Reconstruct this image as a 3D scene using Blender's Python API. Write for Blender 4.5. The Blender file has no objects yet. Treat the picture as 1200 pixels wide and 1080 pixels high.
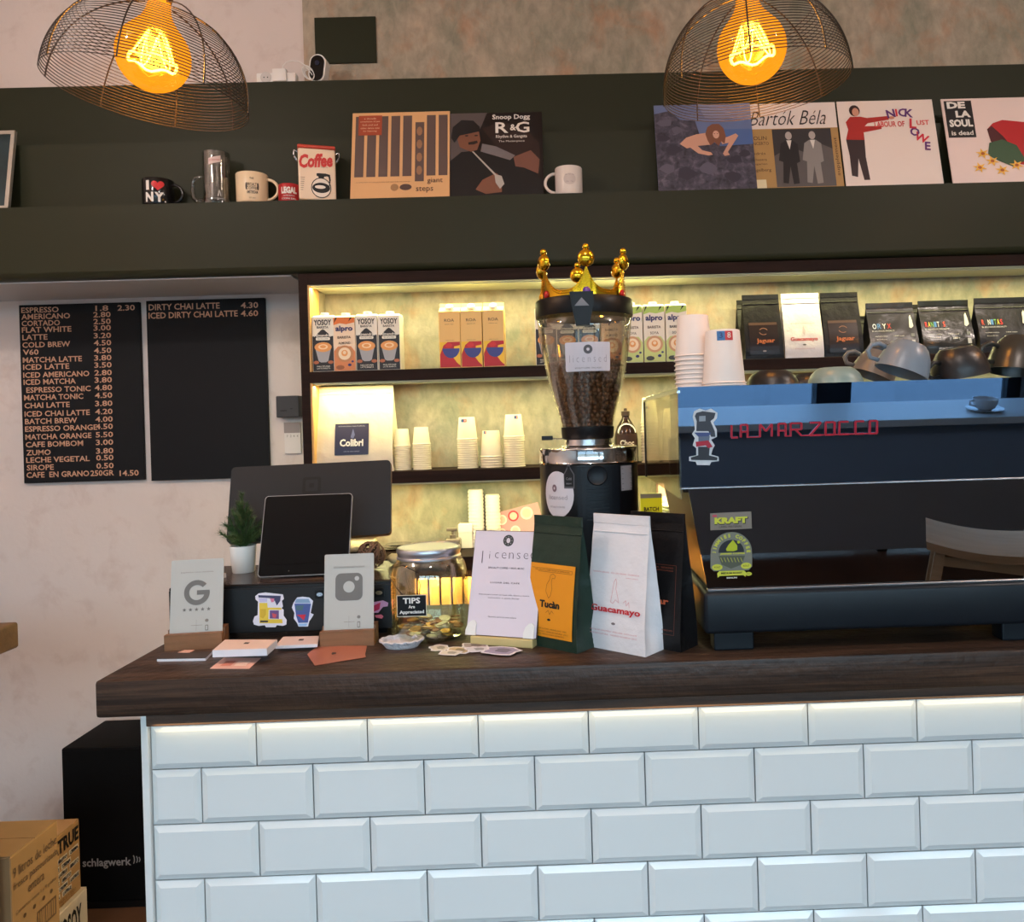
import bpy, bmesh, math, random
from mathutils import Vector, Matrix, noise
random.seed(7)
PI = math.pi
sc = bpy.context.scene
COL = sc.collection

# ---------------------------------------------------------------- camera
F, PX, PY, ROLL, YAW, H = 940.0, 674.0, 494.0, 0.030, 0.015, 1.51
fw = Vector((math.sin(YAW), math.cos(YAW), 0)); rt = Vector((math.cos(YAW), -math.sin(YAW), 0)); up = Vector((0, 0, 1))
rt2 = rt*math.cos(ROLL) - up*math.sin(ROLL); up2 = up*math.cos(ROLL) + rt*math.sin(ROLL)
cam_d = bpy.data.cameras.new('camera'); cam = bpy.data.objects.new('camera', cam_d); COL.objects.link(cam)
cam_d.sensor_width = 36; cam_d.lens = F/1200*36
cam_d.shift_x = (600-PX)/1200; cam_d.shift_y = (PY-540)/1200
cam_d.clip_start = .05; cam_d.clip_end = 100
m = Matrix.Identity(4)
for i in range(3):
    m[i][0] = rt2[i]; m[i][1] = up2[i]; m[i][2] = -fw[i]
m[2][3] = H
cam.matrix_world = m
sc.camera = cam
def ray(px, py):
    return fw + rt2*((px-PX)/F) - up2*((py-PY)/F)
def W(px, py, Y):
    d = ray(px, py); return Vector((0, 0, H)) + d*(Y/d.y)
def C(px, py, z):
    d = ray(px, py); return Vector((0, 0, H)) + d*((z-H)/d.z)

# ---------------------------------------------------------------- world, lights, exposure
sc.view_settings.view_transform = 'Standard'; sc.view_settings.look = 'None'
sc.view_settings.gamma = 1; sc.view_settings.exposure = 0.2; sc.view_settings.use_curve_mapping = False
wd = bpy.data.worlds.new('sky'); sc.world = wd; wd.use_nodes = True
bg = wd.node_tree.nodes['Background']; bg.inputs[0].default_value = (0.52, 0.75, 1.0, 1); bg.inputs[1].default_value = 10.5
def area(name, loc, rot, sx, sy, power, col):
    d = bpy.data.lights.new(name, 'AREA'); d.shape = 'RECTANGLE'; d.size = sx; d.size_y = sy; d.energy = power; d.color = col
    o = bpy.data.objects.new(name, d); COL.objects.link(o); o.location = loc; o.rotation_euler = rot; return o
po = area('window_portal', (0.6, -3.0, 1.45), (PI/2, 0, 0), 6.2, 2.8, 10, (1, 1, 1)); po.data.cycles.is_portal = True
LED = (1.0, 0.94, 0.42)
# LED tapes under the beam and shelves of the lit shelving unit
for (z, p) in ((1.953, 10.5), (1.645, 9.5), (1.325, 9.5)):
    area('led_tape', (0.55, 2.535, z), (0, 0, 0), 2.9, .012, p, LED)
area('led_tape', (0.55, 2.472, 1.055), (0, 0, 0), 2.9, .012, 15, (1.0, .70, .28))
# LED tape under the front edge of the worktop
area('led_tape', (0.5, 1.4455, .990), (math.radians(14), 0, 0), 2.5, .005, .42, (1.0, .80, .46))
# warm fill points, unseen, added high up to brighten the upper walls
for (x, y, p) in ((-1.7, 0.9, 35), (0.1, 0.3, 21), (2.0, 0.9, 29)):
    d = bpy.data.lights.new('added_fill_lamp', 'POINT'); d.energy = p; d.color = (1.0, .85, .76); d.shadow_soft_size = .07
    o = bpy.data.objects.new('added_fill_lamp', d); COL.objects.link(o); o.location = (x, y, 2.85)

# ---------------------------------------------------------------- materials
def lin(c):
    r = []
    for v in c:
        v /= 255.0; r.append(v/12.92 if v <= .04045 else ((v+.055)/1.055)**2.4)
    return (r[0], r[1], r[2], 1)
MC = {}
def M(name, col, rough=.5, metal=0, noise=0, nscale=30, bump=0, emit=0, trans=0, coat=0, stretch=(1, 1, 1), spec=.5, col2=None, ior=1.45):
    if name in MC: return MC[name]
    m = bpy.data.materials.new(name); m.use_nodes = True; nt = m.node_tree; b = nt.nodes['Principled BSDF']
    c = lin(col); b.inputs['Base Color'].default_value = c
    b.inputs['Roughness'].default_value = rough; b.inputs['Metallic'].default_value = metal
    b.inputs['Specular IOR Level'].default_value = spec; b.inputs['IOR'].default_value = ior
    if trans: b.inputs['Transmission Weight'].default_value = trans
    if coat: b.inputs['Coat Weight'].default_value = coat; b.inputs['Coat Roughness'].default_value = .08
    if emit:
        b.inputs['Emission Color'].default_value = c; b.inputs['Emission Strength'].default_value = emit
    if noise or bump:
        tc = nt.nodes.new('ShaderNodeTexCoord'); mp = nt.nodes.new('ShaderNodeMapping'); mp.inputs['Scale'].default_value = stretch
        n = nt.nodes.new('ShaderNodeTexNoise'); n.inputs['Scale'].default_value = nscale; n.inputs['Detail'].default_value = 6
        nt.links.new(tc.outputs['Object'], mp.inputs[0]); nt.links.new(mp.outputs[0], n.inputs['Vector'])
        if noise:
            r = nt.nodes.new('ShaderNodeValToRGB'); c2 = lin(col2) if col2 else tuple(x*(1-noise) for x in c[:3])+(1,)
            r.color_ramp.elements[0].position = .35; r.color_ramp.elements[1].position = .65
            r.color_ramp.elements[0].color = c2; r.color_ramp.elements[1].color = c
            nt.links.new(n.outputs[0], r.inputs[0]); nt.links.new(r.outputs[0], b.inputs['Base Color'])
        if bump:
            bp = nt.nodes.new('ShaderNodeBump'); bp.inputs['Strength'].default_value = bump; bp.inputs['Distance'].default_value = .01
            nt.links.new(n.outputs[0], bp.inputs['Height']); nt.links.new(bp.outputs[0], b.inputs['Normal'])
    MC[name] = m; return m
def clear(name, tint, gloss=.12, rough=.03):      # thin clear sheet: see-through with a sheen
    if name in MC: return MC[name]
    m = bpy.data.materials.new(name); m.use_nodes = True; nt = m.node_tree; nt.nodes.clear()
    o = nt.nodes.new('ShaderNodeOutputMaterial'); t = nt.nodes.new('ShaderNodeBsdfTransparent'); g = nt.nodes.new('ShaderNodeBsdfGlossy')
    lw = nt.nodes.new('ShaderNodeLayerWeight'); lw.inputs[0].default_value = .35; mr = nt.nodes.new('ShaderNodeMath'); mr.operation = 'MULTIPLY_ADD'
    mr.inputs[1].default_value = .55; mr.inputs[2].default_value = gloss; mr.use_clamp = True
    mx = nt.nodes.new('ShaderNodeMixShader'); t.inputs[0].default_value = lin(tint); g.inputs['Roughness'].default_value = rough
    nt.links.new(lw.outputs['Facing'], mr.inputs[0]); nt.links.new(mr.outputs[0], mx.inputs[0])
    nt.links.new(t.outputs[0], mx.inputs[1]); nt.links.new(g.outputs[0], mx.inputs[2]); nt.links.new(mx.outputs[0], o.inputs[0])
    MC[name] = m; return m
def ramp_mat(name, layers, rough=.6, bump=.2, bscale=40):
    # layers: list of (scale, stretch, [(pos,color)...], factor)
    m = bpy.data.materials.new(name); m.use_nodes = True; nt = m.node_tree; b = nt.nodes['Principled BSDF']; b.inputs['Roughness'].default_value = rough
    tc = nt.nodes.new('ShaderNodeTexCoord'); prev = None
    for k, (s, st, els, fac) in enumerate(layers):
        mp = nt.nodes.new('ShaderNodeMapping'); mp.inputs['Scale'].default_value = st; mp.inputs['Location'].default_value = (k*3.1, k*1.7, k*.9)
        n = nt.nodes.new('ShaderNodeTexNoise'); n.inputs['Scale'].default_value = s; n.inputs['Detail'].default_value = 8; n.inputs['Roughness'].default_value = .62; n.inputs['Distortion'].default_value = .4
        nt.links.new(tc.outputs['Object'], mp.inputs[0]); nt.links.new(mp.outputs[0], n.inputs['Vector'])
        r = nt.nodes.new('ShaderNodeValToRGB'); e = r.color_ramp.elements
        e[0].position = els[0][0]; e[0].color = lin(els[0][1]); e[1].position = els[-1][0]; e[1].color = lin(els[-1][1])
        for (p, c) in els[1:-1]:
            q = e.new(p); q.color = lin(c)
        nt.links.new(n.outputs[0], r.inputs[0])
        if prev is None: prev = r.outputs[0]
        else:
            mx = nt.nodes.new('ShaderNodeMix'); mx.data_type = 'RGBA'; mx.inputs[0].default_value = fac
            if fac < 0:
                n2 = nt.nodes.new('ShaderNodeMapRange'); n2.inputs[1].default_value = .52; n2.inputs[2].default_value = .68; n2.inputs[4].default_value = -fac
                nt.links.new(n.outputs[0], n2.inputs[0]); nt.links.new(n2.outputs[0], mx.inputs[0])
            nt.links.new(prev, mx.inputs[6]); nt.links.new(r.outputs[0], mx.inputs[7]); prev = mx.outputs[2]
    nt.links.new(prev, b.inputs['Base Color'])
    nb = nt.nodes.new('ShaderNodeTexNoise'); nb.inputs['Scale'].default_value = bscale; nb.inputs['Detail'].default_value = 6
    nt.links.new(tc.outputs['Object'], nb.inputs['Vector'])
    bp = nt.nodes.new('ShaderNodeBump'); bp.inputs['Strength'].default_value = bump; bp.inputs['Distance'].default_value = .006
    nt.links.new(nb.outputs[0], bp.inputs['Height']); nt.links.new(bp.outputs[0], b.inputs['Normal'])
    MC[name] = m; return m

m_pink = ramp_mat('pink_paint', [(1.2, (1, 1, 1), [(.3, (212, 200, 194)), (.7, (220, 208, 202))], 1), (9, (1, 1, 1), [(.4, (170, 140, 125)), (.7, (170, 140, 128))], -.25)], .75, .12, 60)
m_plaster = ramp_mat('patina_plaster', [(5, (1, 1, .7), [(.32, (118, 120, 104)), (.5, (150, 138, 121)), (.68, (180, 160, 141))], 1),
                                        (7, (1, 1, .8), [(.3, (158, 108, 78)), (.7, (172, 116, 80))], -.75),
                                        (30, (1, 1, .6), [(.35, (108, 122, 106)), (.65, (204, 194, 168))], .26)], .62, .35, 55)
m_green = M('dark_olive_paint', (40, 43, 28), .5, noise=.06, nscale=3)
m_wood_dark = ramp_mat('dark_stained_pine', [(6, (.35, 3.2, 5), [(.3, (30, 22, 19)), (.5, (52, 38, 31)), (.72, (84, 62, 48))], 1), (26, (.16, 3, 9), [(.38, (20, 15, 13)), (.66, (96, 70, 52))], .42)], .4, .3, 60)
m_walnut = ramp_mat('dark_walnut', [(9, (.3, 3, 5), [(.3, (24, 15, 13)), (.7, (44, 28, 23))], 1)], .65, .1, 60)
m_pine_trim = ramp_mat('brown_pine', [(10, (.3, 3, 6), [(.3, (38, 25, 19)), (.7, (84, 56, 38))], 1)], .6, .2, 60)
m_oak = ramp_mat('oiled_wood', [(8, (.4, 3, 6), [(.3, (112, 74, 44)), (.7, (150, 104, 66))], 1)], .5, .15, 80)
m_pine = ramp_mat('light_pine', [(5, (3, 3, .3), [(.3, (205, 150, 84)), (.7, (232, 184, 118))], 1)], .5, .1, 60)
m_stoolwood = ramp_mat('stool_wood', [(6, (.4, 3, 3), [(.3, (196, 160, 124)), (.7, (222, 190, 156))], 1)], .45, .1, 60)
m_floor = ramp_mat('brown_floor', [(3, (1, 1, 1), [(.3, (72, 50, 38)), (.7, (98, 70, 54))], 1)], .5, .1, 20)
for m_, v_ in ((m_green, .22), (m_walnut, .12), (m_wood_dark, .3), (m_floor, .3)): m_.node_tree.nodes['Principled BSDF'].inputs['Specular IOR Level'].default_value = v_
m_tile = M('white_glazed_tile', (226, 226, 224), .12, coat=.5)
m_grout = M('grout', (176, 176, 178), .9)
m_white = M('white_plastic', (226, 224, 220), .4)
m_paper = M('white_card', (222, 216, 214), .65)
m_blackp = M('black_plastic', (13, 13, 15), .4, spec=.3)
m_blackm = M('black_satin', (11, 11, 12), .5, spec=.3)
m_steel = M('brushed_steel', (205, 205, 208), .2, 1)
m_chrome = M('polished_chrome', (230, 230, 232), .05, 1)
m_gold = M('gold_plastic', (232, 178, 30), .13, 1, coat=.3)
m_glass = clear('clear_glass', (244, 246, 242), .05)
m_jar = clear('jar_glass', (250, 252, 246), .05)
m_red = M('red_print', (190, 30, 32), .5)
m_ink = M('black_print', (22, 20, 20), .6)
m_cream = M('cream_cup', (238, 226, 200), .6)
m_greyprint = M('grey_print', (104, 98, 92), .5)

# ---------------------------------------------------------------- helpers
class MB:
    def __init__(s): s.bm = bmesh.new()
    def box(s, x0, x1, y0, y1, z0, z1, bev=0, seg=2):
        r = bmesh.ops.create_cube(s.bm, size=1)
        vs = r['verts']
        for v in vs: v.co = Vector(((x0+x1)/2+v.co.x*(x1-x0), (y0+y1)/2+v.co.y*(y1-y0), (z0+z1)/2+v.co.z*(z1-z0)))
        if bev:
            es = list({e for v in vs for e in v.link_edges})
            bmesh.ops.bevel(s.bm, geom=es, offset=bev, segments=seg, affect='EDGES', profile=.5)
        return s
    def hexa(s, p):   # 8 points: bottom 4 ccw, top 4 ccw
        v = [s.bm.verts.new(q) for q in p]
        for f in ((3, 2, 1, 0), (4, 5, 6, 7), (0, 1, 5, 4), (1, 2, 6, 5), (2, 3, 7, 6), (3, 0, 4, 7)): s.bm.faces.new([v[i] for i in f])
        return s
    def prism(s, poly, y0, y1):    # polygon in x,z extruded along y
        n = len(poly); a = [s.bm.verts.new((x, y0, z)) for x, z in poly]; b = [s.bm.verts.new((x, y1, z)) for x, z in poly]
        s.bm.faces.new(a); s.bm.faces.new(b[::-1])
        for i in range(n): s.bm.faces.new((a[i], b[i], b[(i+1) % n], a[(i+1) % n]))
        return s
    def prismz(s, poly, z0, z1):
        n = len(poly); a = [s.bm.verts.new((p[0], p[1], z0)) for p in poly]; b = [s.bm.verts.new((p[0], p[1], z1)) for p in poly]
        s.bm.faces.new(a[::-1]); s.bm.faces.new(b)
        for i in range(n): s.bm.faces.new((a[i], a[(i+1) % n], b[(i+1) % n], b[i]))
        return s
    def prismx(s, poly, x0, x1):   # polygon in y,z extruded along x
        n = len(poly); a = [s.bm.verts.new((x0, p[0], p[1])) for p in poly]; b = [s.bm.verts.new((x1, p[0], p[1])) for p in poly]
        s.bm.faces.new(a[::-1]); s.bm.faces.new(b)
        for i in range(n): s.bm.faces.new((a[i], a[(i+1) % n], b[(i+1) % n], b[i]))
        return s
    def lathe(s, prof, seg=32, c=(0, 0, 0), sq=0):
        rings = []
        for (r, z) in prof:
            if r < 1e-6: rings.append([s.bm.verts.new((c[0], c[1], c[2]+z))]); continue
            ring = []
            for i in range(seg):
                a = 2*PI*i/seg; k = 1
                if sq:
                    k = 1/((abs(math.cos(a))**sq+abs(math.sin(a))**sq)**(1/sq))
                ring.append(s.bm.verts.new((c[0]+r*k*math.cos(a), c[1]+r*k*math.sin(a), c[2]+z)))
            rings.append(ring)
        for p, q in zip(rings, rings[1:]):
            for i in range(seg):
                j = (i+1) % seg
                if len(p) == 1 and len(q) == 1: continue
                if len(p) == 1: s.bm.faces.new((p[0], q[j], q[i]))
                elif len(q) == 1: s.bm.faces.new((p[i], p[j], q[0]))
                else: s.bm.faces.new((p[i], p[j], q[j], q[i]))
        return s
    def tube(s, pts, r, seg=8, closed=False):
        pts = [Vector(p) for p in pts]; n = len(pts); rings = []
        nrm = None
        for i, p in enumerate(pts):
            if closed: t = (pts[(i+1) % n]-pts[i-1])
            else: t = (pts[min(i+1, n-1)]-pts[max(i-1, 0)])
            t.normalize()
            if nrm is None:
                nrm = t.orthogonal().normalized()
            else:
                nrm = (nrm - t*nrm.dot(t))
                if nrm.length < 1e-5: nrm = t.orthogonal()
                nrm.normalize()
            bn = t.cross(nrm); rr = r[i] if isinstance(r, (list, tuple)) else r
            rings.append([s.bm.verts.new(p+(nrm*math.cos(2*PI*k/seg)+bn*math.sin(2*PI*k/seg))*rr) for k in range(seg)])
        for i in range(n if closed else n-1):
            a, b = rings[i], rings[(i+1) % n]
            for k in range(seg): s.bm.faces.new((a[k], a[(k+1) % seg], b[(k+1) % seg], b[k]))
        if not closed:
            s.bm.faces.new(rings[0][::-1]); s.bm.faces.new(rings[-1])
        return s
    def sphere(s, c, r, u=16, v=10, sc=(1, 1, 1), rot=None):
        R = bmesh.ops.create_uvsphere(s.bm, u_segments=u, v_segments=v, radius=r)
        for q in R['verts']:
            p = Vector((q.co.x*sc[0], q.co.y*sc[1], q.co.z*sc[2]))
            if rot: p = rot @ p
            q.co = p + Vector(c)
        return s
    def xf(s, mat):
        for v in s.bm.verts: v.co = mat @ v.co
        return s
    def mesh(s, name):
        bmesh.ops.recalc_face_normals(s.bm, faces=s.bm.faces)
        me = bpy.data.meshes.new(name); s.bm.to_mesh(me); s.bm.free(); return me
def link(name, me, mat, parent=None, smooth=False):
    o = bpy.data.objects.new(name, me); COL.objects.link(o)
    if mat is not None and not me.materials: me.materials.append(mat)
    if parent is not None: o.parent = parent
    if smooth:
        for p in me.polygons: p.use_smooth = True
        if smooth != 'full':
            try: me.set_sharp_from_angle(angle=math.radians(40))
            except Exception: pass
    return o
def obj(name, mb, mat, parent=None, smooth=False):
    return link(name, mb.mesh(name), mat, parent, smooth)
def tag(o, label, cat, group=None, kind=None):
    if label: o['label'] = label
    if cat: o['category'] = cat
    if group: o['group'] = group
    if kind: o['kind'] = kind
    return o
def thing(name, label, cat, loc=(0, 0, 0), rz=0, rx=0, ry=0, group=None):
    o = bpy.data.objects.new(name, None); COL.objects.link(o); o.empty_display_size = .02
    o.location = loc; o.rotation_euler = (rx, ry, rz); return tag(o, label, cat, group)
def struct(name, mb, mat, label=None):
    o = obj(name, mb, mat); o['kind'] = 'structure'
    return o
def copy_tree(o, parent=None):
    c = o.copy(); COL.objects.link(c)
    if parent is not None: c.parent = parent
    for ch in list(o.children): copy_tree(ch, c)
    return c
# decal maps: local x (right), z (up), e = height above the surface
def flat(y0): return lambda x, z, e: Vector((x, y0-e, z))
def cyl(R, cy=0, a0=0):
    return lambda x, z, e: Vector(((R+e)*math.sin(x/R+a0), cy-(R+e)*math.cos(x/R+a0), z))
def cone(Rf):
    return lambda x, z, e: Vector(((Rf(z)+e)*math.sin(x/Rf(z)), -(Rf(z)+e)*math.cos(x/Rf(z)), z))
def decal(name, poly, mat, parent, mp, e=.0006, sub=0, label=None):
    # filled flat print: polygon in x,z; sub>0 cuts it into strips so that it follows a curved surface
    bm = bmesh.new(); vs = [bm.verts.new((x, 0, z)) for x, z in poly]; bm.faces.new(vs)
    if sub:
        xs = [p[0] for p in poly]; zs = [p[1] for p in poly]
        n = max(1, int((max(xs)-min(xs))/sub)); k = max(1, int((max(zs)-min(zs))/sub))
        for i in range(1, n): bmesh.ops.bisect_plane(bm, geom=bm.verts[:]+bm.edges[:]+bm.faces[:], plane_co=(min(xs)+(max(xs)-min(xs))*i/n, 0, 0), plane_no=(1, 0, 0))
        for i in range(1, k): bmesh.ops.bisect_plane(bm, geom=bm.verts[:]+bm.edges[:]+bm.faces[:], plane_co=(0, 0, min(zs)+(max(zs)-min(zs))*i/k), plane_no=(0, 0, 1))
    bmesh.ops.recalc_face_normals(bm, faces=bm.faces)
    for v in bm.verts: v.co = mp(v.co.x, v.co.z, e)
    me = bpy.data.meshes.new(name); bm.to_mesh(me); bm.free()
    o = link(name, me, mat, parent)
    if label: o['label'] = label
    return o
def rect(x0, x1, z0, z1): return [(x0, z0), (x1, z0), (x1, z1), (x0, z1)]
def rrect(x0, x1, z0, z1, r, n=4):
    p = []
    for (cx, cz, a) in ((x1-r, z0+r, -PI/2), (x1-r, z1-r, 0), (x0+r, z1-r, PI/2), (x0+r, z0+r, PI)):
        for i in range(n+1): p.append((cx+r*math.cos(a+PI/2*i/n), cz+r*math.sin(a+PI/2*i/n)))
    return p
def disc(cx, cz, rx, rz=None, n=20, a0=0, a1=2*PI):
    rz = rz or rx
    k = n if abs(a1-a0-2*PI) < 1e-6 else n+1
    return [(cx+rx*math.cos(a0+(a1-a0)*i/n), cz+rz*math.sin(a0+(a1-a0)*i/n)) for i in range(k)]
TC = {}
def text_raw(s, bold, shear, sp=1.0):
    key = (s, bold, shear, sp)
    if key in TC: return TC[key]
    cu = bpy.data.curves.new('t', 'FONT'); cu.body = s; cu.size = 1; cu.offset = bold; cu.shear = shear; cu.resolution_u = 2; cu.space_character = sp
    o = bpy.data.objects.new('t', cu); COL.objects.link(o)
    dg = bpy.context.evaluated_depsgraph_get()
    me = bpy.data.meshes.new_from_object(o.evaluated_get(dg))
    vs = [tuple(v.co) for v in me.vertices]; fs = [tuple(p.vertices) for p in me.polygons]
    bpy.data.objects.remove(o); bpy.data.curves.remove(cu); bpy.data.meshes.remove(me)
    xs = [v[0] for v in vs]; ys = [v[1] for v in vs]
    TC[key] = (vs, fs, min(xs), max(xs), min(ys), max(ys)); return TC[key]
def text(s, x, z, w, h, mat, parent, mp, e=.0012, bold=.0, shear=0, rot=0, align='C', name='lettering', label=None, sp=1.0):
    # text centred at x,z, fitted to w (None keeps the aspect) by h
    vs, fs, x0, x1, y0, y1 = text_raw(s, bold, shear, sp)
    sy = h/(y1-y0); sx = (w/(x1-x0)) if w else sy
    ca, sa = math.cos(rot), math.sin(rot); out = []
    ox = {'C': (x0+x1)/2, 'L': x0, 'R': x1}[align]
    for (a, b, c) in vs:
        p, q = (a-ox)*sx, (b-(y0+y1)/2)*sy
        out.append(mp(x+p*ca-q*sa, z+p*sa+q*ca, e))
    me = bpy.data.meshes.new(name); me.from_pydata([tuple(v) for v in out], [], fs); me.update()
    o = link(name, me, mat, parent)
    if label: o['label'] = label
    return o
def texts(items, mat, parent, mp, name='lettering', e=.0012, label=None):
    # several pieces of text in one print: (string, x, z, w, h[, bold, shear, rot])
    V = []; Fc = []
    for it in items:
        s, x, z, w, h = it[:5]; bold = it[5] if len(it) > 5 else 0; shear = it[6] if len(it) > 6 else 0; rot = it[7] if len(it) > 7 else 0
        vs, fs, x0, x1, y0, y1 = text_raw(s, bold, shear)
        sy = h/(y1-y0); sx = (w/(x1-x0)) if w else sy; ca, sa = math.cos(rot), math.sin(rot); n = len(V)
        for (a, b, c) in vs:
            p, q = (a-(x0+x1)/2)*sx, (b-(y0+y1)/2)*sy; V.append(tuple(mp(x+p*ca-q*sa, z+p*sa+q*ca, e)))
        Fc += [tuple(i+n for i in f) for f in fs]
    me = bpy.data.meshes.new(name); me.from_pydata(V, [], Fc); me.update(); o = link(name, me, mat, parent)
    if label: o['label'] = label
    return o

# ================================================================ STRUCTURE
WY = 2.85                                   # back wall plane
zL1 = W(600, 228, 2.5).z; zL2 = W(100, 168.5, 2.6).z; zL3 = W(500, 91.5, 2.7).z; zB = 1.997
XL, XR, YF = -2.6, 3.6, -3.0
CEIL = 3.06
struct('floor', MB().box(XL-.2, XR+.2, YF-.2, WY+.2, -.1, 0), m_floor)
m_ceil = M('ceiling_white', (214, 204, 198), .8)
struct('ceiling', MB().box(XL-.2, XR+.2, YF-.2, WY+.2, CEIL, CEIL+.1), m_ceil)
xpl = W(357, 60, WY).x
struct('wall_back', MB().box(XL-.1, xpl, WY, WY+.15, 0, CEIL), m_pink)
struct('wall_back', MB().box(xpl, XR+.1, WY-.012, WY+.15, 0, CEIL), m_plaster)
struct('wall_left', MB().box(XL-.15, XL, YF, WY, 0, CEIL), m_pink)
m_rw = M('grey_wall', (150, 144, 138), .8, noise=.1, nscale=2)
struct('wall_right', MB().box(XR, XR+.15, YF, WY, 0, CEIL), m_rw)
# shop front behind the camera: piers, sill, transom, dark mullions, clear panes
fr = MB(); fr.box(XL-.1, -2.35, YF-.2, YF, 0, CEIL); fr.box(3.45, XR+.1, YF-.2, YF, 0, CEIL); fr.box(-2.35, 3.45, YF-.2, YF, 2.85, CEIL)
struct('wall_front', fr, m_rw)
wf = MB()
for x in (-2.35, -.6, 3.35): wf.box(x, x+.10, YF-.12, YF-.04, 0, 2.85)
wf.box(1.90, 2.16, YF-.14, YF-.02, 0, 2.85)
wf.box(-2.35, 3.45, YF-.12, YF-.04, 2.77, 2.85); wf.box(-2.35, 3.45, YF-.12, YF-.04, 0, .12)
m_frame = M('dark_window_frame', (40, 42, 46), .4)
wo = struct('window_1', wf, m_frame)
for (a, b) in ((-2.25, -.6), (-.5, 1.90), (2.16, 3.35)):
    p = obj('pane', MB().box(a, b, YF-.09, YF-.08, .12, 2.77), m_glass, wo)
m_pave = M('pavement', (96, 98, 102), .8, noise=.12, nscale=8)
struct('floor', MB().box(-9, 10, YF-14, YF-.2, -.16, -.06), m_pave)
m_facade = M('street_facade', (128, 118, 108), .8, noise=.15, nscale=1.5)
struct('wall_street', MB().box(-12, 13, YF-14.4, YF-14, -.1, 3.4), m_facade)

# stepped display ledges above the bar (olive)
LX0, LX1 = XL, XR
def ledge(name, y0, z0, z1, round_=0):
    if round_:
        poly = [(y0, z1), (WY, z1), (WY, z0)] + [(y0+round_-round_*math.sin(a*PI/12), z0+round_-round_*math.cos(a*PI/12)) for a in range(0, 7)]
    else: poly = [(y0, z1), (WY, z1), (WY, z0), (y0, z0)]
    o = struct(name, MB().prismx(poly, LX0, LX1), m_green)
    for p in o.data.polygons: p.use_smooth = abs(p.normal.y) > .05 and abs(p.normal.z) > .05
    return o
ledge('trim_1', 2.5, zB, zL1, .022)
struct('trim_4', MB().box(LX0, -.84, 2.53, WY, zB-.004, zB-.0002), M('pale_soffit', (196, 196, 200), .6))
ledge('trim_2', 2.6, zL1, zL2)
ledge('trim_3', 2.7, zL2, zL3)

# skirting on the back wall
struct('baseboard_back', MB().box(XL, -.9, WY-.015, WY, 0, .08), m_pink)

# ================================================================ COUNTER
zC = 1.08
CX0 = W(110, 795, 1.42).x; TX0 = W(177, 935, 1.457).x; CX1 = 1.75
TY = 1.457
wt = thing('worktop', 'thick dark-stained pine worktop on the white tiled bar front', 'worktop', (0, 1.42, 1.014))
obj('slab', MB().box(CX0, CX1, 0, .52, 0, zC-1.014, .006, 2), m_wood_dark, wt, smooth=True)
obj('trim_strip', MB().box(TX0-.002, CX1, .030, .055, -.028, 0, .002), m_pine_trim, wt)
ct = thing('bar_counter', 'bar counter with glossy white rectangular tiles on its front and a white corner edge', 'counter', (0, TY, 0))
obj('carcass', MB().box(TX0+.004, CX1-.02, .0187, .47, 0, 1.012), m_grout, ct)
obj('corner_profile', MB().box(TX0-.014, TX0-.001, -.003, .50, 0, 1.0125, .002), m_white, ct)
# one bevelled tile, origin at its lower left, front at y=0
def tile_mesh(w, h):
    g = .0011; bv = .011; d = .0055
    mb = MB(); bm = mb.bm
    o = [(g, g), (w-g, g), (w-g, h-g), (g, h-g)]; i = [(g+bv, g+bv), (w-g-bv, g+bv), (w-g-bv, h-g-bv), (g+bv, h-g-bv)]
    A = [bm.verts.new((x, .010, z)) for x, z in o]; B = [bm.verts.new((x, d, z)) for x, z in o]; Cc = [bm.verts.new((x, 0, z)) for x, z in i]
    for k in range(4):
        j = (k+1) % 4; bm.faces.new((A[k], A[j], B[j], B[k])); bm.faces.new((B[k], B[j], Cc[j], Cc[k]))
    bm.faces.new(Cc)
    return mb.mesh('tile')
TW = .2009; zrow = W(236, 901, TY).z; xj = W(299, 870, TY).x
full = tile_mesh(TW, .1); full.materials.append(m_tile)
first = None
for r in range(-1, 10):
    z0 = zrow - .1*r; 
    if z0+.1 < .02: break
    off = xj-TW/2 if r % 2 else xj
    if r == -1: continue
    k = math.floor((TX0-off)/TW)
    x = off+k*TW
    while x < CX1-.03:
        a, b = max(x, TX0), min(x+TW, CX1-.02)
        top = min(z0+.1, .9855); bot = max(z0, 0)
        if b-a > .015:
            if abs(b-a-TW) < 1e-4 and abs(top-bot-.1) < 1e-4:
                t = bpy.data.objects.new('tile', full); COL.objects.link(t); t.parent = ct
            else: t = link('tile', tile_mesh(b-a, top-bot), m_tile, ct)
            t.location = (a, random.uniform(-.0004, .0004), bot); t.rotation_euler = (random.uniform(-.003, .003), 0, 0)
        x += TW

# ================================================================ LIT SHELVING UNIT
SY = 2.505
zS1 = W(490, 432, SY).z; zS1b = W(490, 445, SY).z; zS2 = W(600, 548, SY).z; zS2b = W(600, 562, SY).z; zS3 = W(550, 652, 2.445).z
zT = W(400, 332.5, SY).z
SX0 = W(350, 350, SY).x; SXi = W(360, 350, SY).x; SX1 = 2.3
un = thing('shelving_unit', 'dark walnut lit shelving unit recessed below the olive ledges', 'shelves', (0, SY, 0))
D = 2.68-SY
obj('back_panel', MB().box(SXi, SX1, D+.0003, D+.018, zS3-.3, zB-.006), m_plaster, un)['label'] = 'patina plaster back of the shelves'
obj('post', MB().box(SX0, SXi, 0, D, 0, zB-.002, .001), m_walnut, un)
obj('side_panel', MB().box(SXi, SXi+.006, .004, .10, zS3, zT), m_pine, un, )['label'] = 'light wood inner side panel'
obj('side_panel', MB().box(SXi, SXi+.005, .1003, D, zS3, zT), m_plaster, un)['label'] = 'patina plaster inner side'
obj('top_beam', MB().box(SXi, SX1, 0, D, zT, zB-.002, .001), m_walnut, un)
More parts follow.
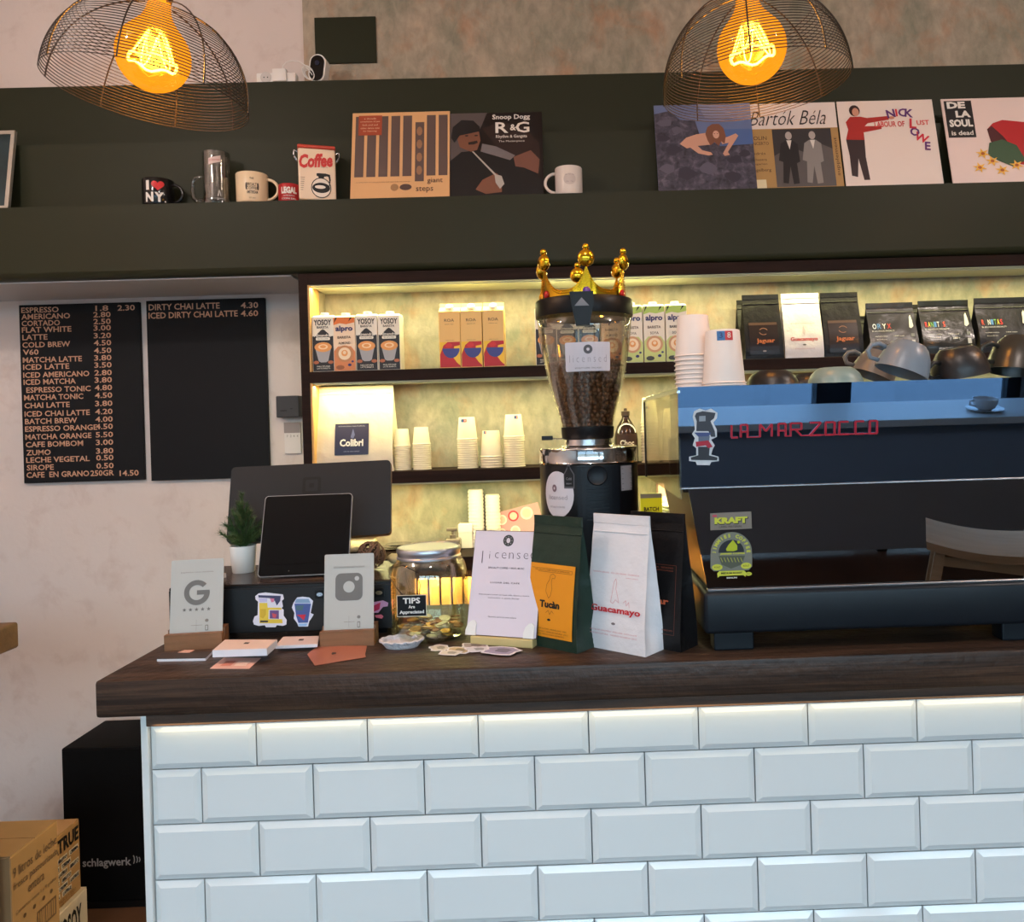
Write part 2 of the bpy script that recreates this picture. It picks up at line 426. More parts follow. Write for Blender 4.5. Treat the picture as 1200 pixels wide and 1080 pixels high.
obj('shelf', MB().box(SXi, SX1, 0, D, zS1b, zS1, .0015), m_walnut, un)
obj('shelf', MB().box(SXi, SX1, 0, D, zS2b, zS2, .0015), m_walnut, un)
obj('bottom_shelf', MB().box(SXi, SX1, -.06, D, zS3-.04, zS3, .0015), m_walnut, un)
m_tape = M('led_profile', (214, 216, 196), .6)
for z in (zT, zS1b, zS2b): obj('led_profile', MB().box(SXi+.01, SX1-.02, .023, .037, z-.0065, z-.0032), m_tape, un)
for z in (zT, zS1b, zS2b): obj('lit_underside', MB().box(SXi+.007, SX1, .008, D, z-.003, z-.0002), m_tape, un)  # added pale sheets: the glow on the undersides is put into their colour
# the lower cupboard front of light boards
for i in range(72):
    x = SXi+.10+i*.036
    obj('slat', MB().box(x, x+.029, .0, .018, .25, zS3-.075, .002, 1), m_pine, un)
obj('plinth', MB().box(SXi, SX1, .02, D, 0, .25), m_walnut, un)
obj('cupboard_back', MB().box(SXi, SX1, .03, .05, .25, zS3-.045), m_walnut, un)

# ================================================================ PENDANT LAMPS
m_wire = M('bronze_wire', (44, 35, 28), .45, .4)
m_bulbglass = bpy.data.materials.new('amber_bulb_glass'); m_bulbglass.use_nodes = True
nt = m_bulbglass.node_tree; nt.nodes.clear(); N = nt.nodes.new
o_ = N('ShaderNodeOutputMaterial'); t_ = N('ShaderNodeBsdfTransparent'); t_.inputs[0].default_value = (1, .62, .16, 1)
e_ = N('ShaderNodeEmission'); e_.inputs[0].default_value = lin((255, 158, 30)); e_.inputs[1].default_value = 1.5
g_ = N('ShaderNodeBsdfGlossy'); g_.inputs['Roughness'].default_value = .05; g_.inputs[0].default_value = (1, .8, .5, 1)
a_ = N('ShaderNodeMixShader'); a_.inputs[0].default_value = .5; b_ = N('ShaderNodeMixShader'); b_.inputs[0].default_value = .06
for x, y in ((t_.outputs[0], a_.inputs[1]), (e_.outputs[0], a_.inputs[2]), (a_.outputs[0], b_.inputs[1]), (g_.outputs[0], b_.inputs[2]), (b_.outputs[0], o_.inputs[0])): nt.links.new(x, y)
m_fil = M('glowing_filament', (255, 208, 120), .5, emit=30)
m_brass = M('aged_brass', (150, 110, 60), .35, .9)
m_cord = M('black_cord', (20, 20, 20), .7)
def pendant(px, py, tilt, label, tz=0):
    YP = 1.46
    c = W(px, py, YP)
    # hangs from its own cord: origin at the rim centre
    t = thing('pendant_lamp', label, 'lamp', c, rz=tz, ry=tilt, group='pendant lamps over the bar')
    R = .168; Hd = .125
    def prof(u):   # u 0 rim .. 1 crown
        a = u*PI/2*.915
        return (max(.022, R*math.cos(a)), .168*math.sin(a))
    ring = None
    n = 24
    zs = [Hd*i/(n-1) for i in range(n)]
    def r_at(z):
        lo, hi = 0, 1
        for _ in range(30):
            md = (lo+hi)/2
            if prof(md)[1] < z: lo = md
            else: hi = md
        return prof(lo)[0]
    bmr = MB().tube([(math.cos(2*PI*k/56), math.sin(2*PI*k/56), 0) for k in range(56)], .0050, 4, True)
    me = bmr.mesh('wire_ring'); me.materials.append(m_wire)
    for z in zs:
        r = r_at(z); w = bpy.data.objects.new('wire_ring', me); COL.objects.link(w); w.parent = t; w.location = (0, 0, z); w.scale = (r, r, R)
    for k in range(8):
        a = 2*PI*k/8+.2; pts = []
        for i in range(15):
            rr, zz = prof(i/14); pts.append(((rr+.0012)*math.cos(a), (rr+.0012)*math.sin(a), zz))
        obj('rib', MB().tube(pts, .0014, 5), m_wire, t)
    obj('socket', MB().lathe([(0, .17), (.019, .17), (.021, .18), (.021, .205), (.026, .207), (.026, .215), (.02, .22), (.017, .25), (.006, .262), (0, .262)], 24), m_brass, t, smooth=True)
    bz = .072
    b = obj('bulb', MB().lathe([(0, bz-.0625)]+[(.0625*math.sin(a*PI/20), bz-.0625*math.cos(a*PI/20)) for a in range(1, 16)]+[(.036, bz+.054), (.027, bz+.066), (.021, bz+.080), (.018, bz+.100)], 36), m_bulbglass, t, smooth='full')
    # filament: tall loops wound in a cage, brighter ring at the bottom
    f = MB()
    pts = []
    for i in range(161):
        u = i/160*2*PI*5; s_ = .5+.5*math.cos(u)
        a = i/160*2*PI
        pts.append(((.016+.021*s_)*math.cos(a*1.0), (.016+.021*s_)*math.sin(a*1.0), bz-.010+.050*(1-s_)))
    f.tube(pts, .0013, 5, False)
    f.tube([(.039*math.cos(2*PI*k/30), .039*math.sin(2*PI*k/30), bz-.012+.004*math.sin(10*PI*k/30)) for k in range(30)], .0024, 6, True)
    obj('filament', f, m_fil, b)
    stem = MB().tube([(0, 0, bz+.10), (0, 0, bz+.045)], .005, 8)
    obj('stem', stem, m_glass, b)
    top = t.matrix_basis @ Vector((0, 0, .262))
    top = Matrix.Translation(c) @ t.rotation_euler.to_matrix().to_4x4() @ Vector((0, 0, .262))
    inv = (Matrix.Translation(c) @ t.rotation_euler.to_matrix().to_4x4()).inverted()
    obj('cord', MB().tube([inv @ top, inv @ Vector((top.x, top.y, top.z+.12)), inv @ Vector((top.x, top.y, CEIL))], .003, 8), m_cord, t)
    d = bpy.data.lights.new('bulb_light', 'POINT'); d.energy = 10; d.color = (1, .60, .22); d.shadow_soft_size = .03
    lo = bpy.data.objects.new('bulb_light', d); COL.objects.link(lo); lo.location = Matrix.Translation(c) @ t.rotation_euler.to_matrix().to_4x4() @ Vector((0, 0, bz-.005))
    return t
pendant(174.5, 112, math.radians(8.2), 'wire dome pendant lamp hanging above the price boards and the mugs')
pendant(885.5, 103, math.radians(-4.6), 'wire dome pendant lamp hanging in front of the blue record sleeve', .3)

pendant(-535, 135, math.radians(3), 'wire dome pendant lamp left of the photo over the bar')  # unseen pair continuing the row, added for more light on the upper walls
pendant(1597, 88, math.radians(-3), 'wire dome pendant lamp right of the photo over the bar')

# ================================================================ ON THE OLIVE LEDGE
def S(Y): return Y/F                          # metres per photograph pixel at depth Y
RY = 2.535
m_sl_edge = M('sleeve_edge', (200, 190, 176), .7)
def P_(col, rough=.45): return M('print_%d_%d_%d' % col, col, rough)
def record(label, xl, xr, yb, base, dy=0, size=.313):
    c = W((xl+xr)/2, yb, RY+dy)
    t = thing('record_sleeve', label, 'record', (c.x, RY+dy, zL1), rx=-math.radians(12.6))
    obj('sleeve', MB().box(-size/2, size/2, 0, .004, 0, size, .0006, 1), base, t)
    return t, flat(0)
def star(mpw, n): pass
# 1: tan sleeve with brown bars
t, mp = record('tan record sleeve with brown vertical bars and a small red square', 410, 527, 233, P_((214, 168, 118)))
sz = .313; a = sz/115
def q(x, y): return (-sz/2+x*a, sz-y*a*1.0)
bars = P_((92, 76, 72))
for i, x in enumerate((4, 18, 32, 46, 60, 74.5, 88, 102)):
    top, bot = (14, 91) if i == 5 else (5, 84)
    x0, z1 = q(x, top); x1, z0 = q(x+10.5, bot)
    decal('printed_bar', rect(x0, x1, z0, z1), bars, t, mp)
x0, z1 = q(7.5, 4); x1, z0 = q(35, 30)
decal('sticker', rect(x0, x1, z0, z1), P_((158, 70, 44)), t, mp, .0012)
texts([(s, *q(21, 8+i*4.2), a*w, a*2.2) for i, (s, w) in enumerate((('a decade', 14), ('compilation of jazz', 23), ('funk soul and', 18), ('other dance cuts', 22), ('for listening', 16)))], P_((236, 200, 170)), t, mp, e=.0018)
texts([('giant', *q(98, 91), a*18, a*8), ('steps', *q(86, 102), a*20, a*8)], P_((70, 54, 50)), t, mp)
texts([('- a collection of rare grooves and soul jazz recordings -', *q(38, 91), a*66, a*1.6)], P_((90, 64, 50)), t, mp)
decal('emblem', disc(*q(51, 98), a*4.6), P_((160, 122, 84)), t, mp); decal('emblem', disc(*q(64, 98), a*7, a*4), P_((84, 64, 58)), t, mp)
for k in range(4):
    decal('printed_figure', disc(*q(79.5, 26+k*17), a*3.4, a*6, 9), P_((150, 112, 84)), t, mp, .0012)
# 2: dark sleeve with seated man
t, mp = record('dark record sleeve with a man in a black cap and white lettering', 526, 636, 230, P_((26, 21, 22), .3), .006, .305)
sz = .305; a = sz/110
decal('backdrop', [q(0, 0), q(46, 0), q(30, 40), q(14, 66), q(0, 60)], P_((84, 76, 76)), t, mp)
decal('printed_seat', [q(40, 20), q(62, 12), q(88, 20), q(106, 40), q(108, 78), q(60, 50)], P_((40, 26, 24)), t, mp)
decal('printed_body', [q(2, 62), q(16, 50), q(44, 48), q(66, 56), q(108, 84), q(108, 108), q(2, 108)], P_((16, 14, 16)), t, mp, .001)
decal('printed_scarf', [q(40, 40), q(56, 44), q(78, 56), q(72, 62), q(38, 50)], P_((112, 106, 108)), t, mp, .0013)
decal('printed_face', [q(10, 28), q(36, 22), q(38, 36), q(34, 48), q(27, 50), q(14, 44)], P_((116, 76, 58)), t, mp, .0014)
decal('printed_cap', [q(4, 32), q(6, 18), q(16, 9), q(30, 10), q(37, 18), q(38, 24), q(14, 29), q(8, 38)], P_((24, 22, 24)), t, mp, .0018)
for ex in (22, 33): decal('printed_eye', disc(*q(ex, 29.5), a*2.2, a*.9, 8), P_((24, 18, 16)), t, mp, .0018)
decal('printed_moustache', [q(24, 38), q(34, 36), q(35, 39), q(30, 41), q(24, 41)], P_((30, 20, 18)), t, mp, .0018)
decal('printed_hand', [q(40, 86), q(56, 78), q(62, 84), q(62, 102), q(44, 104), q(32, 98)], P_((120, 78, 60)), t, mp, .0015)
decal('printed_hand', [q(76, 58), q(96, 50), q(106, 62), q(104, 80), q(88, 72), q(78, 70)], P_((112, 74, 62)), t, mp, .0015)
decal('printed_chain', [q(28, 50), q(30, 50), q(56, 80), q(62, 82), q(65, 92), q(60, 98), q(55, 90), q(54, 81)], P_((170, 166, 160)), t, mp, .002)
m_w = P_((224, 220, 214))
texts([('Snoop Dogg', *q(74, 7), a*44, a*8, .02), ('R', *q(63, 20), a*15, a*14, .018), ('&', *q(76, 20), a*7, a*8, .02), ('G', *q(87, 20), a*16, a*14, .018),
       ('Rhythm & Gangsta', *q(74, 32), a*36, a*5, .01), ('The Masterpiece', *q(74, 38), a*30, a*3)], m_w, t, mp, e=.002)
# 3: blue seascape
t, mp = record('blue record sleeve with a pale figure crouching on dark sea rocks', 771, 889, 223, P_((96, 112, 152)), -.004)
sz = .313; a = sz/115
m_rock = ramp_mat('printed_rocks', [(40, (1, 1, 1), [(.35, (36, 36, 48)), (.55, (70, 68, 84)), (.7, (104, 100, 116))], 1)], .5, .0)
decal('printed_sea', [q(60, 34), q(115, 34), q(115, 60), q(60, 60)], P_((74, 100, 152)), t, mp)
decal('printed_rocks', [q(0, 12), q(18, 8), q(30, 20), q(48, 22), q(52, 40), q(76, 56), q(115, 54), q(115, 115), q(0, 115)], m_rock, t, mp, .001)
sk = P_((196, 150, 130))
decal('printed_haze', [q(52, 0), q(115, 0), q(115, 22), q(60, 18)], P_((118, 130, 166)), t, mp)
decal('printed_body', [q(28, 52), q(36, 44), q(48, 40), q(62, 38), q(68, 46), q(64, 54), q(50, 55), q(36, 58)], sk, t, mp, .0015)
decal('printed_arm', [q(42, 52), q(48, 54), q(54, 61), q(64, 64), q(66, 67), q(61, 68), q(49, 65), q(40, 57)], sk, t, mp, .0018)
decal('printed_arm', [q(76, 47), q(86, 44), q(95, 40), q(98, 43), q(92, 52), q(84, 64), q(86, 68), q(80, 69), q(78, 66), q(86, 52), q(78, 54)], sk, t, mp, .0018)
decal('printed_hair', [q(59, 40), q(62, 31), q(68, 27), q(76, 27), q(81, 33), q(83, 43), q(81, 53), q(77, 50), q(74, 56), q(69, 51), q(64, 55), q(61, 48)], P_((120, 78, 60)), t, mp, .0022)
decal('printed_face', disc(*q(71.5, 41), a*3.8, a*5.2, 14), P_((206, 160, 140)), t, mp, .0026)
for x_ in (69.8, 73.2): decal('printed_eye', disc(*q(x_, 40), a*.8, a*.5, 6), P_((70, 40, 36)), t, mp, .003)
for (x_, y_, r_) in ((12, 24, 9), (26, 34, 7), (8, 44, 8), (20, 60, 10), (92, 74, 9), (104, 66, 7), (60, 84, 11), (34, 90, 12), (88, 96, 10), (12, 84, 9)):
    decal('printed_boulder', [(q(x_, y_)[0]+a*r_*(1+.25*math.sin(k_*2.3+x_))*math.cos(k_*PI/4), q(x_, y_)[1]+a*r_*.62*(1+.25*math.cos(k_*1.7+y_))*math.sin(k_*PI/4)) for k_ in range(8)], P_((52, 50, 64)) if (x_+y_) % 3 else P_((88, 86, 102)), t, mp, .0013)

# 4: white and gold sleeve with two men
t, mp = record('white and gold record sleeve with a grey photo of two men in suits', 875, 990, 220, P_((222, 210, 204)), .003)
decal('gold_panel', rect(*[q(0, 0)[0], q(115, 0)[0]], q(0, 115)[1], q(0, 34)[1]), P_((166, 132, 82)), t, mp)
decal('printed_photo', rect(q(36, 0)[0], q(106, 0)[0], q(0, 110)[1], q(0, 35)[1]), P_((86, 82, 82)), t, mp, .001)
decal('printed_trees', [q(36, 35), q(106, 35), q(106, 62), q(90, 54), q(72, 66), q(56, 58), q(36, 70)], P_((50, 48, 50)), t, mp, .0014)
def man(ox, suit, k=1.0):
    decal('printed_suit', [q(ox-9*k, 54), q(ox-3, 50), q(ox+5, 50), q(ox+11*k, 55), q(ox+12*k, 78), q(ox+8, 80), q(ox+9, 106), q(ox+2, 107), q(ox, 84), q(ox-4, 106), q(ox-10, 105), q(ox-8, 78), q(ox-13*k, 76)], suit, t, mp, .002)
    decal('printed_head', disc(*q(ox+1, 44), a*4, a*5.4, 12), P_((168, 160, 156)), t, mp, .0024)
    decal('printed_shirt', [q(ox-2, 50), q(ox+4, 50), q(ox+1, 62)], P_((210, 206, 200)), t, mp, .0024)
man(54, P_((32, 30, 32))); man(82, P_((132, 128, 126)))
text('Bartók Béla', *q(56, 20), a*92, a*19, P_((40, 34, 34)), t, mp, bold=-.008, shear=.45)
texts([('VIOLIN', *q(18, 46), a*22, a*5), ('CONCERTO', *q(18, 53), a*26, a*4), ('András', *q(16, 66), a*20, a*3.4), ('Orchestra', *q(16, 74), a*22, a*3), ('Hungarian', *q(16, 80), a*22, a*3), ('Mengelberg', *q(17, 88), a*28, a*5)], P_((66, 48, 36)), t, mp)
text('supplement', *q(110.5, 72), a*50, a*5, P_((70, 50, 34)), t, mp, rot=PI/2)
decal('sticker', rect(q(4, 0)[0], q(24, 0)[0], q(0, 112)[1], q(0, 100)[1]), P_((216, 206, 170)), t, mp, .0014)
# 5: white sleeve, man in red pointing
t, mp = record('white record sleeve with a man in a red jumper pointing at purple letters', 991, 1108, 217, P_((226, 212, 204)), 0)
decal('printed_hair', disc(*q(20, 13), a*6.5, a*7.5, 14), P_((50, 30, 28)), t, mp)
decal('printed_face', disc(*q(21, 15), a*4.2, a*5.6, 12), P_((196, 140, 116)), t, mp, .0012)
decal('printed_jumper', [q(8, 28), q(14, 21), q(26, 21), q(34, 23), q(60, 21), q(60, 26), q(34, 30), q(30, 34), q(50, 34), q(50, 38), q(28, 42), q(28, 52), q(6, 51), q(10, 38)], P_((166, 40, 36)), t, mp)
decal('printed_trousers', [q(6, 51), q(28, 52), q(27, 74), q(29, 104), q(22, 104), q(18, 76), q(15, 100), q(8, 98), q(8, 72)], P_((50, 36, 38)), t, mp)
decal('printed_hand', disc(*q(63, 23.5), a*4, a*2, 10), P_((190, 130, 108)), t, mp)
pu = P_((92, 44, 110))
for (s, x, y, h, r, c) in (('N', 63, 18, 11, .15, pu), ('I', 70, 17, 10, .05, P_((200, 40, 60))), ('C', 77, 17, 11, -.05, pu), ('K', 85, 18, 11, -.15, pu), ('L', 88, 32, 13, -.1, P_((200, 40, 60))), ('O', 89, 43, 11, -.3, pu), ('W', 96, 51, 11, -.45, P_((200, 40, 60))), ('E', 102, 62, 11, -.1, pu)):
    text(s, *q(x, y), None, a*h, c, t, mp, bold=.03, rot=r)
texts([('LABOUR OF', *q(60, 32), a*36, a*7.5, .02), ('UST', *q(100, 31), a*15, a*6.5, .02)], P_((206, 60, 60)), t, mp)
# 6: white sleeve with pot of flowers
t, mp = record('white record sleeve with a red flower pot tipped over spilling yellow lilies', 1117, 1232, 214, P_((226, 206, 200)), 0)
decal('black_box', rect(q(3, 0)[0], q(36, 0)[0], q(0, 52)[1], q(0, 3)[1]), P_((24, 22, 24)), t, mp)
texts([('DE', *q(17, 9), a*22, a*9, .05), ('LA', *q(24, 21), a*18, a*9, .05), ('SOUL', *q(20, 33), a*28, a*10, .05), ('is dead', *q(20, 46), a*26, a*6, .018)], m_w, t, mp)
decal('printed_pot', [q(50, 42), q(58, 34), q(70, 30), q(100, 34), q(110, 44), q(112, 76), q(98, 92), q(80, 88), q(56, 70)], P_((176, 30, 34)), t, mp)
decal('printed_pot_mouth', [q(50, 42), q(56, 38), q(68, 52), q(84, 80), q(80, 88), q(64, 78), q(52, 58)], P_((70, 16, 22)), t, mp, .0012)
decal('printed_leaves', [q(50, 60), q(66, 56), q(82, 64), q(90, 84), q(74, 92), q(58, 84), q(46, 76)], P_((56, 84, 58)), t, mp, .0016)
for (x, y) in ((40, 74), (34, 92), (60, 96), (78, 90), (50, 84)):
    pts = []
    for k in range(12):
        rr = 9 if k % 2 == 0 else 3.6; an = k*PI/6+.3; pts.append(q(x+rr*math.cos(an), y+rr*math.sin(an)*.8))
    decal('printed_lily', pts, P_((232, 178, 70)), t, mp, .002)
    decal('printed_lily_centre', disc(*q(x, y), a*2.4, a*2, 8), P_((170, 90, 40)), t, mp, .0024)
# framed record at the far left edge
c = W(3, 240, RY)
t = thing('picture_frame', 'framed picture cut by the left edge of the photo on the ledge', 'picture frame', (c.x-.165, RY, zL1), rx=-math.radians(9.5))
fz = .272
fm = MB(); fm.box(-.18, .18, 0, .012, 0, .018); fm.box(-.18, .18, 0, .012, fz-.012, fz); fm.box(-.18, -.168, 0, .012, .012, fz-.012); fm.box(.168, .18, 0, .012, .012, fz-.012)
obj('frame', fm, M('aluminium_frame', (190, 186, 176), .35, .6), t)
obj('print', MB().box(-.168, .168, .005, .011, .012, fz-.012), M('frame_print', (40, 60, 66), .3, noise=.4, nscale=12), t)

# ---- mugs, glass, cans
def mug(name, label, cat, R, h, mat, loc, side, wall=.0035, hr=.5, taper=0, inner=None):
    t = thing(name, label, cat, loc)
    obj('body', MB().lathe([(0, 0), (R*.86, 0), (R*.95, .002), (R, .008), (R+taper, h-.002), (R+taper-.001, h), (R+taper-wall, h), (R-wall, .008), (0, .006)], 40), mat, t, smooth=True)
    pts = []
    for i in range(15):
        an = -PI/2+PI*i/14; pts.append((side*(R-.002+taper*.5+math.cos(an)*h*hr*.75), 0, h*.5+math.sin(an)*h*.34))
    obj('handle', MB().tube(pts, .0048, 8), mat, t, smooth='full')
    return t, cyl(R+taper*.5)
ZL = zL1; k = S(2.545)
def lp(px, py): c = W(px, py, 2.545); return (c.x, 2.545, ZL)
mb_black = M('black_ceramic', (20, 19, 20), .12); 
t, mp = mug('mug', 'black mug with white letters and a red heart on the ledge', 'mug', 17.2*k, 31*k, mb_black, lp(186, 238), 1)
mp = cyl(17.2*k, 0, .30)
heart = [(0, -.011)]+[(.0105*math.sin(u)**3*1.15, .0011*(13*math.cos(u)-5*math.cos(2*u)-2*math.cos(3*u)-math.cos(4*u))*.85) for u in [PI-.2-i*(2*PI-.4)/22 for i in range(23)]]
zz = 31*k
decal('heart_print', [(x*1.55+.006, z*1.15+zz*.70) for x, z in heart], P_((200, 28, 34)), t, mp, .0006, .004)
texts([('I', -.024, zz*.70, .010, .030, .05), ('N', -.019, zz*.26, .024, .030, .05), ('Y', .009, zz*.26, .026, .030, .05), ('.', .026, zz*.11, None, .005)], m_w, t, mp, e=.0010)
# beer glass
m_bg = clear('beer_glass', (226, 226, 220), .10)
c = lp(255, 238); t = thing('beer_glass', 'tall empty glass beer mug beside the black mug on the ledge', 'beer mug', c)
R = 15*k; hh = 61*k
obj('body', MB().lathe([(0, 0), (R*1.02, 0), (R*1.05, .004), (R, .018), (R*.98, hh-.002), (R*.98, hh), (R*.88, hh), (R*.88, .020), (0, .016)], 40), m_bg, t, smooth=True)
pts = [(-R*.95, 0, hh*.55), (-R-.012, 0, hh*.56), (-R-.026, 0, hh*.545), (-R-.033, 0, hh*.48), (-R-.036, 0, hh*.3), (-R-.033, 0, hh*.17), (-R-.022, 0, hh*.10), (-R*.97, 0, hh*.13)]
obj('handle', MB().tube(pts, .0058, 8), m_bg, t, smooth='full')
mp = cyl(R, 0, .25)
decal('label', [(-.018, hh*.72), (.018, hh*.78), (.018, hh*.90), (-.018, hh*.84)], P_((206, 186, 180)), t, mp, .0008, .004)
text('Cruzcampo', 0, hh*.81, .031, .008, P_((170, 50, 48)), t, mp, e=.0014, rot=.1)
texts([('Cruzcampo', .012, hh*.09, .030, .005), ('^', .012, hh*.19, .010, .018)], P_((190, 186, 180)), t, mp)
# cream mug
t, mp = mug('mug', 'cream stoneware mug with a dark round print beside the red tin', 'mug', 17.5*k, 35*k, M('cream_ceramic', (224, 202, 168), .25), lp(296, 237), 1, taper=.001)
mp = cyl(17.5*k, 0, .36); dk = P_((60, 50, 44)); zz = 35*k
texts([('THE', -.001, zz*.76, .012, .006, .02), ('SPECIALTY', 0, zz*.56, .034, .010, .018), ('COFFEE', 0, zz*.44, .034, .009, .018), ('AMSTERDAM', 0, zz*.31, .032, .010, .018), ('EST 2015', 0, zz*.12, .018, .004)], dk, t, mp)
for s_ in (-1, 1): decal('print', [(s_*.017+.003*math.cos(u), zz*.5+.012*math.sin(u)) for u in [i*PI/5 for i in range(10)]], dk, t, mp, .0008)
# red tin
c = lp(339.5, 237); t = thing('tin_can', 'small red tin can with white lettering on the ledge', 'tin', c)
R = 12.3*k; hh = 21.5*k
obj('body', MB().lathe([(0, 0), (R*.96, 0), (R, .002), (R, hh-.003), (R*.97, hh), (R*.9, hh), (R*.9, hh-.002), (0, hh-.003)], 32), M('red_tin', (168, 28, 34), .35), t, smooth=True)
mp = cyl(R, 0, .28)
texts([('LEGAL', 0, hh*.62, .047, .021, .06), ('ALMENDRAS', 0, hh*.33, .034, .004), ('CON SAL', 0, hh*.17, .044, .005, .02)], m_w, t, mp)
# coffee tin
c = lp(372.5, 236.5); t = thing('coffee_tin', 'cream coffee canister with red lid, wire clasps and a coffee pot picture', 'tin', c, rz=math.radians(17))
w = 41*k; hh = 59*k; hd = w*.8
obj('body', MB().box(-w/2, w/2, -hd/2, hd/2, 0, hh, .006, 3), M('cream_tin', (226, 204, 178), .3), t, smooth=True)
obj('lid', MB().box(-w/2-.001, w/2+.001, -hd/2-.001, hd/2+.001, hh, hh+.011, .004, 3), M('red_lid', (186, 66, 48), .35), t, smooth=True)
for s_ in (-1, 1):
    obj('clasp', MB().tube([(s_*w/2, -.01, hh-.004), (s_*(w/2+.012), -.01, hh+.002), (s_*(w/2+.013), -.01, hh-.012), (s_*(w/2+.004), -.01, hh-.026), (s_*(w/2+.004), .01, hh-.026), (s_*(w/2+.012), .01, hh-.012)], .0014, 6), m_steel, t)
mp = flat(-hd/2)
text('Coffee', -.003, hh*.76, w*.90, hh*.27, P_((196, 42, 38)), t, mp, bold=.045, shear=.3, rot=.1)
text('SINCE 1952', .022, hh*.64, .020, .003, dk, t, mp)
decal('pot_lid', rrect(-.006+.004, .024+.004, hh*.46, hh*.52, .003), m_ink, t, mp); decal('pot_neck', [(.002, hh*.47), (.022, hh*.47), (.018, hh*.40), (.006, hh*.40)], m_ink, t, mp)
decal('pot_body', disc(.011, hh*.235, .030, hh*.20, 24), m_ink, t, mp); decal('pot_glass', disc(.011, hh*.235, .0275, hh*.182, 24), P_((226, 214, 200)), t, mp, .001)
decal('pot_coffee', disc(.011, hh*.235, .0265, hh*.10, 24), m_ink, t, mp, .0014); decal('pot_shine', disc(.008, hh*.25, .016, hh*.035, 16), P_((226, 214, 200)), t, mp, .0018)
decal('pot_handle', [(.024, hh*.52), (.038, hh*.50), (.040, hh*.40), (.036, hh*.26), (.034, hh*.26), (.035, hh*.40), (.033, hh*.46), (.024, hh*.47)], m_ink, t, mp, .0012)
for i in range(7): decal('small_print', rect(-w/2+.006, -w/2+.019-.001*i, hh*(.42-.04*i), hh*(.42-.04*i)+.0012), dk, t, mp)
# white mug, handle at left
t, mp = mug('mug', 'white mug with a faint grey print beside the dark record sleeve', 'mug', 16*k, 33*k, M('white_ceramic', (214, 206, 200), .25), lp(667, 228), -1)
mp = cyl(16*k, 0, .05)
decal('faint_print', disc(.0, 17*k, .020, .018, 18), P_((190, 180, 176)), t, mp, .0006, .005)
texts([('~ ~ ~', 0, 22*k, .028, .003), ('~ ~', 0, 14*k, .022, .003)], P_((150, 140, 138)), t, mp)

# ---- socket, adapter, camera on the top ledge; olive panel on the wall
c = W(325, 98, 2.722)
t = thing('power_strip', 'white double power socket block lying on the top olive ledge', 'socket', (c.x, 2.722, zL3))
kk = S(2.73)
obj('body', MB().box(-22*kk, 23*kk, -.016, .016, 0, 11.5*kk, .003, 2), m_white, t, smooth=True)
obj('outlet', MB().lathe([(0, 0), (.017, 0), (.0185, .0012), (.0185, .003), (0, .003)], 24).xf(Matrix.Translation((-11*kk, -.0175, 6*kk)) @ Matrix.Rotation(PI/2, 4, 'X').inverted()), M('socket_grey', (196, 192, 190), .4), t)
for s_ in (-1, 1): obj('socket_hole', MB().lathe([(0, 0), (.002, 0), (.002, .001), (0, .001)], 10).xf(Matrix.Translation((-11*kk+s_*.006, -.0182, 6*kk)) @ Matrix.Rotation(-PI/2, 4, 'X')), m_blackp, t)
t = thing('usb_adapter', 'white cube USB adapter plugged into the power socket on the top ledge', 'adapter', (c.x+5*kk, 2.737, zL3))
obj('body', MB().box(-8*kk, 8*kk, -.040, -.017, .001, 15*kk, .003, 2), m_white, t, smooth=True)
cc = W(374, 96, 2.735)
cb = MB()
def arc(pts_px, Y): return [W(x, y, Y) for x, y in pts_px]
cb.tube(arc([(331, 83), (331.5, 77), (335, 73), (342, 71), (350, 72), (357, 76), (362, 82), (366, 88)], 2.71), .0016, 6)
for j in range(5):
    cx_, cy_ = 361+j*.6, 85+j*.7; rx_, ry_ = 7-j*.3, 9.5-j*.8
    loop = [W(cx_+rx_*math.cos(u), cy_+ry_*math.sin(u)*.8+rx_*.5*math.cos(u), 2.712+.003*j+.002*math.sin(u)) for u in [i*2*PI/20 for i in range(20)]]
    cb.tube(loop, .0014, 6, True)
co = obj('cable', cb, m_white); tag(co, 'thin white cable coiled beside the small camera on the top ledge', 'cable')
t = thing('security_camera', 'small white security camera with a black oval face on the top ledge', 'camera', (cc.x, 2.735, zL3), rz=math.radians(-4))
obj('base', MB().lathe([(0, 0), (.018, 0), (.018, .004), (.006, .007), (.005, .018), (0, .018)], 20), m_white, t, smooth=True)
M_ = Matrix.Translation((0, 0, 17.5*kk)) @ Matrix.Rotation(math.radians(8), 4, 'Y')
obj('shell', MB().prism(rrect(-.028, .028, -.047, .047, .0275, 8), -.016, .022).xf(M_), m_white, t, smooth=True)
obj('face', MB().prism(rrect(-.023, .023, -.0425, .0425, .0228, 8), -.0185, -.015).xf(M_), M('glossy_black', (10, 10, 12), .05), t)
obj('lens', MB().lathe([(0, 0), (.007, 0), (.008, .002), (.005, .003), (0, .002)], 20).xf(M_ @ Matrix.Translation((0, -.0185, .016)) @ Matrix.Rotation(PI/2, 4, 'X')), M('lens_glass', (30, 34, 60), .018), t)
p0, p1 = W(369, 22, WY-.012), W(442, 74, WY-.012)
wp = thing('wall_panel', 'plain olive rectangular cover panel on the patina wall', 'panel', ((p0.x+p1.x)/2, WY-.0125, (p0.z+p1.z)/2))
obj('plate', MB().box(-(p1.x-p0.x)/2, (p1.x-p0.x)/2, -.008, 0, -(p0.z-p1.z)/2, (p0.z-p1.z)/2, .001), m_green, wp)

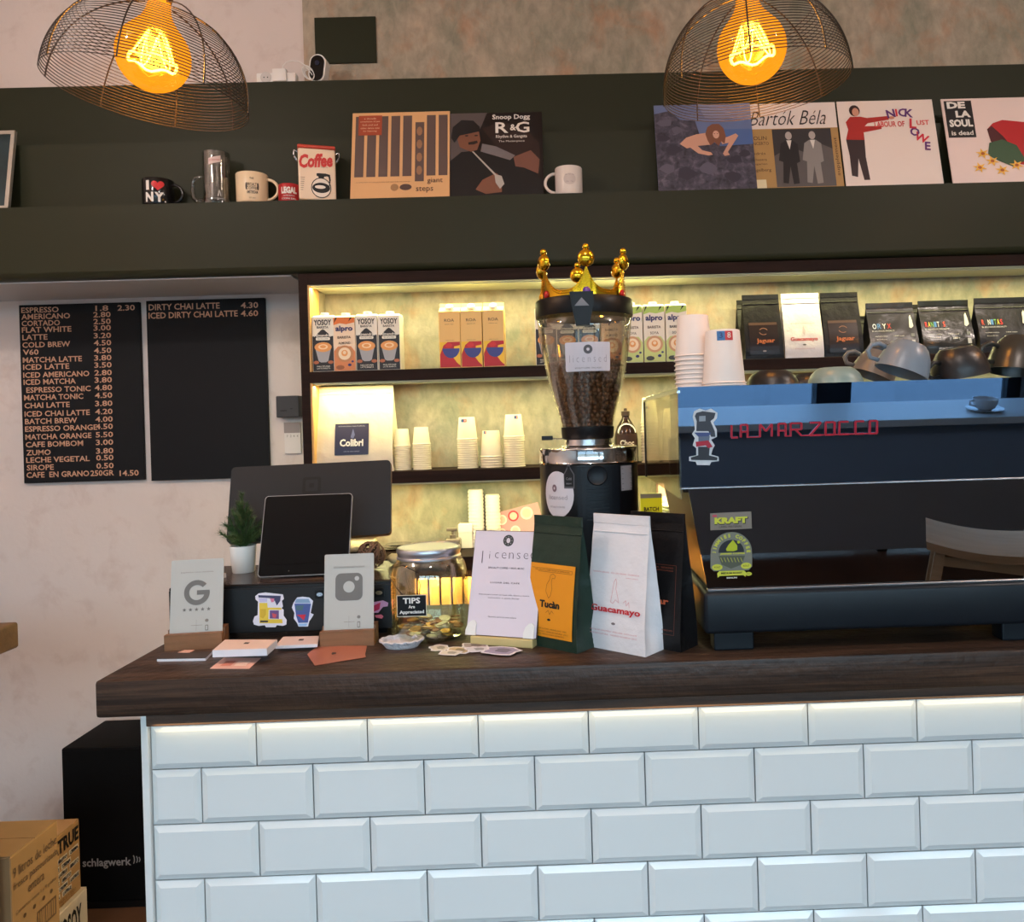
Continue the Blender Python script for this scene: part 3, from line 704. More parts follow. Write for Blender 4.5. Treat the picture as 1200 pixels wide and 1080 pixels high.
# ================================================================ MENU BOARDS on the pink wall
m_board = M('black_board', (22, 23, 26), .6, spec=.2)
m_copper = M('copper_letters', (196, 150, 122), .5)
BY = WY-.016
def board(x0, y0, x1, y1, label):
    a0 = W(x0, y0, BY); a1 = W(x1, y1, BY); w = a1.x-a0.x; h = a0.z-a1.z
    t = thing('menu_board', label, 'menu board', ((a0.x+a1.x)/2, BY, a1.z))
    obj('panel', MB().box(-w/2, w/2, 0, .0155, 0, h, .001), m_board, t)
    return t, w, h
t, w, h = board(22, 357.5, 169, 562, 'black price board with a full column of copper lettered drinks')
rows = [('ESPRESSO', 43, '1.8', 362), ('AMERICANO', 56, '2.80', 369.5), ('CORTADO', 44, '2.50', 377.5), ('FLAT WHITE', 57, '3.00', 385), ('LATTE', 29, '3.20', 394), ('COLD BREW', 55, '4.50', 402.5),
        ('V60', 18, '4.50', 411.5), ('MATCHA LATTE', 68, '3.80', 420), ('ICED LATTE', 53, '3.50', 428.5), ('ICED AMERICANO', 76, '2.80', 437.5), ('ICED MATCHA', 60, '3.80', 446), ('ESPRESSO TONIC', 74, '4.80', 455),
        ('MATCHA TONIC', 68, '4.50', 464), ('CHAI LATTE', 52, '3.80', 473.5), ('ICED CHAI LATTE', 75, '4.20', 483), ('BATCH BREW', 60, '4.00', 492), ('ESPRESSO ORANGE', 83, '4.50', 500.5), ('MATCHA ORANGE', 76, '5.50', 510),
        ('CAFE BOMBOM', 66, '3.00', 519), ('ZUMO', 28, '3.80', 529), ('LECHE VEGETAL', 73, '0.50', 537), ('SIROPE', 31, '0.50', 546.5)]
ks = S(BY)
def bq(px, py, t): 
    p = W(px, py, BY); return p.x-t.location.x, p.z-t.location.z
mp = flat(0)
for i, (s, wpx, pr, y) in enumerate(rows):
    x0 = 25+(y-362)*.035+(3 if s.startswith('ESPRESSO T') else 0)
    xa, za = bq(x0+wpx/2+.5, y+1, t); xb, zb = bq(109.5+ (y-362)*.02+10, y-1, t)
    its = [(s, xa, za, wpx*ks, 6.4*ks, .018), (pr, xb, zb, (15 if pr == '1.8' else 20)*ks, 6.4*ks, .018)]
    if i == 0:
        xc, zc = bq(148, y-1.5, t); its.append(('2.30', xc, zc, 20*ks, 6.6*ks, .018))
    texts(its, m_copper, t, mp, e=.001)
xa, za = bq(68, 555.5, t); xb, zb = bq(120, 554, t); xc, zc = bq(151.5, 554, t)
texts([('CAFE  EN GRANO', xa, za, 72*ks, 6.6*ks, .018), ('250GR', xb, zb, 27*ks, 6.6*ks, .018), ('14.50', xc, zc, 22*ks, 6.6*ks, .018)], m_copper, t, mp, e=.001)
t, w, h = board(171, 352.5, 316, 559, 'black board with only two lines of copper lettering at the top')
for (s, y, wpx, pr) in (('DIRTY CHAI LATTE', 359, 82, '4.30'), ('ICED DIRTY CHAI LATTE', 368.5, 103, '4.60')):
    xa, za = bq(175+wpx/2, y, t); xb, zb = bq(292.5, y-1.5, t)
    texts([(s, xa, za, wpx*ks, 7.2*ks, .018), (pr, xb, zb, 20*ks, 7*ks, .018)], m_copper, t, mp, e=.001)
# breaker box and thermostat-like calendar beside the shelving post
a0 = W(323, 464, BY-.03); a1 = W(350, 488.5, BY-.03)
t = thing('wall_box', 'dark grey plastic box on the wall right of the empty board', 'electrical box', ((a0.x+a1.x)/2+.006, WY-.0005, a1.z))
obj('housing', MB().box(-(a1.x-a0.x)/2-.006, (a1.x-a0.x)/2-.004, -.045, 0, 0, a0.z-a1.z, .003), M('dark_grey_plastic', (52, 52, 56), .5), t)
obj('slot', MB().box(-.03, -.008, -.0462, -.0448, .022, .025), m_blackm, t); obj('slot', MB().box(.004, .012, -.0462, -.0448, .028, .031), m_blackm, t)
a0 = W(330.5, 495, BY); a1 = W(352, 531, BY)
t = thing('wall_calendar', 'small white wall calendar with a grey header below the dark box', 'calendar', ((a0.x+a1.x)/2+.004, WY-.0005, a1.z))
w = a1.x-a0.x; h = a0.z-a1.z
obj('pad', MB().box(-w/2, w/2-.004, -.008, 0, 0, h, .0006), m_paper, t)
obj('header', MB().box(-w/2, w/2-.004, -.0095, -.0081, h*.66, h), M('calendar_grey', (150, 140, 138), .6), t)
texts([('7', -w*.32, h*.56, .005, .008), ('2', -w*.12, h*.56, .005, .008), ('4', w*.06, h*.56, .005, .008), ('4', w*.26, h*.56, .005, .008)], m_greyprint, t, flat(-.008))

# ================================================================ SHELF GOODS
IY = 2.52                                    # front plane of goods near the shelf edge
kI = S(IY)
def sx(px, py=430, Y=IY): return W(px, py, Y).x
m_carton_w = P_((228, 220, 204), .5); m_capw = P_((232, 226, 210), .4)
def brick(label, px, w, hpx, dz, z=None, front=IY, group=None, name='milk_carton', base=m_carton_w):
    """brick carton: body with folded top slope and screw cap"""
    w = w*kI; h = hpx*kI; d = .062
    t = thing(name, label, 'carton', (sx(px), front+d/2, zS1), group=group)
    top = h-.007
    mb = MB().box(-w/2, w/2, -d/2, d/2, 0, top, .0012, 1)
    obj('body', mb, base, t)
    mb = MB(); mb.hexa([(-w/2+.001, -d/2+.001, top-.0006), (w/2-.001, -d/2+.001, top-.0006), (w/2-.001, d/2-.001, top-.0006), (-w/2+.001, d/2-.001, top-.0006), (-w/2+.003, -d/2+.014, h-.001), (w/2-.003, -d/2+.014, h-.001), (w/2-.003, d/2-.001, h), (-w/2+.003, d/2-.001, h)])
    obj('folded_top', mb, base, t)
    obj('cap', MB().lathe([(0, 0), (.0135, 0), (.0135, .009), (.012, .0105), (0, .0105)], 20, (0, -.006, h-.003)), m_capw, t, smooth=True)
    return t, w, h, flat(-d/2)
m_yblack = P_((30, 27, 28)); m_foam = P_((222, 152, 84)); m_foam2 = P_((240, 206, 160)); m_cupgrey = P_((158, 158, 160)); m_alm = P_((170, 96, 60))
def yosoy(px, label, w=25.5, hpx=67):
    t, w, h, mp = brick(label, px, w, hpx, 0)
    z1 = h*.69
    pts = [(-w*.47, .002), (w*.47, .002), (w*.47, h*.62)]+[(w*.47-(w*.94)*i/12, h*.62+(.006 if 2 < i < 10 else 0)+.016*math.exp(-((i-6)/2.4)**2)) for i in range(13)]+[(-w*.47, h*.62)]
    decal('black_panel', pts, m_yblack, t, mp)
    texts([('YOSOY', 0, h*.86, w*.80, h*.10, .03), ('BARISTA', 0, h*.775, w*.52, h*.040, .02)], m_yblack, t, mp)
    text('Almendras', 0, h*.635, w*.80, h*.050, m_capw, t, mp, e=.0016, bold=.02, shear=.15)
    decal('banner', rrect(-w*.32, w*.32, h*.55, h*.60, .003), m_capw, t, mp, .0012); text('SIN AZUCARES', 0, h*.575, w*.50, h*.022, m_yblack, t, mp, e=.0018)
    decal('cup_picture', [(-w*.37, h*.43), (w*.37, h*.43), (w*.22, h*.19), (w*.12, h*.165), (-w*.12, h*.165), (-w*.22, h*.19)], m_cupgrey, t, mp, .0012)
    decal('foam_picture', disc(0, h*.43, w*.39, h*.085, 22), m_foam, t, mp, .0016)
    decal('foam_picture', disc(0, h*.435, w*.22, h*.045, 16), m_foam2, t, mp, .0020); decal('foam_picture', disc(0, h*.437, w*.14, h*.026, 12), m_foam, t, mp, .0024)
    for s_ in (-1, 1): decal('almond_picture', disc(s_*w*.33, h*.165, w*.13, h*.03, 10), m_alm, t, mp, .0018)
    texts([('PARA ESPUMAR', 0, h*.095, w*.60, h*.024), ('LATTE BARISTA', 0, h*.060, w*.60, h*.024)], m_capw, t, mp, e=.0016)
    return t
yosoy(379.5, 'black and white oat drink carton at the left end of the top shelf')
m_or = P_((214, 112, 44)); m_navy = P_((36, 38, 98)); m_brn = P_((150, 88, 50))
def alpro(px, label, green=False, w=25, hpx=66, cat=None):
    t, w, h, mp = brick(label, px, w, hpx, 0, base=M('carton_peach', (232, 206, 176), .5) if not green else m_carton_w)
    if green: topc = P_((168, 196, 92)); low = P_((190, 204, 128))
    else: topc = m_or; low = P_((206, 128, 78))
    decal('top_band', [(-w*.49, h*.82), (-w*.2, h*.85), (w*.1, h*.83), (w*.49, h*.86), (w*.49, h*.955), (-w*.49, h*.955)], topc, t, mp)
    decal('leaf_print', [(-w*.48, h*.84), (-w*.30, h*.955), (-w*.40, h*.955)], m_ink, t, mp, .0012); decal('leaf_print', [(w*.2, h*.87), (w*.40, h*.955), (w*.30, h*.955)], m_ink, t, mp, .0012)
    text('alpro', 0, h*.745, w*.80, h*.125, m_navy, t, mp, bold=.035)
    texts([('BARISTA', 0, h*.60, w*.62, h*.045, .02), ('SOYA' if green else 'ALMOND', 0, h*.50, w*.40 if green else w*.55, h*.045, .01)], P_((70, 50, 40)), t, mp)
    decal('lower_print', [(-w*.49, .002), (w*.49, .002), (w*.49, h*.34), (w*.3, h*.44), (-w*.3, h*.44), (-w*.49, h*.36)], low, t, mp, .0008)
    decal('cup_picture', disc(0, h*.31, w*.39, w*.39, 24), P_((186, 130, 84)) if not green else P_((200, 150, 110)), t, mp, .0012); decal('foam_picture', disc(0, h*.31, w*.29, w*.29, 20), P_((238, 214, 180)), t, mp, .0016)
    decal('foam_picture', disc(0, h*.32, w*.15, w*.15, 14), m_foam, t, mp, .002); decal('foam_picture', disc(0, h*.33, w*.08, w*.08, 12), P_((238, 214, 180)), t, mp, .0024)
    decal('bean_print', disc(w*.22, h*.11, w*.09, h*.025, 9), m_navy, t, mp, .0012); decal('bean_print', disc(w*.36, h*.17, w*.06, h*.018, 9), m_navy, t, mp, .0012)
    decal('nut_print', disc(-w*.22, h*.07, w*.2, h*.04, 9), m_brn if not green else P_((60, 60, 54)), t, mp, .0012)
    return t
alpro(404.5, 'orange almond drink carton between two black and white cartons')
yosoy(430.5, 'black and white oat drink carton right of the orange carton')
yosoy(457, 'rightmost of the black and white cartons in the left group on the top shelf', hpx=66.5)
yosoy(641, 'black and white carton showing beside the left edge of the grinder hopper', hpx=69)
for px in (666, 692): yosoy(px, 'black and white carton seen through the grinder hopper' + (', the left one' if px == 666 else ', the right one'))
alpro(718, 'orange almond drink carton seen through the right part of the hopper')
alpro(742, 'green soya drink carton half hidden by the grinder hopper', True, hpx=69); alpro(768, 'green soya drink carton in the middle of the three green ones', True, hpx=69); alpro(794, 'green soya drink carton behind the paper cups on the machine', True, hpx=69)
# gable-top cartons
m_roa = P_((226, 184, 112), .5)
def roa(px, label):
    w = 25*kI; h = 77*kI; d = .066; hb = h*.865
    t = thing('gable_carton', label, 'carton', (sx(px), IY+d/2, zS1), group='yellow gable cartons on the top shelf')
    mb = MB().box(-w/2, w/2, -d/2, d/2, 0, hb, .0012, 1); obj('body', mb, m_roa, t)
    mb = MB().prismx([(-d/2+.0005, hb-.0008), (d/2-.0005, hb-.0008), (.0015, h-.012), (.0015, h), (-.0015, h), (-.0015, h-.012)], -w/2+.0005, w/2-.0005); obj('gable', mb, P_((230, 208, 150)), t)
    R_ = Matrix.Translation((0, -d*.30, hb+.012)) @ Matrix.Rotation(-math.radians(42), 4, 'X')
    R_ = Matrix.Translation((0, -d*.27, hb+.010)) @ Matrix.Rotation(math.radians(42), 4, 'X')
    obj('cap', MB().lathe([(0, 0), (.0125, 0), (.0125, .009), (.011, .0105), (0, .0105)], 18).xf(R_), m_capw, t, smooth=True)
    mp = flat(-d/2)
    texts([('ROA', 0, hb*.84, w*.46, h*.045), ('BARISTA OAT', 0, hb*.77, w*.40, h*.012), ('bebida de avena', 0, hb*.49, w*.40, h*.010)], P_((70, 50, 46)), t, mp)
    decal('red_print', rect(-w*.47, w*.47, .003, hb*.46), P_((176, 28, 34)), t, mp)
    decal('yellow_print', [(-w*.47, hb*.46), (-w*.47, hb*.24), (-w*.36, hb*.34), (-w*.3, hb*.40), (-w*.1, hb*.46)], P_((236, 190, 50)), t, mp, .001)
    decal('yellow_print', [(w*.47, hb*.04), (w*.47, hb*.40), (w*.2, hb*.38), (w*.12, hb*.2), (w*.3, hb*.1)], P_((236, 190, 50)), t, mp, .001)
    decal('blue_print', [(-w*.36, hb*.345)]+[(w*.05+w*.40*math.cos(u), hb*.345+hb*.17*math.sin(u)) for u in [PI+i*PI/12 for i in range(13)]], P_((54, 62, 130)), t, mp, .0014)
    decal('red_disc', disc(-w*.06, hb*.40, w*.17, hb*.045, 14), P_((200, 40, 40)), t, mp, .0018)
roa(528, 'leftmost of the three yellow gable cartons'); roa(553.5, 'middle one of the three yellow gable cartons'); roa(579.5, 'rightmost of the three yellow gable cartons')

# ---- coffee pouches
def pouch(name, label, w, d, h, mat, loc, rz=0, group=None, seal=.09, flatten=.42, seed=0, bulge=.10, lean=0):
    """side-gusset bag: square base, front and back closing to a sealed band, creased film"""
    t = thing(name, label, 'coffee bag', loc, rz=rz, group=group)
    rnd = random.Random(seed)
    nz, nx = 26, 12; mb = MB(); bm = mb.bm; rows_ = []
    def prof(v):          # half depth at relative height v
        if v > 1-seal: return .0014
        u = v/(1-seal)
        return .0014+(d/2-.0014)*(1-max(0, (u-.12)/.88)**(1/ .80))*(1+bulge*math.sin(PI*min(1, u*1.25)))
    def half_w(v): return w/2*(1-.03*v)
    off = Vector((rnd.uniform(0, 50), rnd.uniform(0, 50), 0))
    for iz in range(nz+1):
        v = iz/nz; z = v*h; hd = prof(v); hw = half_w(v); ring = []
        inn = (min(hd*.9, .016))*(1-max(0, 1-v*6))
        for ix in range(nx+1):
            x = -hw+2*hw*ix/nx; nn = noise.noise(Vector((x*38, z*30, 0))+off)*.0011*(1 if .06 < v < .93 else .2)
            ring.append((x, -hd-nn, z))
        for f in (.33, .5, .67):
            ring.append((hw-inn*math.sin(PI*f), -hd+2*hd*f, z))
        for ix in range(nx+1):
            x = hw-2*hw*ix/nx; nn = noise.noise(Vector((x*38, z*30, 9))+off)*.0011*(1 if .06 < v < .93 else .2)
            ring.append((x, hd+nn, z))
        for f in (.33, .5, .67):
            ring.append((-hw+inn*math.sin(PI*f), hd-2*hd*f, z))
        rows_.append([bm.verts.new(p) for p in ring])
    n = len(rows_[0])
    for a_, b_ in zip(rows_, rows_[1:]):
        for i in range(n): bm.faces.new((a_[i], a_[(i+1) % n], b_[(i+1) % n], b_[i]))
    bm.faces.new(rows_[0][::-1]); bm.faces.new(rows_[-1])
    o = obj('bag', mb, mat, t, smooth=True)
    def mp(x, z, e):
        v = min(max(z/h, 0), 1); return Vector((x, -prof(v)-.0014-e, z))
    # zip ridge and heat seal crimp
    hs = h*(1-seal)
    obj('zip_ridge', MB().tube([(-w*.47, -prof((hs-.012)/h)-.001, hs-.012), (w*.47, -prof((hs-.012)/h)-.001, hs-.012)], .0014, 6), mat, t)
    obj('seal', MB().box(-w*.485, w*.485, -.0024, .0024, hs+.003, h, .0006, 1), mat, t)
    return t, mp
m_bagblack = M('matt_black_film', (22, 20, 21), .42, spec=.3, bump=.9, nscale=14)
m_bagwhite = M('white_film', (226, 220, 216), .38, bump=.7, nscale=14)
m_baggreen = M('dark_green_film', (24, 46, 35), .45, bump=.8, nscale=11)
BYd = .075
def shelf_bag(label, x0, x1, ytop, ybot, mat, seed, z=None, Y=IY, **kw):
    w = (x1-x0)*S(Y); h = (ybot-ytop)*S(Y)
    return pouch('coffee_bag', label, w, BYd, h, mat, (sx((x0+x1)/2, 380, Y), Y+BYd/2, zS1), seed=seed, **kw)+(w, h)
def jaguar(label, x0, x1, y0, y1, seed):
    t, mp, w, h = shelf_bag(label, x0, x1, y0, y1, m_bagblack, seed)
    decal('label', rect(-w*.38, w*.38, h*.07, h*.56), P_((40, 30, 30), .22), t, mp, .0006, .012)
    decal('label_band', rect(-w*.37, w*.37, h*.52, h*.56), P_((78, 52, 38), .4), t, mp, .0010, .012)
    text('Jaguar', w*.04, h*.27, w*.48, h*.085, P_((206, 112, 56)), t, mp, bold=.02, e=.0014)
    for (a0_, a1_) in ((.4, 2.6), (3.4, 5.4)):
        ring = [(w*.12*math.cos(u), h*.42+h*.055*math.sin(u)) for u in [a0_+i*(a1_-a0_)/8 for i in range(9)]]
        ring += [(w*.10*math.cos(u), h*.42+h*.045*math.sin(u)) for u in [a1_-i*(a1_-a0_)/8 for i in range(9)]]
        decal('line_drawing', ring, P_((150, 100, 70)), t, mp, .0014)
    decal('emblem', disc(0, h*.12, w*.05, h*.012, 10), P_((170, 150, 140)), t, mp, .0014)
    return t
# pale bag at the back edge, then the row
shelf_bag('plain black coffee bag standing half hidden at the left end of the bags', 866, 905, 345, 419, m_bagblack, 11, Y=2.60)
jaguar('black coffee bag with orange lettering left of the white bag on the top shelf', 872.5, 917.5, 342, 420, 1)
t, mp, w, h = shelf_bag('white coffee bag with red lettering between the two black bags on the shelf', 919, 965, 340.5, 418.5, m_bagwhite, 2)
text('Guacamayo', 0, h*.28, w*.70, h*.075, m_red, t, mp, bold=.03); texts([('- - - - - - - - - - -', 0, h*.53, w*.6, h*.012), ('- - - - - - - - -', 0, h*.14, w*.5, h*.01)], P_((206, 150, 146)), t, mp)
decal('line_drawing', [(-.004, h*.38), (0, h*.50), (.006, h*.42), (.003, h*.34)], P_((206, 190, 186)), t, mp, .0008); decal('emblem', disc(0, h*.20, w*.05, h*.012, 10), m_greyprint, t, mp)
jaguar('black coffee bag with orange lettering right of the white bag on the top shelf', 965.5, 1011.5, 340, 418, 3)
def oryx(label, x0, x1, y0, y1, word, cols, seed, mat):
    t, mp, w, h = shelf_bag(label, x0, x1, y0, y1, mat, seed, seal=.12)
    n = len(word); cw = w*.40/n
    for i, (ch, c_) in enumerate(zip(word, cols)):
        text(ch, -w*.24+(i-n/2+.5)*cw+.003, h*.55, cw*.8, h*.10, P_(c_), t, mp, bold=.01)
    texts([('EL SALVADOR SPECIALTY', -w*.20, h*.46, w*.46, h*.025), ('washed arabica', -w*.26, h*.36, w*.26, h*.02), ('bourbon', -w*.26, h*.30, w*.2, h*.02), ('250 g', w*.14, h*.28, w*.14, h*.05, .03), ('1400 masl', w*.10, h*.36, w*.2, h*.02), ('SPECIALTY COFFEE ROASTERS', w*.02, h*.10, w*.46, h*.035, .02)], m_w, t, mp)
    decal('figure_print', [(w*.34, h*.52), (w*.37, h*.72), (w*.40, h*.76), (w*.42, h*.66), (w*.43, h*.54), (w*.38, h*.50)], P_((206, 204, 200)), t, mp)
    decal('small_label', rect(w*.355, w*.425, h*.18, h*.28), P_((196, 196, 192)), t, mp); decal('small_label', rect(w*.355, w*.425, h*.34, h*.40), P_((120, 120, 118)), t, mp)
    return t
shelf_bag('plain black coffee bag peeking out right of the second orange lettered black bag', 1003, 1040, 366, 417, m_bagblack, 12, Y=2.60)
m_bagdark2 = M('satin_black_film', (34, 33, 36), .28, bump=.4, nscale=14)
oryx('wide black coffee bag with a four letter name in pale blue and red', 1019, 1077, 352, 416, 'ORYX', ((220, 226, 236), (80, 130, 180), (220, 220, 220), (190, 60, 50)), 4, m_bagdark2)
shelf_bag('plain black coffee bag behind the gap between the two wide black bags', 1066, 1100, 352, 415, m_bagblack, 13, Y=2.60)
RC = ((226, 60, 60), (226, 200, 70), (110, 170, 90), (80, 130, 190), (226, 226, 226), (40, 40, 40), (220, 80, 60))
oryx('shiny wide black coffee bag with a seven letter name in several colours', 1081, 1143, 350, 415, 'RANITAS', RC, 5, M('glossy_black_film', (40, 40, 38), .2, bump=.5, nscale=10))
oryx('black coffee bag with many coloured letters cut by the right edge of the photo', 1147.5, 1212, 346.5, 413, 'RANITAS', RC[::-1], 6, m_bagdark2)

# ---- second shelf: large paper bag, cup stacks
ZB = zS2
w = 92*kI; h = 102*kI
t, mp = pouch('coffee_bag', 'tall cream paper coffee sack with a navy label at the left of the middle shelf', w, .10, h, M('cream_paper_film', (214, 200, 176), .5, bump=1.0, nscale=9), (sx(413.5, 500, 2.535), 2.585, ZB), seed=21, seal=.05)
decal('navy_label', rect(-w*.24, w*.19, h*.20, h*.56), P_((38, 38, 66), .35), t, mp, .0014, .02)
text('Colibri', -w*.025, h*.34, w*.30, h*.085, m_w, t, mp, bold=.035, e=.0022)
texts([('ETHIOPIA NATURAL', -w*.025, h*.53, w*.34, h*.012), ('cafe de especialidad', -w*.025, h*.24, w*.2, h*.014)], P_((170, 170, 190)), t, mp, e=.0022)
decal('line_drawing', [(-w*.04, h*.40), (-w*.01, h*.50), (w*.015, h*.43), (-w*.005, h*.385)], P_((96, 100, 140)), t, mp, .0022)

m_papercup = M('paper_cup_white', (232, 220, 194), .6); m_papercup2 = M('paper_cup_plain', (226, 216, 208), .55)
def cup_mesh(rt_, rb, h, name='paper_cup'):
    # upturned cup: rim down at z=0
    mb = MB().lathe([(rt_-.0022, 0), (rt_+.0010, -.0002), (rt_+.0024, .0014), (rt_+.0010, .0030), (rt_-.0004, .0034), (rb, h-.0015), (rb-.0007, h), (rb-.0022, h-.0004), (rb-.003, h-.006), (0, h-.006)], 28)
    me = mb.mesh(name)
    for p in me.polygons: p.use_smooth = True
    try: me.set_sharp_from_angle(angle=math.radians(35))
    except Exception: pass
    return me
CUPS = {}
ORD = ['lowest', 'second lowest', 'third', 'fourth', 'fifth', 'sixth', 'seventh', 'eighth', 'ninth', 'tenth', 'eleventh', 'twelfth', 'thirteenth', 'fourteenth', 'fifteenth', 'sixteenth']
def nth(i): return ORD[i] + (' from the bottom' if i > 1 else '')
def cup_stack(x, Y, z, rt_, rb, hc, n, pitch, where, mat, sticker=None, seed=0, grp='paper cups stacked upside down'):
    key = (round(rt_, 4), round(hc, 4), mat.name)
    if key not in CUPS:
        me = cup_mesh(rt_, rb, hc); me.materials.append(mat); CUPS[key] = me
    rnd = random.Random(seed)
    for i in range(n):
        o = bpy.data.objects.new('paper_cup', CUPS[key]); COL.objects.link(o)
        o.location = (x+rnd.uniform(-.0004, .0004), Y, z+.0004+i*pitch); o.rotation_euler = (0, 0, rnd.uniform(0, 6))
        if i == n-1:
            o.rotation_euler = (0, 0, 0)
            tag(o, 'topmost cup of '+where, 'paper cup', grp)
            if sticker:
                Rf = lambda zz: rt_+(rb-rt_)*zz/hc
                mp = cone(Rf); sx0, zc, sw, sh = sticker
                a = decal('sticker', rect(sx0-sw/2, sx0, zc-sh/2, zc+sh/2), P_((60, 110, 160)), o, mp, .0004, .004)
                b = decal('sticker', rect(sx0, sx0+sw/2, zc-sh/2, zc+sh/2), P_((196, 52, 52)), o, mp, .0004, .004)
                text('3', sx0-sw*.25, zc+sh*.05, sw*.22, sh*.6, m_navy, o, mp, e=.0008); text('8', sx0+sw*.25, zc+sh*.05, sw*.22, sh*.6, m_capw, o, mp, e=.0008)
        else: tag(o, 'cup '+nth(i)+' in '+where, 'paper cup', 'lower cups of '+where)
def stack_px(x0, x1, ytop, yrim, ybot, where, n, mat, z, Y, sticker=None, ratio=.78, seed=0):
    k_ = S(Y); rt_ = (x1-x0)/2*k_-.0014; hc = (yrim-ytop)*k_; tot = (ybot-yrim)*k_
    cup_stack(sx((x0+x1)/2, (ytop+ybot)/2, Y), Y, z, rt_, rt_*ratio, hc, n, (tot-.0005)/(n-1), where, mat, sticker, seed)
YC = 2.575
stack_px(461.5, 481.5, 504, 524, 552, 'the small cup stack touching the paper sack', 13, m_papercup, ZB, YC)
stack_px(483.5, 505, 502, 522, 551.5, 'the second small stack from the paper sack', 13, m_papercup, ZB, YC)
stack_px(535.5, 560, 490, 516, 549.5, 'the tall cup stack left of the wide one', 14, m_papercup, ZB, YC, (-.007, .060, .019, .010))
stack_px(562.5, 589, 505.5, 536, 548.5, 'the short wide cup stack on the middle shelf', 5, m_papercup, ZB, YC, (-.018, .078, .010, .009))
stack_px(590, 615, 487.5, 513.5, 548.5, 'the tall cup stack beside the grinder', 14, m_papercup, ZB, YC, (.010, .062, .012, .010))
stack_px(751, 772, 468, 498, 544, 'the stack seen through the machine side', 14, m_papercup, ZB, YC, (-.008, .05, .012, .009))
stack_px(776, 797, 480, 504, 543, 'the cup stack behind the machine edge', 14, m_papercup, ZB, YC)
# syrup bottle behind the grinder
c = W(735, 545, 2.57)
t = thing('syrup_bottle', 'dark chocolate syrup bottle on the middle shelf right of the grinder neck', 'bottle', (c.x, 2.58, ZB))
kb = S(2.7)
obj('body', MB().lathe([(0, 0), (.036, 0), (.038, .004), (.038, .075), (.036, .095), (.028, .118), (.016, .138), (.012, .146), (.012, .152), (0, .152)], 28), M('chocolate_syrup', (38, 22, 18), .15), t, smooth=True)
obj('cap', MB().lathe([(0, .152), (.014, .152), (.014, .166), (.006, .168), (.005, .176), (0, .177)], 20), M('bottle_cap', (60, 44, 34), .4), t, smooth=True)
mp = cyl(.038)
decal('label', rect(-.036, .036, .052, .094), P_((64, 42, 34)), t, mp, .0006, .006); text('Choc', 0, .066, .046, .018, m_capw, t, mp, bold=.03, e=.0012)
decal('label_arc', [(.034*math.cos(u), .098+.030*math.sin(u)) for u in [i*PI/12 for i in range(13)]]+[(.030*math.cos(u), .098+.026*math.sin(u)) for u in [PI-i*PI/12 for i in range(13)]], m_capw, t, lambda x, z, e: Vector((x*.86, -.0375+max(0, z-.095)*.42-e, z)), .002)

# ---- third level: back bar worktop goods
Z3 = zS3; Y3 = 2.70
def lidcol(x0, x1, ytop, n, label):
    k_ = S(2.645); r = (x1-x0)/2*k_; c = W((x0+x1)/2, 640, 2.645)
    zt = W((x0+x1)/2, ytop, 2.645).z; p = (zt-Z3)/n
    me = MB().lathe([(0, p*.4), (r*.86, p*.4), (r*.9, 0), (r, 0), (r, p*.55), (r*.92, p*.6), (r*.9, p*.98), (0, p*.98)], 22).mesh('cup_lid'); me.materials.append(m_papercup2)
    for p_ in me.polygons: p_.use_smooth = False
    for i in range(n):
        o = bpy.data.objects.new('cup_lid', me); COL.objects.link(o); o.location = (c.x, 2.645, Z3+p*i)
        if i == n-1: tag(o, 'topmost lid of '+label, 'cup lid', 'topmost lids')
        else: tag(o, 'white lid '+nth(i)+' in '+label, 'cup lid', 'lids of '+label)
lidcol(550, 568.5, 573, 16, 'the taller lid column behind the white sign'); lidcol(570, 587.5, 579, 15, 'the shorter lid column behind the white sign')
c = W(546, 645, 2.63)
t = thing('napkin_box', 'small white card box between the soap pump and the lid columns', 'box', (c.x+.003, 2.635, Z3))
kk = S(2.7); obj('carton', MB().box(-.024, .020, -.02, .02, 0, 27*kk, .001), m_papercup2, t); obj('flap', MB().box(-.024, .020, -.021, -.0202, 18*kk, 27*kk), m_white, t)
c = W(531.5, 645, 2.58)
t = thing('soap_bottle', 'grey square soap bottle with pump on the back bar', 'soap dispenser', (c.x, 2.58, Z3))
m_soap = M('grey_soap_bottle', (120, 108, 96), .35); kk = S(2.58)
obj('body', MB().box(-9*kk, 9*kk, -.02, .02, 0, 14*kk, .006, 3), m_soap, t, smooth=True)
obj('neck', MB().lathe([(0, 14*kk), (.010, 14*kk), (.010, 18*kk), (.005, 18.5*kk), (.005, 23*kk), (0, 23*kk)], 16), m_soap, t, smooth=True)
obj('pump_head', MB().box(-.020, .014, -.006, .006, 22.5*kk, 26*kk, .002), m_soap, t)
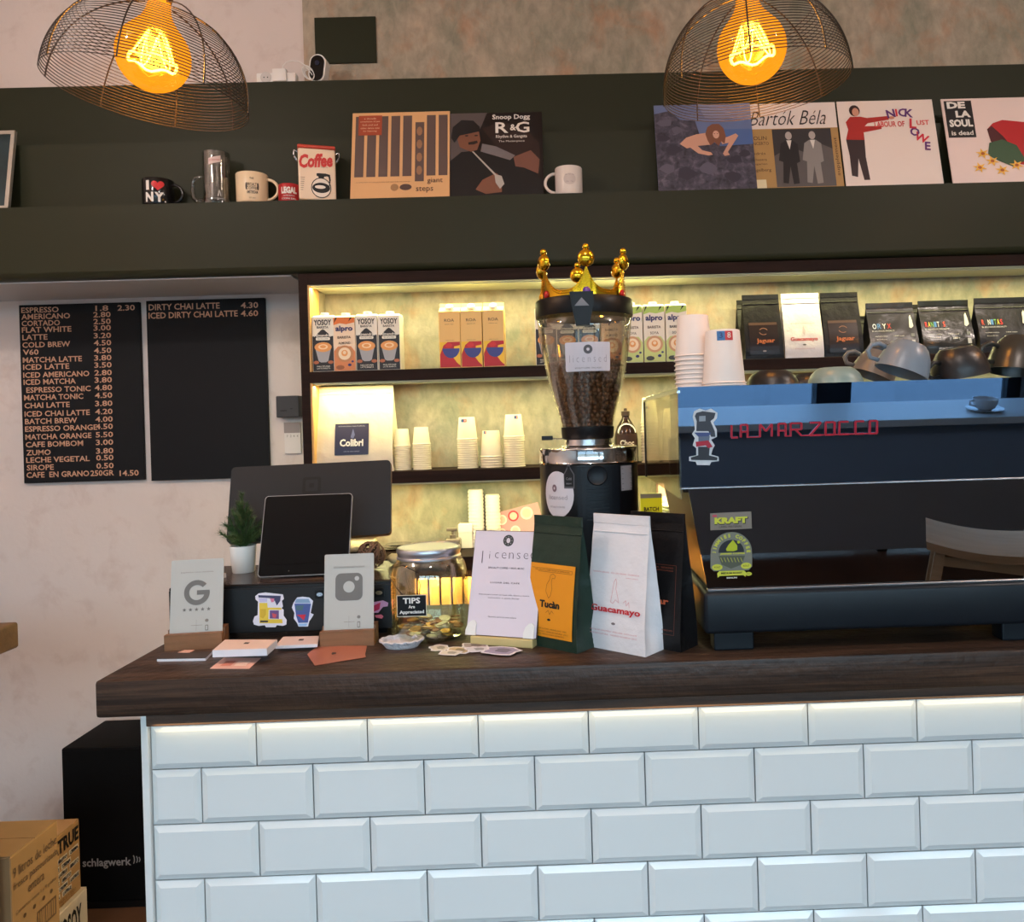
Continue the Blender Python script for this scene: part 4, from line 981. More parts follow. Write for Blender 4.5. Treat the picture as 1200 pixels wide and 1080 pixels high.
# napkins, saucers, towels
c = W(498, 648, 2.58)
t = thing('napkin_stack', 'low stack of yellowish paper napkins on the back bar behind the jar', 'napkins', (c.x, 2.58, Z3))
for i in range(6): obj('napkin', MB().box(-.055+random.uniform(-.004, .004), .055+random.uniform(-.004, .004), -.05, .05, .0035*i, .0035*i+.0028, .0008, 1), M('napkin_paper', (232, 222, 170), .8), t)
c = W(466, 646, 2.63)
for i in range(3):
    t = thing('spoon_tray', ('lowest', 'middle', 'topmost')[i]+' steel saucer of the small pile behind the twig ball', 'saucer', (c.x-.02+.012*i, 2.63, Z3+.0065*i), group='steel saucers behind the twig ball')
    obj('dish', MB().lathe([(0, .001), (.03, .001), (.042, .006), (.043, .007), (.03, .0025), (0, .0025)], 24), m_steel, t, smooth=True)
for (px, py, L, lb) in ((425, 630, .10, 'upper rolled cream towel on the back bar behind the tablet'), (421, 640, .11, 'lower rolled cream towel on the back bar behind the tablet')):
    c = W(px, py, 2.60); t = thing('rolled_towel', lb, 'towel', (c.x, 2.60, Z3 + (.046 if py < 635 else .001)))
    obj('roll', MB().lathe([(0, 0), (.018, 0), (.0225, .004), (.0225, L-.004), (.018, L), (0, L)], 20).xf(Matrix.Translation((-L/2, 0, .0225)) @ Matrix.Rotation(PI/2, 4, 'Y')), M('cream_towel', (226, 214, 170), .9, bump=.4, nscale=80), t, smooth=True)
    pts = [(L/2+.0008, .018*math.cos(u)*(1-u/14), .0225+.018*math.sin(u)*(1-u/14)) for u in [i*.5 for i in range(24)]]
    obj('spiral_edge', MB().tube(pts, .0012, 5), M('towel_edge', (190, 176, 136), .9), t)
c = W(413, 632, 2.62)
t = thing('folded_cloth', 'folded cream cloth leaning behind the tablet on the back bar', 'cloth', (c.x, 2.625, Z3))
for i in range(3): obj('fold', MB().box(-.030, .014, -.02+.011*i, -.0105+.011*i, 0, .062-.005*i, .004, 2), M('cream_towel', (226, 214, 170)), t, smooth=True)
# pink board with round pictures, tilted
c = W(612, 648, 2.65)
t = thing('pink_board', 'pink poster board with round pale pictures leaning behind the white sign', 'poster', (c.x, 2.657, Z3), rx=-math.radians(6), ry=-math.radians(13))
obj('card', MB().box(-.075, .085, 0, .003, .018, .122, .001), P_((206, 148, 148)), t)
mp = flat(0)
for i, (x, z, r, c_) in enumerate(((-.045, .095, .017, (232, 216, 204)), (-.005, .098, .018, (190, 60, 70)), (.040, .096, .021, (236, 214, 196)), (-.055, .055, .014, (236, 214, 196)), (-.01, .05, .016, (230, 220, 200)))):
    decal('round_picture', disc(x, z, r), P_(c_), t, mp); decal('round_picture', disc(x, z, r*.7), P_((222, 186, 170)), t, mp, .001)

# ================================================================ ON THE WORKTOP
def Sz(px, py, Y): return W(px, py, Y)
# ---- cash drawer
DY = 1.67
dl, dr = W(198, 745, DY).x, W(462, 742, DY).x
dtop = W(330, 685, DY).z; dw = dr-dl; dh = dtop-zC
dr_t = thing('cash_drawer', 'black steel cash drawer under the till screens with stickers on its front', 'cash drawer', ((dl+dr)/2, DY, zC))
obj('housing', MB().box(-dw/2, dw/2, .004, .25, .012, dh, .003, 2), m_blackm, dr_t, smooth=True)
obj('drawer_front', MB().box(-dw/2+.002, dw/2-.002, 0, .0038, .014, dh-.006, .001), M('black_drawer_front', (17, 18, 20), .42), dr_t)
obj('top_reflection', MB().box(-dw/2+.006, dw/2-.006, .01, .245, dh, dh+.002), M('brown_reflection', (54, 40, 34), .25), dr_t)  # reflected wood put into the colour of the dark drawer top
for x in (-dw/2+.03, dw/2-.03):
    for y in (.03, .22): obj('foot', MB().lathe([(0, 0), (.011, 0), (.012, .012), (0, .012)], 14, (x, y, 0)), m_blackp, dr_t)
mp = flat(0)
def dq(px, py): p = W(px, py, DY); return p.x-dr_t.location.x, p.z-zC
kd = S(DY)
x, z = dq(444.5, 694); obj('lock_plate', MB().prism(rrect(x-.010, x+.010, z-.009, z+.009, .002), -.0016, .0005), m_blackp, dr_t); obj('lock', MB().prism(disc(x, z, .0072, .0042, 16), -.003, -.0016), m_steel, dr_t)
x, z = dq(375, 696); obj('lock_plate', MB().prism(rrect(x-.010, x+.008, z-.009, z+.009, .002), -.0016, .0005), m_blackp, dr_t); obj('lock', MB().prism(disc(x, z, .0065, .004, 16), -.003, -.0016), m_steel, dr_t)
def sticker_px(pts, col, e, name='sticker', t=dr_t, f=dq, mpx=mp):
    return decal(name, [f(a_, b_) for a_, b_ in pts], P_(col) if isinstance(col, tuple) else col, t, mpx, e)
# espresso machine sticker
def z6(pts, ox=285, oy=680, k_=12.63): return [(ox+a_/k_, oy+b_/k_) for a_, b_ in pts]
o = sticker_px(z6([(180, 230), (230, 190), (330, 175), (500, 195), (590, 205), (605, 270), (575, 300), (590, 380), (570, 410), (600, 430), (600, 520), (645, 580), (640, 650), (590, 670), (500, 660), (480, 690), (340, 690), (320, 660), (230, 670), (160, 650), (145, 600), (170, 530), (215, 510), (220, 310), (185, 280)]), (226, 222, 232), .0006); o['label'] = 'die-cut sticker of a yellow espresso machine'
sticker_px(z6([(240, 330), (360, 330), (365, 400), (560, 400), (575, 430), (380, 430), (375, 570), (580, 570), (585, 630), (245, 630)]), (226, 196, 70), .001, 'yellow_print')
sticker_px(z6([(225, 215), (560, 225), (550, 300), (500, 370), (470, 300), (390, 260), (230, 250)]), (60, 62, 96), .001, 'dark_print')
sticker_px(z6([(230, 260), (360, 265), (355, 315), (245, 320)]), (196, 190, 222), .0012, 'pale_print')
sticker_px(z6([(400, 260), (465, 265), (455, 315), (420, 320)]), (206, 120, 150), .0013, 'pink_print')
sticker_px(z6([(395, 440), (530, 440), (530, 565), (395, 560)]), (110, 80, 130), .001, 'screen_print'); sticker_px(z6([(430, 480), (500, 500), (480, 550), (440, 545)]), (200, 80, 90), .0013, 'screen_print')
sticker_px(z6([(255, 590), (370, 590), (370, 615), (255, 615)]), (40, 36, 50), .0013, 'dark_print'); sticker_px(z6([(255, 420), (340, 420), (340, 500), (300, 560), (255, 540)]), (206, 170, 50), .0013, 'yellow_print')
# takeaway cup sticker
o = sticker_px(z6([(800, 250), (880, 238), (980, 250), (1035, 300), (1020, 380), (1000, 480), (1045, 500), (1010, 560), (980, 600), (960, 680), (820, 680), (800, 630), (750, 560), (760, 480), (720, 400), (745, 330)]), (216, 220, 236), .0006); o['label'] = 'die-cut sticker of a blue takeaway cup'
sticker_px(z6([(760, 340), (1005, 340), (985, 470), (960, 620), (820, 625), (785, 520)]), (66, 88, 150), .001, 'blue_print'); sticker_px(z6([(790, 270), (970, 270), (1000, 330), (765, 330)]), (130, 160, 190), .0011, 'lid_print')
sticker_px(z6([(790, 505), (930, 500), (900, 590), (850, 540)]), (190, 40, 60), .0014, 'red_print'); sticker_px(z6([(780, 370), (900, 365), (880, 440), (790, 440)]), (70, 104, 116), .0013, 'teal_print'); sticker_px(z6([(820, 640), (950, 635), (940, 668), (825, 670)]), (150, 190, 230), .0012, 'pale_print')
# small pink and blue sticker half hidden by the card
def z5(pts): return [(360+a_/7.2, 640+b_/7.2) for a_, b_ in pts]
o = sticker_px(z5([(560, 470), (640, 455), (685, 475), (680, 505), (640, 510), (600, 560), (555, 560)]), (196, 150, 190), .0006); sticker_px(z5([(560, 500), (620, 470), (610, 530), (565, 550)]), (180, 50, 90), .001, 'red_print'); sticker_px(z5([(570, 580), (625, 573), (645, 590), (630, 608), (580, 600)]), (206, 110, 130), .0008, 'pink_print')

# ---- till: large screen seen from behind and small customer tablet
m_reg = M('anthracite_shell', (28, 30, 33), .45, spec=.3); m_scr = M('dark_glass_screen', (8, 8, 9), .06)
c = W(357, 620, 1.84)
t = thing('till_screen', 'large dark till screen seen from behind with a square emblem', 'till screen', (c.x, 1.86, dtop+.0022), rz=math.radians(6))
Wd, Hd_ = 186*S(1.86), 92*S(1.86)
Mt = Matrix.Translation((0.004, 0, .066)) @ Matrix.Rotation(math.radians(-21), 4, 'X') @ Matrix.Rotation(math.radians(-.8), 4, 'Y')
obj('shell', MB().prism(rrect(-Wd/2, Wd/2, 0, Hd_, .010, 6), 0, .014).xf(Mt), m_reg, t, smooth=True)
obj('bezel_edge', MB().prism(rrect(-Wd/2-.0008, Wd/2+.0008, -.0008, Hd_+.0008, .011, 6), .0145, .0185).xf(Mt), M('bronze_edge', (120, 88, 72), .3, .6), t)
def tm(M2, y0): return lambda x, z, e: M2 @ Vector((x, y0-e, z))
mpt = tm(Mt, 0)
ex, ez, er = .001, Hd_*.70, .0205
obj('stand', MB().hexa([(-.07, -.04, 0), (.07, -.04, 0), (.07, .06, 0), (-.07, .06, 0), (-.05, .0, .09), (.05, .0, .09), (.05, .03, .09), (-.05, .03, .09)]), m_reg, t)
blk = P_((3, 3, 4), .7)
ring = MB()
def sqring(R1, r1, R2, r2, nm):
    bm = bmesh.new(); a_ = rrect(ex-R1, ex+R1, ez-R1, ez+R1, r1, 5); b_ = rrect(ex-R2, ex+R2, ez-R2, ez+R2, r2, 5)
    A = [bm.verts.new(mpt(x, z, .0008)) for x, z in a_]; B = [bm.verts.new(mpt(x, z, .0008)) for x, z in b_]
    for i in range(len(A)): bm.faces.new((A[i], A[(i+1) % len(A)], B[(i+1) % len(A)], B[i]))
    me = bpy.data.meshes.new(nm); bm.to_mesh(me); bm.free(); link(nm, me, blk, t)
sqring(er*1.02, .006, er*.70, .004, 'emblem_ring'); decal('emblem_core', rrect(ex-er*.26, ex+er*.26, ez-er*.26, ez+er*.26, .0015), blk, t, mpt, .0008)
c = W(354, 667, 1.73)
t = thing('customer_tablet', 'small black tablet with silver edge standing before the large till screen', 'tablet', (c.x, 1.735, dtop+.0022), rz=math.radians(4))
Wt, Ht = 103*S(1.745), 93*S(1.74)/math.cos(math.radians(20))
Mt2 = Matrix.Translation((0, 0, .004)) @ Matrix.Rotation(math.radians(-24), 4, 'X')
obj('shell', MB().prism(rrect(-Wt/2, Wt/2, 0, Ht, .008, 6), 0, .009).xf(Mt2), M('silver_shell', (170, 172, 176), .3, .8), t, smooth=True)
mp2 = tm(Mt2, 0)
decal('glass_front', rrect(-Wt/2+.0015, Wt/2-.0015, .0015, Ht-.0015, .007, 6), m_scr, t, mp2, .0008)
decal('display', rect(-Wt*.44, Wt*.44, Ht*.14, Ht*.82), M('display_off', (5, 5, 6), .12), t, mp2, .0012); decal('home_mark', disc(-Wt*.16, Ht*.06, .0012, n=8), m_greyprint, t, mp2, .0012)
obj('rear_foot', MB().box(-.05, .05, .012, .085, 0, .006, .002).xf(Matrix.Identity(4)), m_reg, t)
# ---- potted artificial pine
c = C(281.5, 672, dtop+.002)
t = thing('potted_plant', 'small artificial pine in a white pot left of the tablet', 'plant', (c.x, c.y+.02, dtop+.0022))
kp = S(c.y+.02); R = 14.7*kp; hp = 31*kp
obj('pot', MB().lathe([(0, 0), (R*.80, 0), (R*.84, .002), (R, hp-.001), (R*.99, hp), (R*.90, hp), (R*.88, hp-.008), (0, hp-.008)], 32), M('white_pot', (226, 226, 222), .35), t, smooth=True)
obj('soil', MB().lathe([(0, hp-.006), (R*.885, hp-.0075)], 24), M('dark_soil', (50, 38, 30), .9), t)
rnd = random.Random(5)
m_needle = M('needle_green', (78, 104, 56), .55, noise=.35, nscale=60)
def needle_branch(base, tip, n, ln):
    mb = MB(); bm = mb.bm; d = (tip-base)
    mb.tube([base, base+d*.5, tip], [.0016, .0013, .0008], 5)
    for i in range(n):
        u = (i+.5)/n; p = base+d*u; ax = d.normalized(); side = ax.orthogonal().normalized(); bn = ax.cross(side)
        th = rnd.uniform(0, 2*PI); o_ = (side*math.cos(th)+bn*math.sin(th))
        q_ = p+(o_*.75+ax*.75)*ln*rnd.uniform(.75, 1.15)*(1-.25*u); w_ = ax.cross(o_)*.0008
        a1, a2, a3 = bm.verts.new(p-w_), bm.verts.new(p+w_), bm.verts.new(q_)
        a4 = bm.verts.new(p+o_*.0008+ax*.0006); bm.faces.new((a1, a2, a3)); bm.faces.new((a2, a4, a3)); bm.faces.new((a4, a1, a3))
    return mb
z0 = hp-.006
specs = [((0, 0, 1), .105, 0), ((-.35, -.1, .95), .062, .0), ((.4, -.2, .85), .058, .006), ((-.55, -.35, .55), .050, .0), ((.65, -.3, .5), .050, .004), ((-.1, -.75, .55), .045, .002), ((.15, .6, .7), .055, .0), ((-.5, .4, .6), .05, 0), ((.6, .4, .55), .05, 0),
         ((-.30, -.2, .95), .045, .035), ((.38, -.15, .9), .045, .032), ((-.05, -.5, .8), .042, .035), ((.1, .45, .8), .042, .035), ((-.6, -.05, .5), .04, .022), ((.62, .05, .55), .042, .02), ((0, -.25, .95), .035, .062), ((.25, .1, .95), .03, .062), ((-.25, .1, .95), .03, .06)]
for (d_, L, zo) in specs:
    d_ = Vector(d_).normalized(); b_ = Vector((d_.x*.006, d_.y*.006, z0+.004+zo))
    obj('branch', needle_branch(b_, b_+d_*L*1.12, int(L*3200), .019), m_needle, t)
# till roll label strip under the plant
g = [C(258, 668, dtop+.004), C(300, 662, dtop+.004), C(301, 672, dtop+.004), C(262, 675, dtop+.004)]
t = thing('receipt_strip', 'white printed receipt strip lying by the plant pot on the cash drawer', 'receipt', (g[0].x, g[3].y, dtop+.0022))
g = [(p.x-t.location.x, p.y-t.location.y) for p in g]
def flatpoly(name, pts, z0, z1, mat, parent): return obj(name, MB().prismz(pts, z0, z1), mat, parent)
x0 = min(p[0] for p in g); x1 = max(p[0] for p in g)
flatpoly('paper', [(x0, -.012), (x0+.046, -.016), (x0+.048, -.004), (x0+.002, .0)], 0, .009, m_paper, t)
texts([('ESPRESSO BAR', x0+.023, .0045, .038, .005, .03)], m_ink, t, lambda x, z, e: Vector((x, -.0122-(x-x0)*.087-e, z)))

# ---- card stands
def card_stand(label, px0, px1, pytop, pybase, pyb, tilt, hide):
    Yb = 1.585; bc = W((px0+px1)/2, pyb, Yb)
    c = C((px0+px1)/2, pyb, zC); Yb = c.y; k_ = S(Yb)
    t = thing('card_stand', label, 'card stand', (c.x, c.y, zC), rz=math.radians(tilt))
    wb = (px1-px0)*k_*1.0; 
    hb = 21*k_; g_ = .014
    mb = MB().prismx([(0, 0), (.046, 0), (.046, hb*1.05), (g_+.008, hb*1.0), (g_+.006, hb*.4), (g_+.001, hb*.4), (g_-.001, hb*.86), (0, hb*.86)], -wb/2, wb/2)
    obj('wood_base', mb, m_oak, t)
    Mc = Matrix.Translation((0, g_+.002, hb*.42)) @ Matrix.Rotation(math.radians(-9), 4, 'X')
    wc = wb*.93; hc = (pyb-pytop)*k_*.955-hb*.42
    obj('card', MB().prism(rrect(-wc/2, wc/2, 0, hc, .003), 0, .002).xf(Mc), M('silver_grey_card', (176, 172, 164), .35), t)
    return t, wc, hc, tm(Mc, 0), hb
m_cg = P_((106, 100, 94)); m_cq = P_((120, 114, 106))
t, wc, hc, mp, hb = card_stand('grey metal card with a large G and five stars in a wooden stand', 194.5, 258.5, 654, 742, 761, 6, None)
# letter G from ring and bar
gx, gz, gr = 0, hc*.585, wc*.245
pts = [(gx+gr*math.cos(u), gz+gr*math.sin(u)) for u in [math.radians(42)+i*math.radians(318)/30 for i in range(31)]]
pts += [(gx+gr*.98, gz+gr*.18), (gx, gz+gr*.18), (gx, gz-gr*.18), (gx+gr*.56, gz-gr*.18)]
pts += [(gx+gr*.60*math.cos(u), gz+gr*.60*math.sin(u)) for u in [math.radians(330)-i*math.radians(288)/26 for i in range(27)]]
decal('letter_print', pts, m_cg, t, mp)
for i in range(5):
    sxx = (i-2)*wc*.115; pp = [(sxx+(.0042 if k_ % 2 == 0 else .0018)*math.sin(k_*PI/5), hc*.375+(.0042 if k_ % 2 == 0 else .0018)*math.cos(k_*PI/5)) for k_ in range(10)]
    decal('star', pp, m_cg, t, mp)
texts([('DEJANOS UNA RESEÑA', 0, hc*.84, wc*.62, hc*.022)], m_cq, t, mp)
def card_foot(t, wc, hc, mp):
    obj_ = decal('divider', rect(wc*.0, wc*.004, hc*.11, hc*.25), m_cq, t, mp); decal('divider', rect(-wc*.1, wc*.12, hc*.178, hc*.182), m_cq, t, mp)
    decal('tap_symbol', disc(wc*.20, hc*.235, wc*.035, hc*.02, 12), m_cq, t, mp); decal('tap_symbol', rrect(wc*.17, wc*.23, hc*.11, hc*.18, wc*.01), m_cq, t, mp)
    decal('tap_symbol', rrect(wc*.182, wc*.218, hc*.12, hc*.17, wc*.005), M('silver_grey_card', (0, 0, 0)), t, mp, .001)
card_foot(t, wc, hc, mp)
t, wc, hc, mp, hb = card_stand('grey metal card with a rounded camera symbol in a wooden stand', 375.5, 438, 647, 736, 757.5, 2, None)
r_ = wc*.275; zc_ = hc*.60
decal('camera_print', rrect(-r_, r_, zc_-r_, zc_+r_, r_*.42, 6), m_cg, t, mp)
decal('camera_print', disc(0, zc_, r_*.42, n=22), M('silver_grey_card', (0, 0, 0)), t, mp, .001); decal('camera_print', disc(r_*.58, zc_+r_*.60, r_*.17, n=14), M('silver_grey_card', (0, 0, 0)), t, mp, .001)
texts([('SIGUENOS EN INSTAGRAM', 0, hc*.84, wc*.62, hc*.022)], m_cq, t, mp)
card_foot(t, wc, hc, mp)

# ---- cards and booklets lying on the worktop (quads traced on the worktop plane)
def slab(name, label, cat, quad, z0, th, mat, group=None, wob=0):
    P = [C(x, y, zC+z0) for x, y in quad]; cx = sum(p.x for p in P)/len(P); cy = sum(p.y for p in P)/len(P)
    t = thing(name, label, cat, (cx, cy, zC+z0), group=group)
    pts = [(p.x-cx, p.y-cy) for p in P]
    return t, pts, lambda a_, b_: (lambda q_: (q_.x-cx, q_.y-cy))(C(a_, b_, zC+z0+th))
m_wc = P_((226, 222, 226), .5); m_pk = P_((226, 176, 158), .45); m_cp = P_((164, 100, 78), .4); m_dk = P_((60, 50, 48), .5)
# silver/white booklet with dark cover at far left
t, pts, f = slab('booklet', 'white card booklet with a dark cover and pink label left of the others', 'booklet', [(184, 775), (241, 774), (249, 766), (190, 768)], 0, .005, m_wc)
flatpoly('pages', pts, 0, .0045, m_wc, t); flatpoly('cover', [(p[0]*.99, p[1]) for p in pts], .0047, .0055, m_dk, t)
flatpoly('pink_label', [f(208, 765), f(222, 765), f(228, 762), f(216, 762)], .0057, .0062, m_pk, t)
# stack of two white booklets
q1 = [(249, 770), (313, 768), (325, 757), (264, 757)]
for i in range(2):
    t, pts, f = slab('booklet', ('lower' if i == 0 else 'upper')+' thick white booklet of the pair in front of the cash drawer', 'booklet', q1, .0145*i, .013, m_wc, 'white booklets')
    flatpoly('pages', pts, 0, .0125, m_wc, t)
    flatpoly('cover', [(p[0]*.985, p[1]*.96) for p in pts], .0127, .0135, P_((222, 196, 186), .5), t)
    if i: flatpoly('emblem', [(p[0]*.09, p[1]*.14+.006) for p in pts], .0137, .0140, m_dk, t)
q2 = [(322, 760), (372, 758), (374, 748), (332, 749)]
for i in range(2):
    t, pts, f = slab('booklet', ('lower' if i == 0 else 'upper')+' thin white booklet behind the two copper cards', 'booklet', q2, .0062*i, .006, m_wc, 'white booklets')
    flatpoly('pages', pts, 0, .0052, m_wc, t); flatpoly('cover', [(p[0]*.98, p[1]*.94) for p in pts], .0054, .006, P_((222, 200, 192), .5), t)
    if i: flatpoly('emblem', [(p[0]*.12+.004, p[1]*.16+.004) for p in pts], .0061, .0064, m_dk, t)
t, pts, f = slab('card', 'pale pink printed card in front of the white booklets', 'card', [(246, 783.5), (292, 783.5), (306, 771), (262, 771)], 0, .001, m_pk)
flatpoly('paper', pts, 0, .0009, m_pk, t)
flatpoly('print', [f(258, 780), f(270, 780), f(277, 774), f(266, 774)], .0011, .0013, P_((206, 130, 110)), t); flatpoly('print', [f(274, 780), f(288, 780), f(294, 774), f(280, 774)], .0011, .0013, P_((236, 206, 190)), t)
t, pts, f = slab('card', 'copper coloured business card lying on another, nearer the edge', 'card', [(360, 767), (369, 780), (429, 770), (424, 757), (372, 757)], .0012, .001, m_cp)
flatpoly('paper', pts, 0, .0009, m_cp, t); flatpoly('emblem', [(p[0]*.08, p[1]*.12) for p in pts], .0011, .0013, m_dk, t)
t, pts, f = slab('card', 'copper coloured business card under the other one beside the camera card stand', 'card', [(376, 768), (427, 771), (430, 757), (380, 756)], 0, .001, m_cp)
flatpoly('paper', pts, 0, .0009, m_cp, t)
# crocheted shell coaster
c = C(471, 757, zC)
t = thing('crochet_coaster', 'white crocheted shell shaped dish in front of the tip jar', 'coaster', (c.x, c.y, zC))
m_croc = M('white_crochet', (222, 214, 216), .85, bump=.8, nscale=220)
mb = MB(); bm = mb.bm; rows_ = []
for j in range(9):
    v = j/8; ring = []
    for i in range(40):
        u = 2*PI*i/40; r = .041*math.sin(min(v*1.15, 1)*PI/2)*(1+.03*math.cos(14*u)); 
        z = .0035+.010*v**2 + (.003*v if math.cos(u+2.4) > .5 else 0) if v < .9 else .012+.0035*(v-.9)*10*.3
        ring.append((r*math.cos(u)*1.0, r*math.sin(u)*.75, z))
    rows_.append(ring)
V0 = bm.verts.new((0, 0, .003)); R_ = [[bm.verts.new(p) for p in r] for r in rows_[1:]]
for i in range(40): bm.faces.new((V0, R_[0][i], R_[0][(i+1) % 40]))
for a_, b_ in zip(R_, R_[1:]):
    for i in range(40): bm.faces.new((a_[i], a_[(i+1) % 40], b_[(i+1) % 40], b_[i]))
base = [bm.verts.new((.040*math.cos(2*PI*i/40)*.8, .03*math.sin(2*PI*i/40)*.8, 0)) for i in range(40)]
for i in range(40): bm.faces.new((R_[-1][i], base[i], base[(i+1) % 40], R_[-1][(i+1) % 40]))
bm.faces.new(base)
obj('dish', mb, m_croc, t, smooth=True)
obj('rim_cord', MB().tube([(.0415*math.cos(2*PI*i/40), .0312*math.sin(2*PI*i/40), .0135+.001*math.sin(i*2.2)) for i in range(40)], .0026, 6, True), m_croc, t, smooth='full')
obj('tip', MB().tube([(.020, .006, .014), (.026, .004, .019), (.030, .0, .017)], [.003, .0028, .0015], 6), m_croc, t)
# loose die-cut stickers
rnd = random.Random(9)
for i, (pxx, pyy, wp, hp_, col, ang) in enumerate(((515, 759, 26, 8, (206, 196, 180), .2), (538, 762, 34, 8, (190, 168, 130), -.1), (556, 757, 34, 7, (150, 136, 140), .1), (528, 766, 28, 7, (214, 206, 196), -.2), (560, 762, 30, 7, (206, 206, 210), .3), (588, 764, 46, 11, (148, 142, 170), 0))):
    c = C(pxx, pyy, zC); z0 = .0006*i
    pts = []
    for k_ in range(16):
        an = 2*PI*k_/16; rr = 1+rnd.uniform(-.22, .16)
        pts.append((wp/2*rr*math.cos(an), hp_/2*rr*math.sin(an)))
    P = [C(pxx+a_, pyy+b_, zC) for a_, b_ in pts]
    desc = ['palest loose sticker at the left end of the sticker pile', 'tan loose sticker in the middle of the sticker pile', 'grey brown loose sticker at the back of the sticker pile', 'cream loose sticker at the front of the sticker pile', 'white loose sticker under the lilac one', 'lilac loose sticker nearest the white sign stand'][i]
    t = thing('sticker', desc, 'sticker', (c.x, c.y, zC+z0), group='loose stickers')
    pl = [(p.x-c.x, p.y-c.y) for p in P]
    flatpoly('backing', pl, 0, .0004, m_wc, t); flatpoly('print', [(a_*.85, b_*.8) for a_, b_ in pl], .0004, .0006, P_(col), t); flatpoly('print', [(a_*.4+.003, b_*.45) for a_, b_ in pl], .0006, .0008, P_(tuple(int(v*.7) for v in col)), t)

# ---- tip jar
JY = 1.66
c = W(505.5, 745, JY); kj = S(JY)
jl = (c.x, JY, zC)
t = thing('tip_jar', 'large clear glass tip jar with a grey screw lid and a black sign', 'jar', jl)
R = 44.5*kj; Hj = 96*kj; Rl = 36*kj
prof = [(0, .0), (R*.86, 0), (R*.95, .004), (R, .014), (R, Hj*.66), (R*.985, Hj*.76), (R*.93, Hj*.86), (R*.85, Hj*.92), (Rl*.97, Hj*.955), (Rl*.95, Hj)]
inner = [(r-.0035, max(z, .006)) for r, z in prof[2:]][::-1]
obj('glass', MB().lathe(prof+inner+[(0, .006)], 56), m_jar, t, smooth=True)
lz = Hj*.945
obj('lid', MB().lathe([(Rl*1.0, lz), (Rl*1.03, lz+.001), (Rl*1.03, lz+.004), (Rl, lz+.006), (Rl, lz+.010), (Rl*1.025, lz+.012), (Rl*1.025, lz+.019), (Rl*1.0, lz+.022), (Rl*.96, lz+.023), (Rl*.94, lz+.0215), (0, lz+.0215)], 48), M('zinc_lid', (196, 196, 204), .32, .9), t, smooth=True)
# black sign hanging on wire
sw, sh = 33*kj, 24*kj
sg = thing('tips_sign', 'small black sign reading TIPS Are Appreciated hanging on the jar', 'sign', (jl[0]-12.5*kj, JY-R-.0055, zC+33*kj))
obj('board', MB().box(-sw/2, sw/2, 0, .003, 0, sh, .0006, 1), m_blackm, sg)
fmb = MB(); e_ = .0012
for (a_, b_, c_, d_) in ((-sw/2, sw/2, 0, e_), (-sw/2, sw/2, sh-e_, sh), (-sw/2, -sw/2+e_, e_, sh-e_), (sw/2-e_, sw/2, e_, sh-e_)): fmb.box(a_, b_, -.0006, 0, c_, d_)
obj('border', fmb, M('pale_frame', (196, 190, 170), .5), sg)
texts([('TIPS', 0, sh*.74, sw*.58, sh*.27, .03), ('Are', 0, sh*.46, sw*.22, sh*.15, .03), ('Appreciated', 0, sh*.20, sw*.82, sh*.20, .03)], m_w, sg, flat(0))
pts = [(-sw*.30, .002, sh), (-sw*.48, -.001, sh+.014), (-sw*.75, .004, sh+.036), (-sw*.70, .012, sh+.052), (-sw*.30, .014, sh+.056), (sw*.15, .006, sh+.044), (sw*.30, .001, sh+.020), (sw*.26, .002, sh)]
obj('wire', MB().tube(pts, .0009, 5), m_ink, sg)
# coins
m_coins = [M('brass_coin', (196, 150, 74), .3, .9), M('steel_coin', (176, 170, 160), .28, .9), M('copper_coin', (150, 94, 62), .35, .9)]
me_c = []
for mt in m_coins:
    mb = MB().lathe([(0, 0), (.0112, 0), (.0117, .0004), (.0117, .0018), (.0112, .0022), (.0098, .0019), (0, .0019)], 18); me = mb.mesh('coin'); me.materials.append(mt); me_c.append(me)
rnd = random.Random(3)
kinds = ['brass', 'silver coloured', 'copper']
for i in range(62):
    lay = i//16; u = rnd.uniform(0, 2*PI); rad = (R-.021)*math.sqrt(rnd.uniform(.0, 1)) if i % 2 else (R-.022)
    kd_ = rnd.choice((0, 0, 1, 1, 2)); o = bpy.data.objects.new('coin', me_c[kd_]); COL.objects.link(o)
    mound = .008*max(0, math.cos(u+.3))
    o.location = (jl[0]+rad*math.cos(u), JY+rad*math.sin(u), zC+.0085+lay*.0052+mound*lay*.4+rnd.uniform(0, .0018)); o.rotation_euler = (rnd.uniform(-.28, .28), rnd.uniform(-.28, .28), rnd.uniform(0, 6))
    o.scale = (1, 1, 1) if kd_ != 2 else (.85, .85, .9)
    tag(o, kinds[kd_]+' coin in the pile at the bottom of the tip jar', 'coin', kinds[kd_]+' coins in the tip jar')

# ---- twig ball, crumpled pouch on the drawer
c = C(435, 668, dtop+.002)
bc = Vector((W(435, 650, 1.80).x, 1.80, dtop+.0022)); Rb = 16.5*S(1.80)
t = thing('twig_ball', 'brown woven twig ball on the right end of the cash drawer', 'decoration', (bc.x, bc.y, bc.z))
rnd = random.Random(12); m_twig = M('brown_twig', (112, 84, 66), .8, noise=.3, nscale=60)
for i in range(22):
    ax = Vector((rnd.gauss(0, 1), rnd.gauss(0, 1), rnd.gauss(0, 1))).normalized(); s1 = ax.orthogonal().normalized(); s2 = ax.cross(s1)
    off = rnd.uniform(-.35, .35)*Rb; rr = math.sqrt(Rb*Rb-off*off)*rnd.uniform(.9, .98); tw = rnd.uniform(0, 6)
    pts = [Vector((0, 0, Rb+.001))+ax*off+(s1*math.cos(2*PI*k_/24)+s2*math.sin(2*PI*k_/24))*(rr*(1+.03*math.sin(3*2*PI*k_/24+tw))) for k_ in range(24)]
    for p in pts: p.z = max(p.z, .0018)
    obj('twig', MB().tube(pts, .0017, 5, True), m_twig, t, smooth='full')
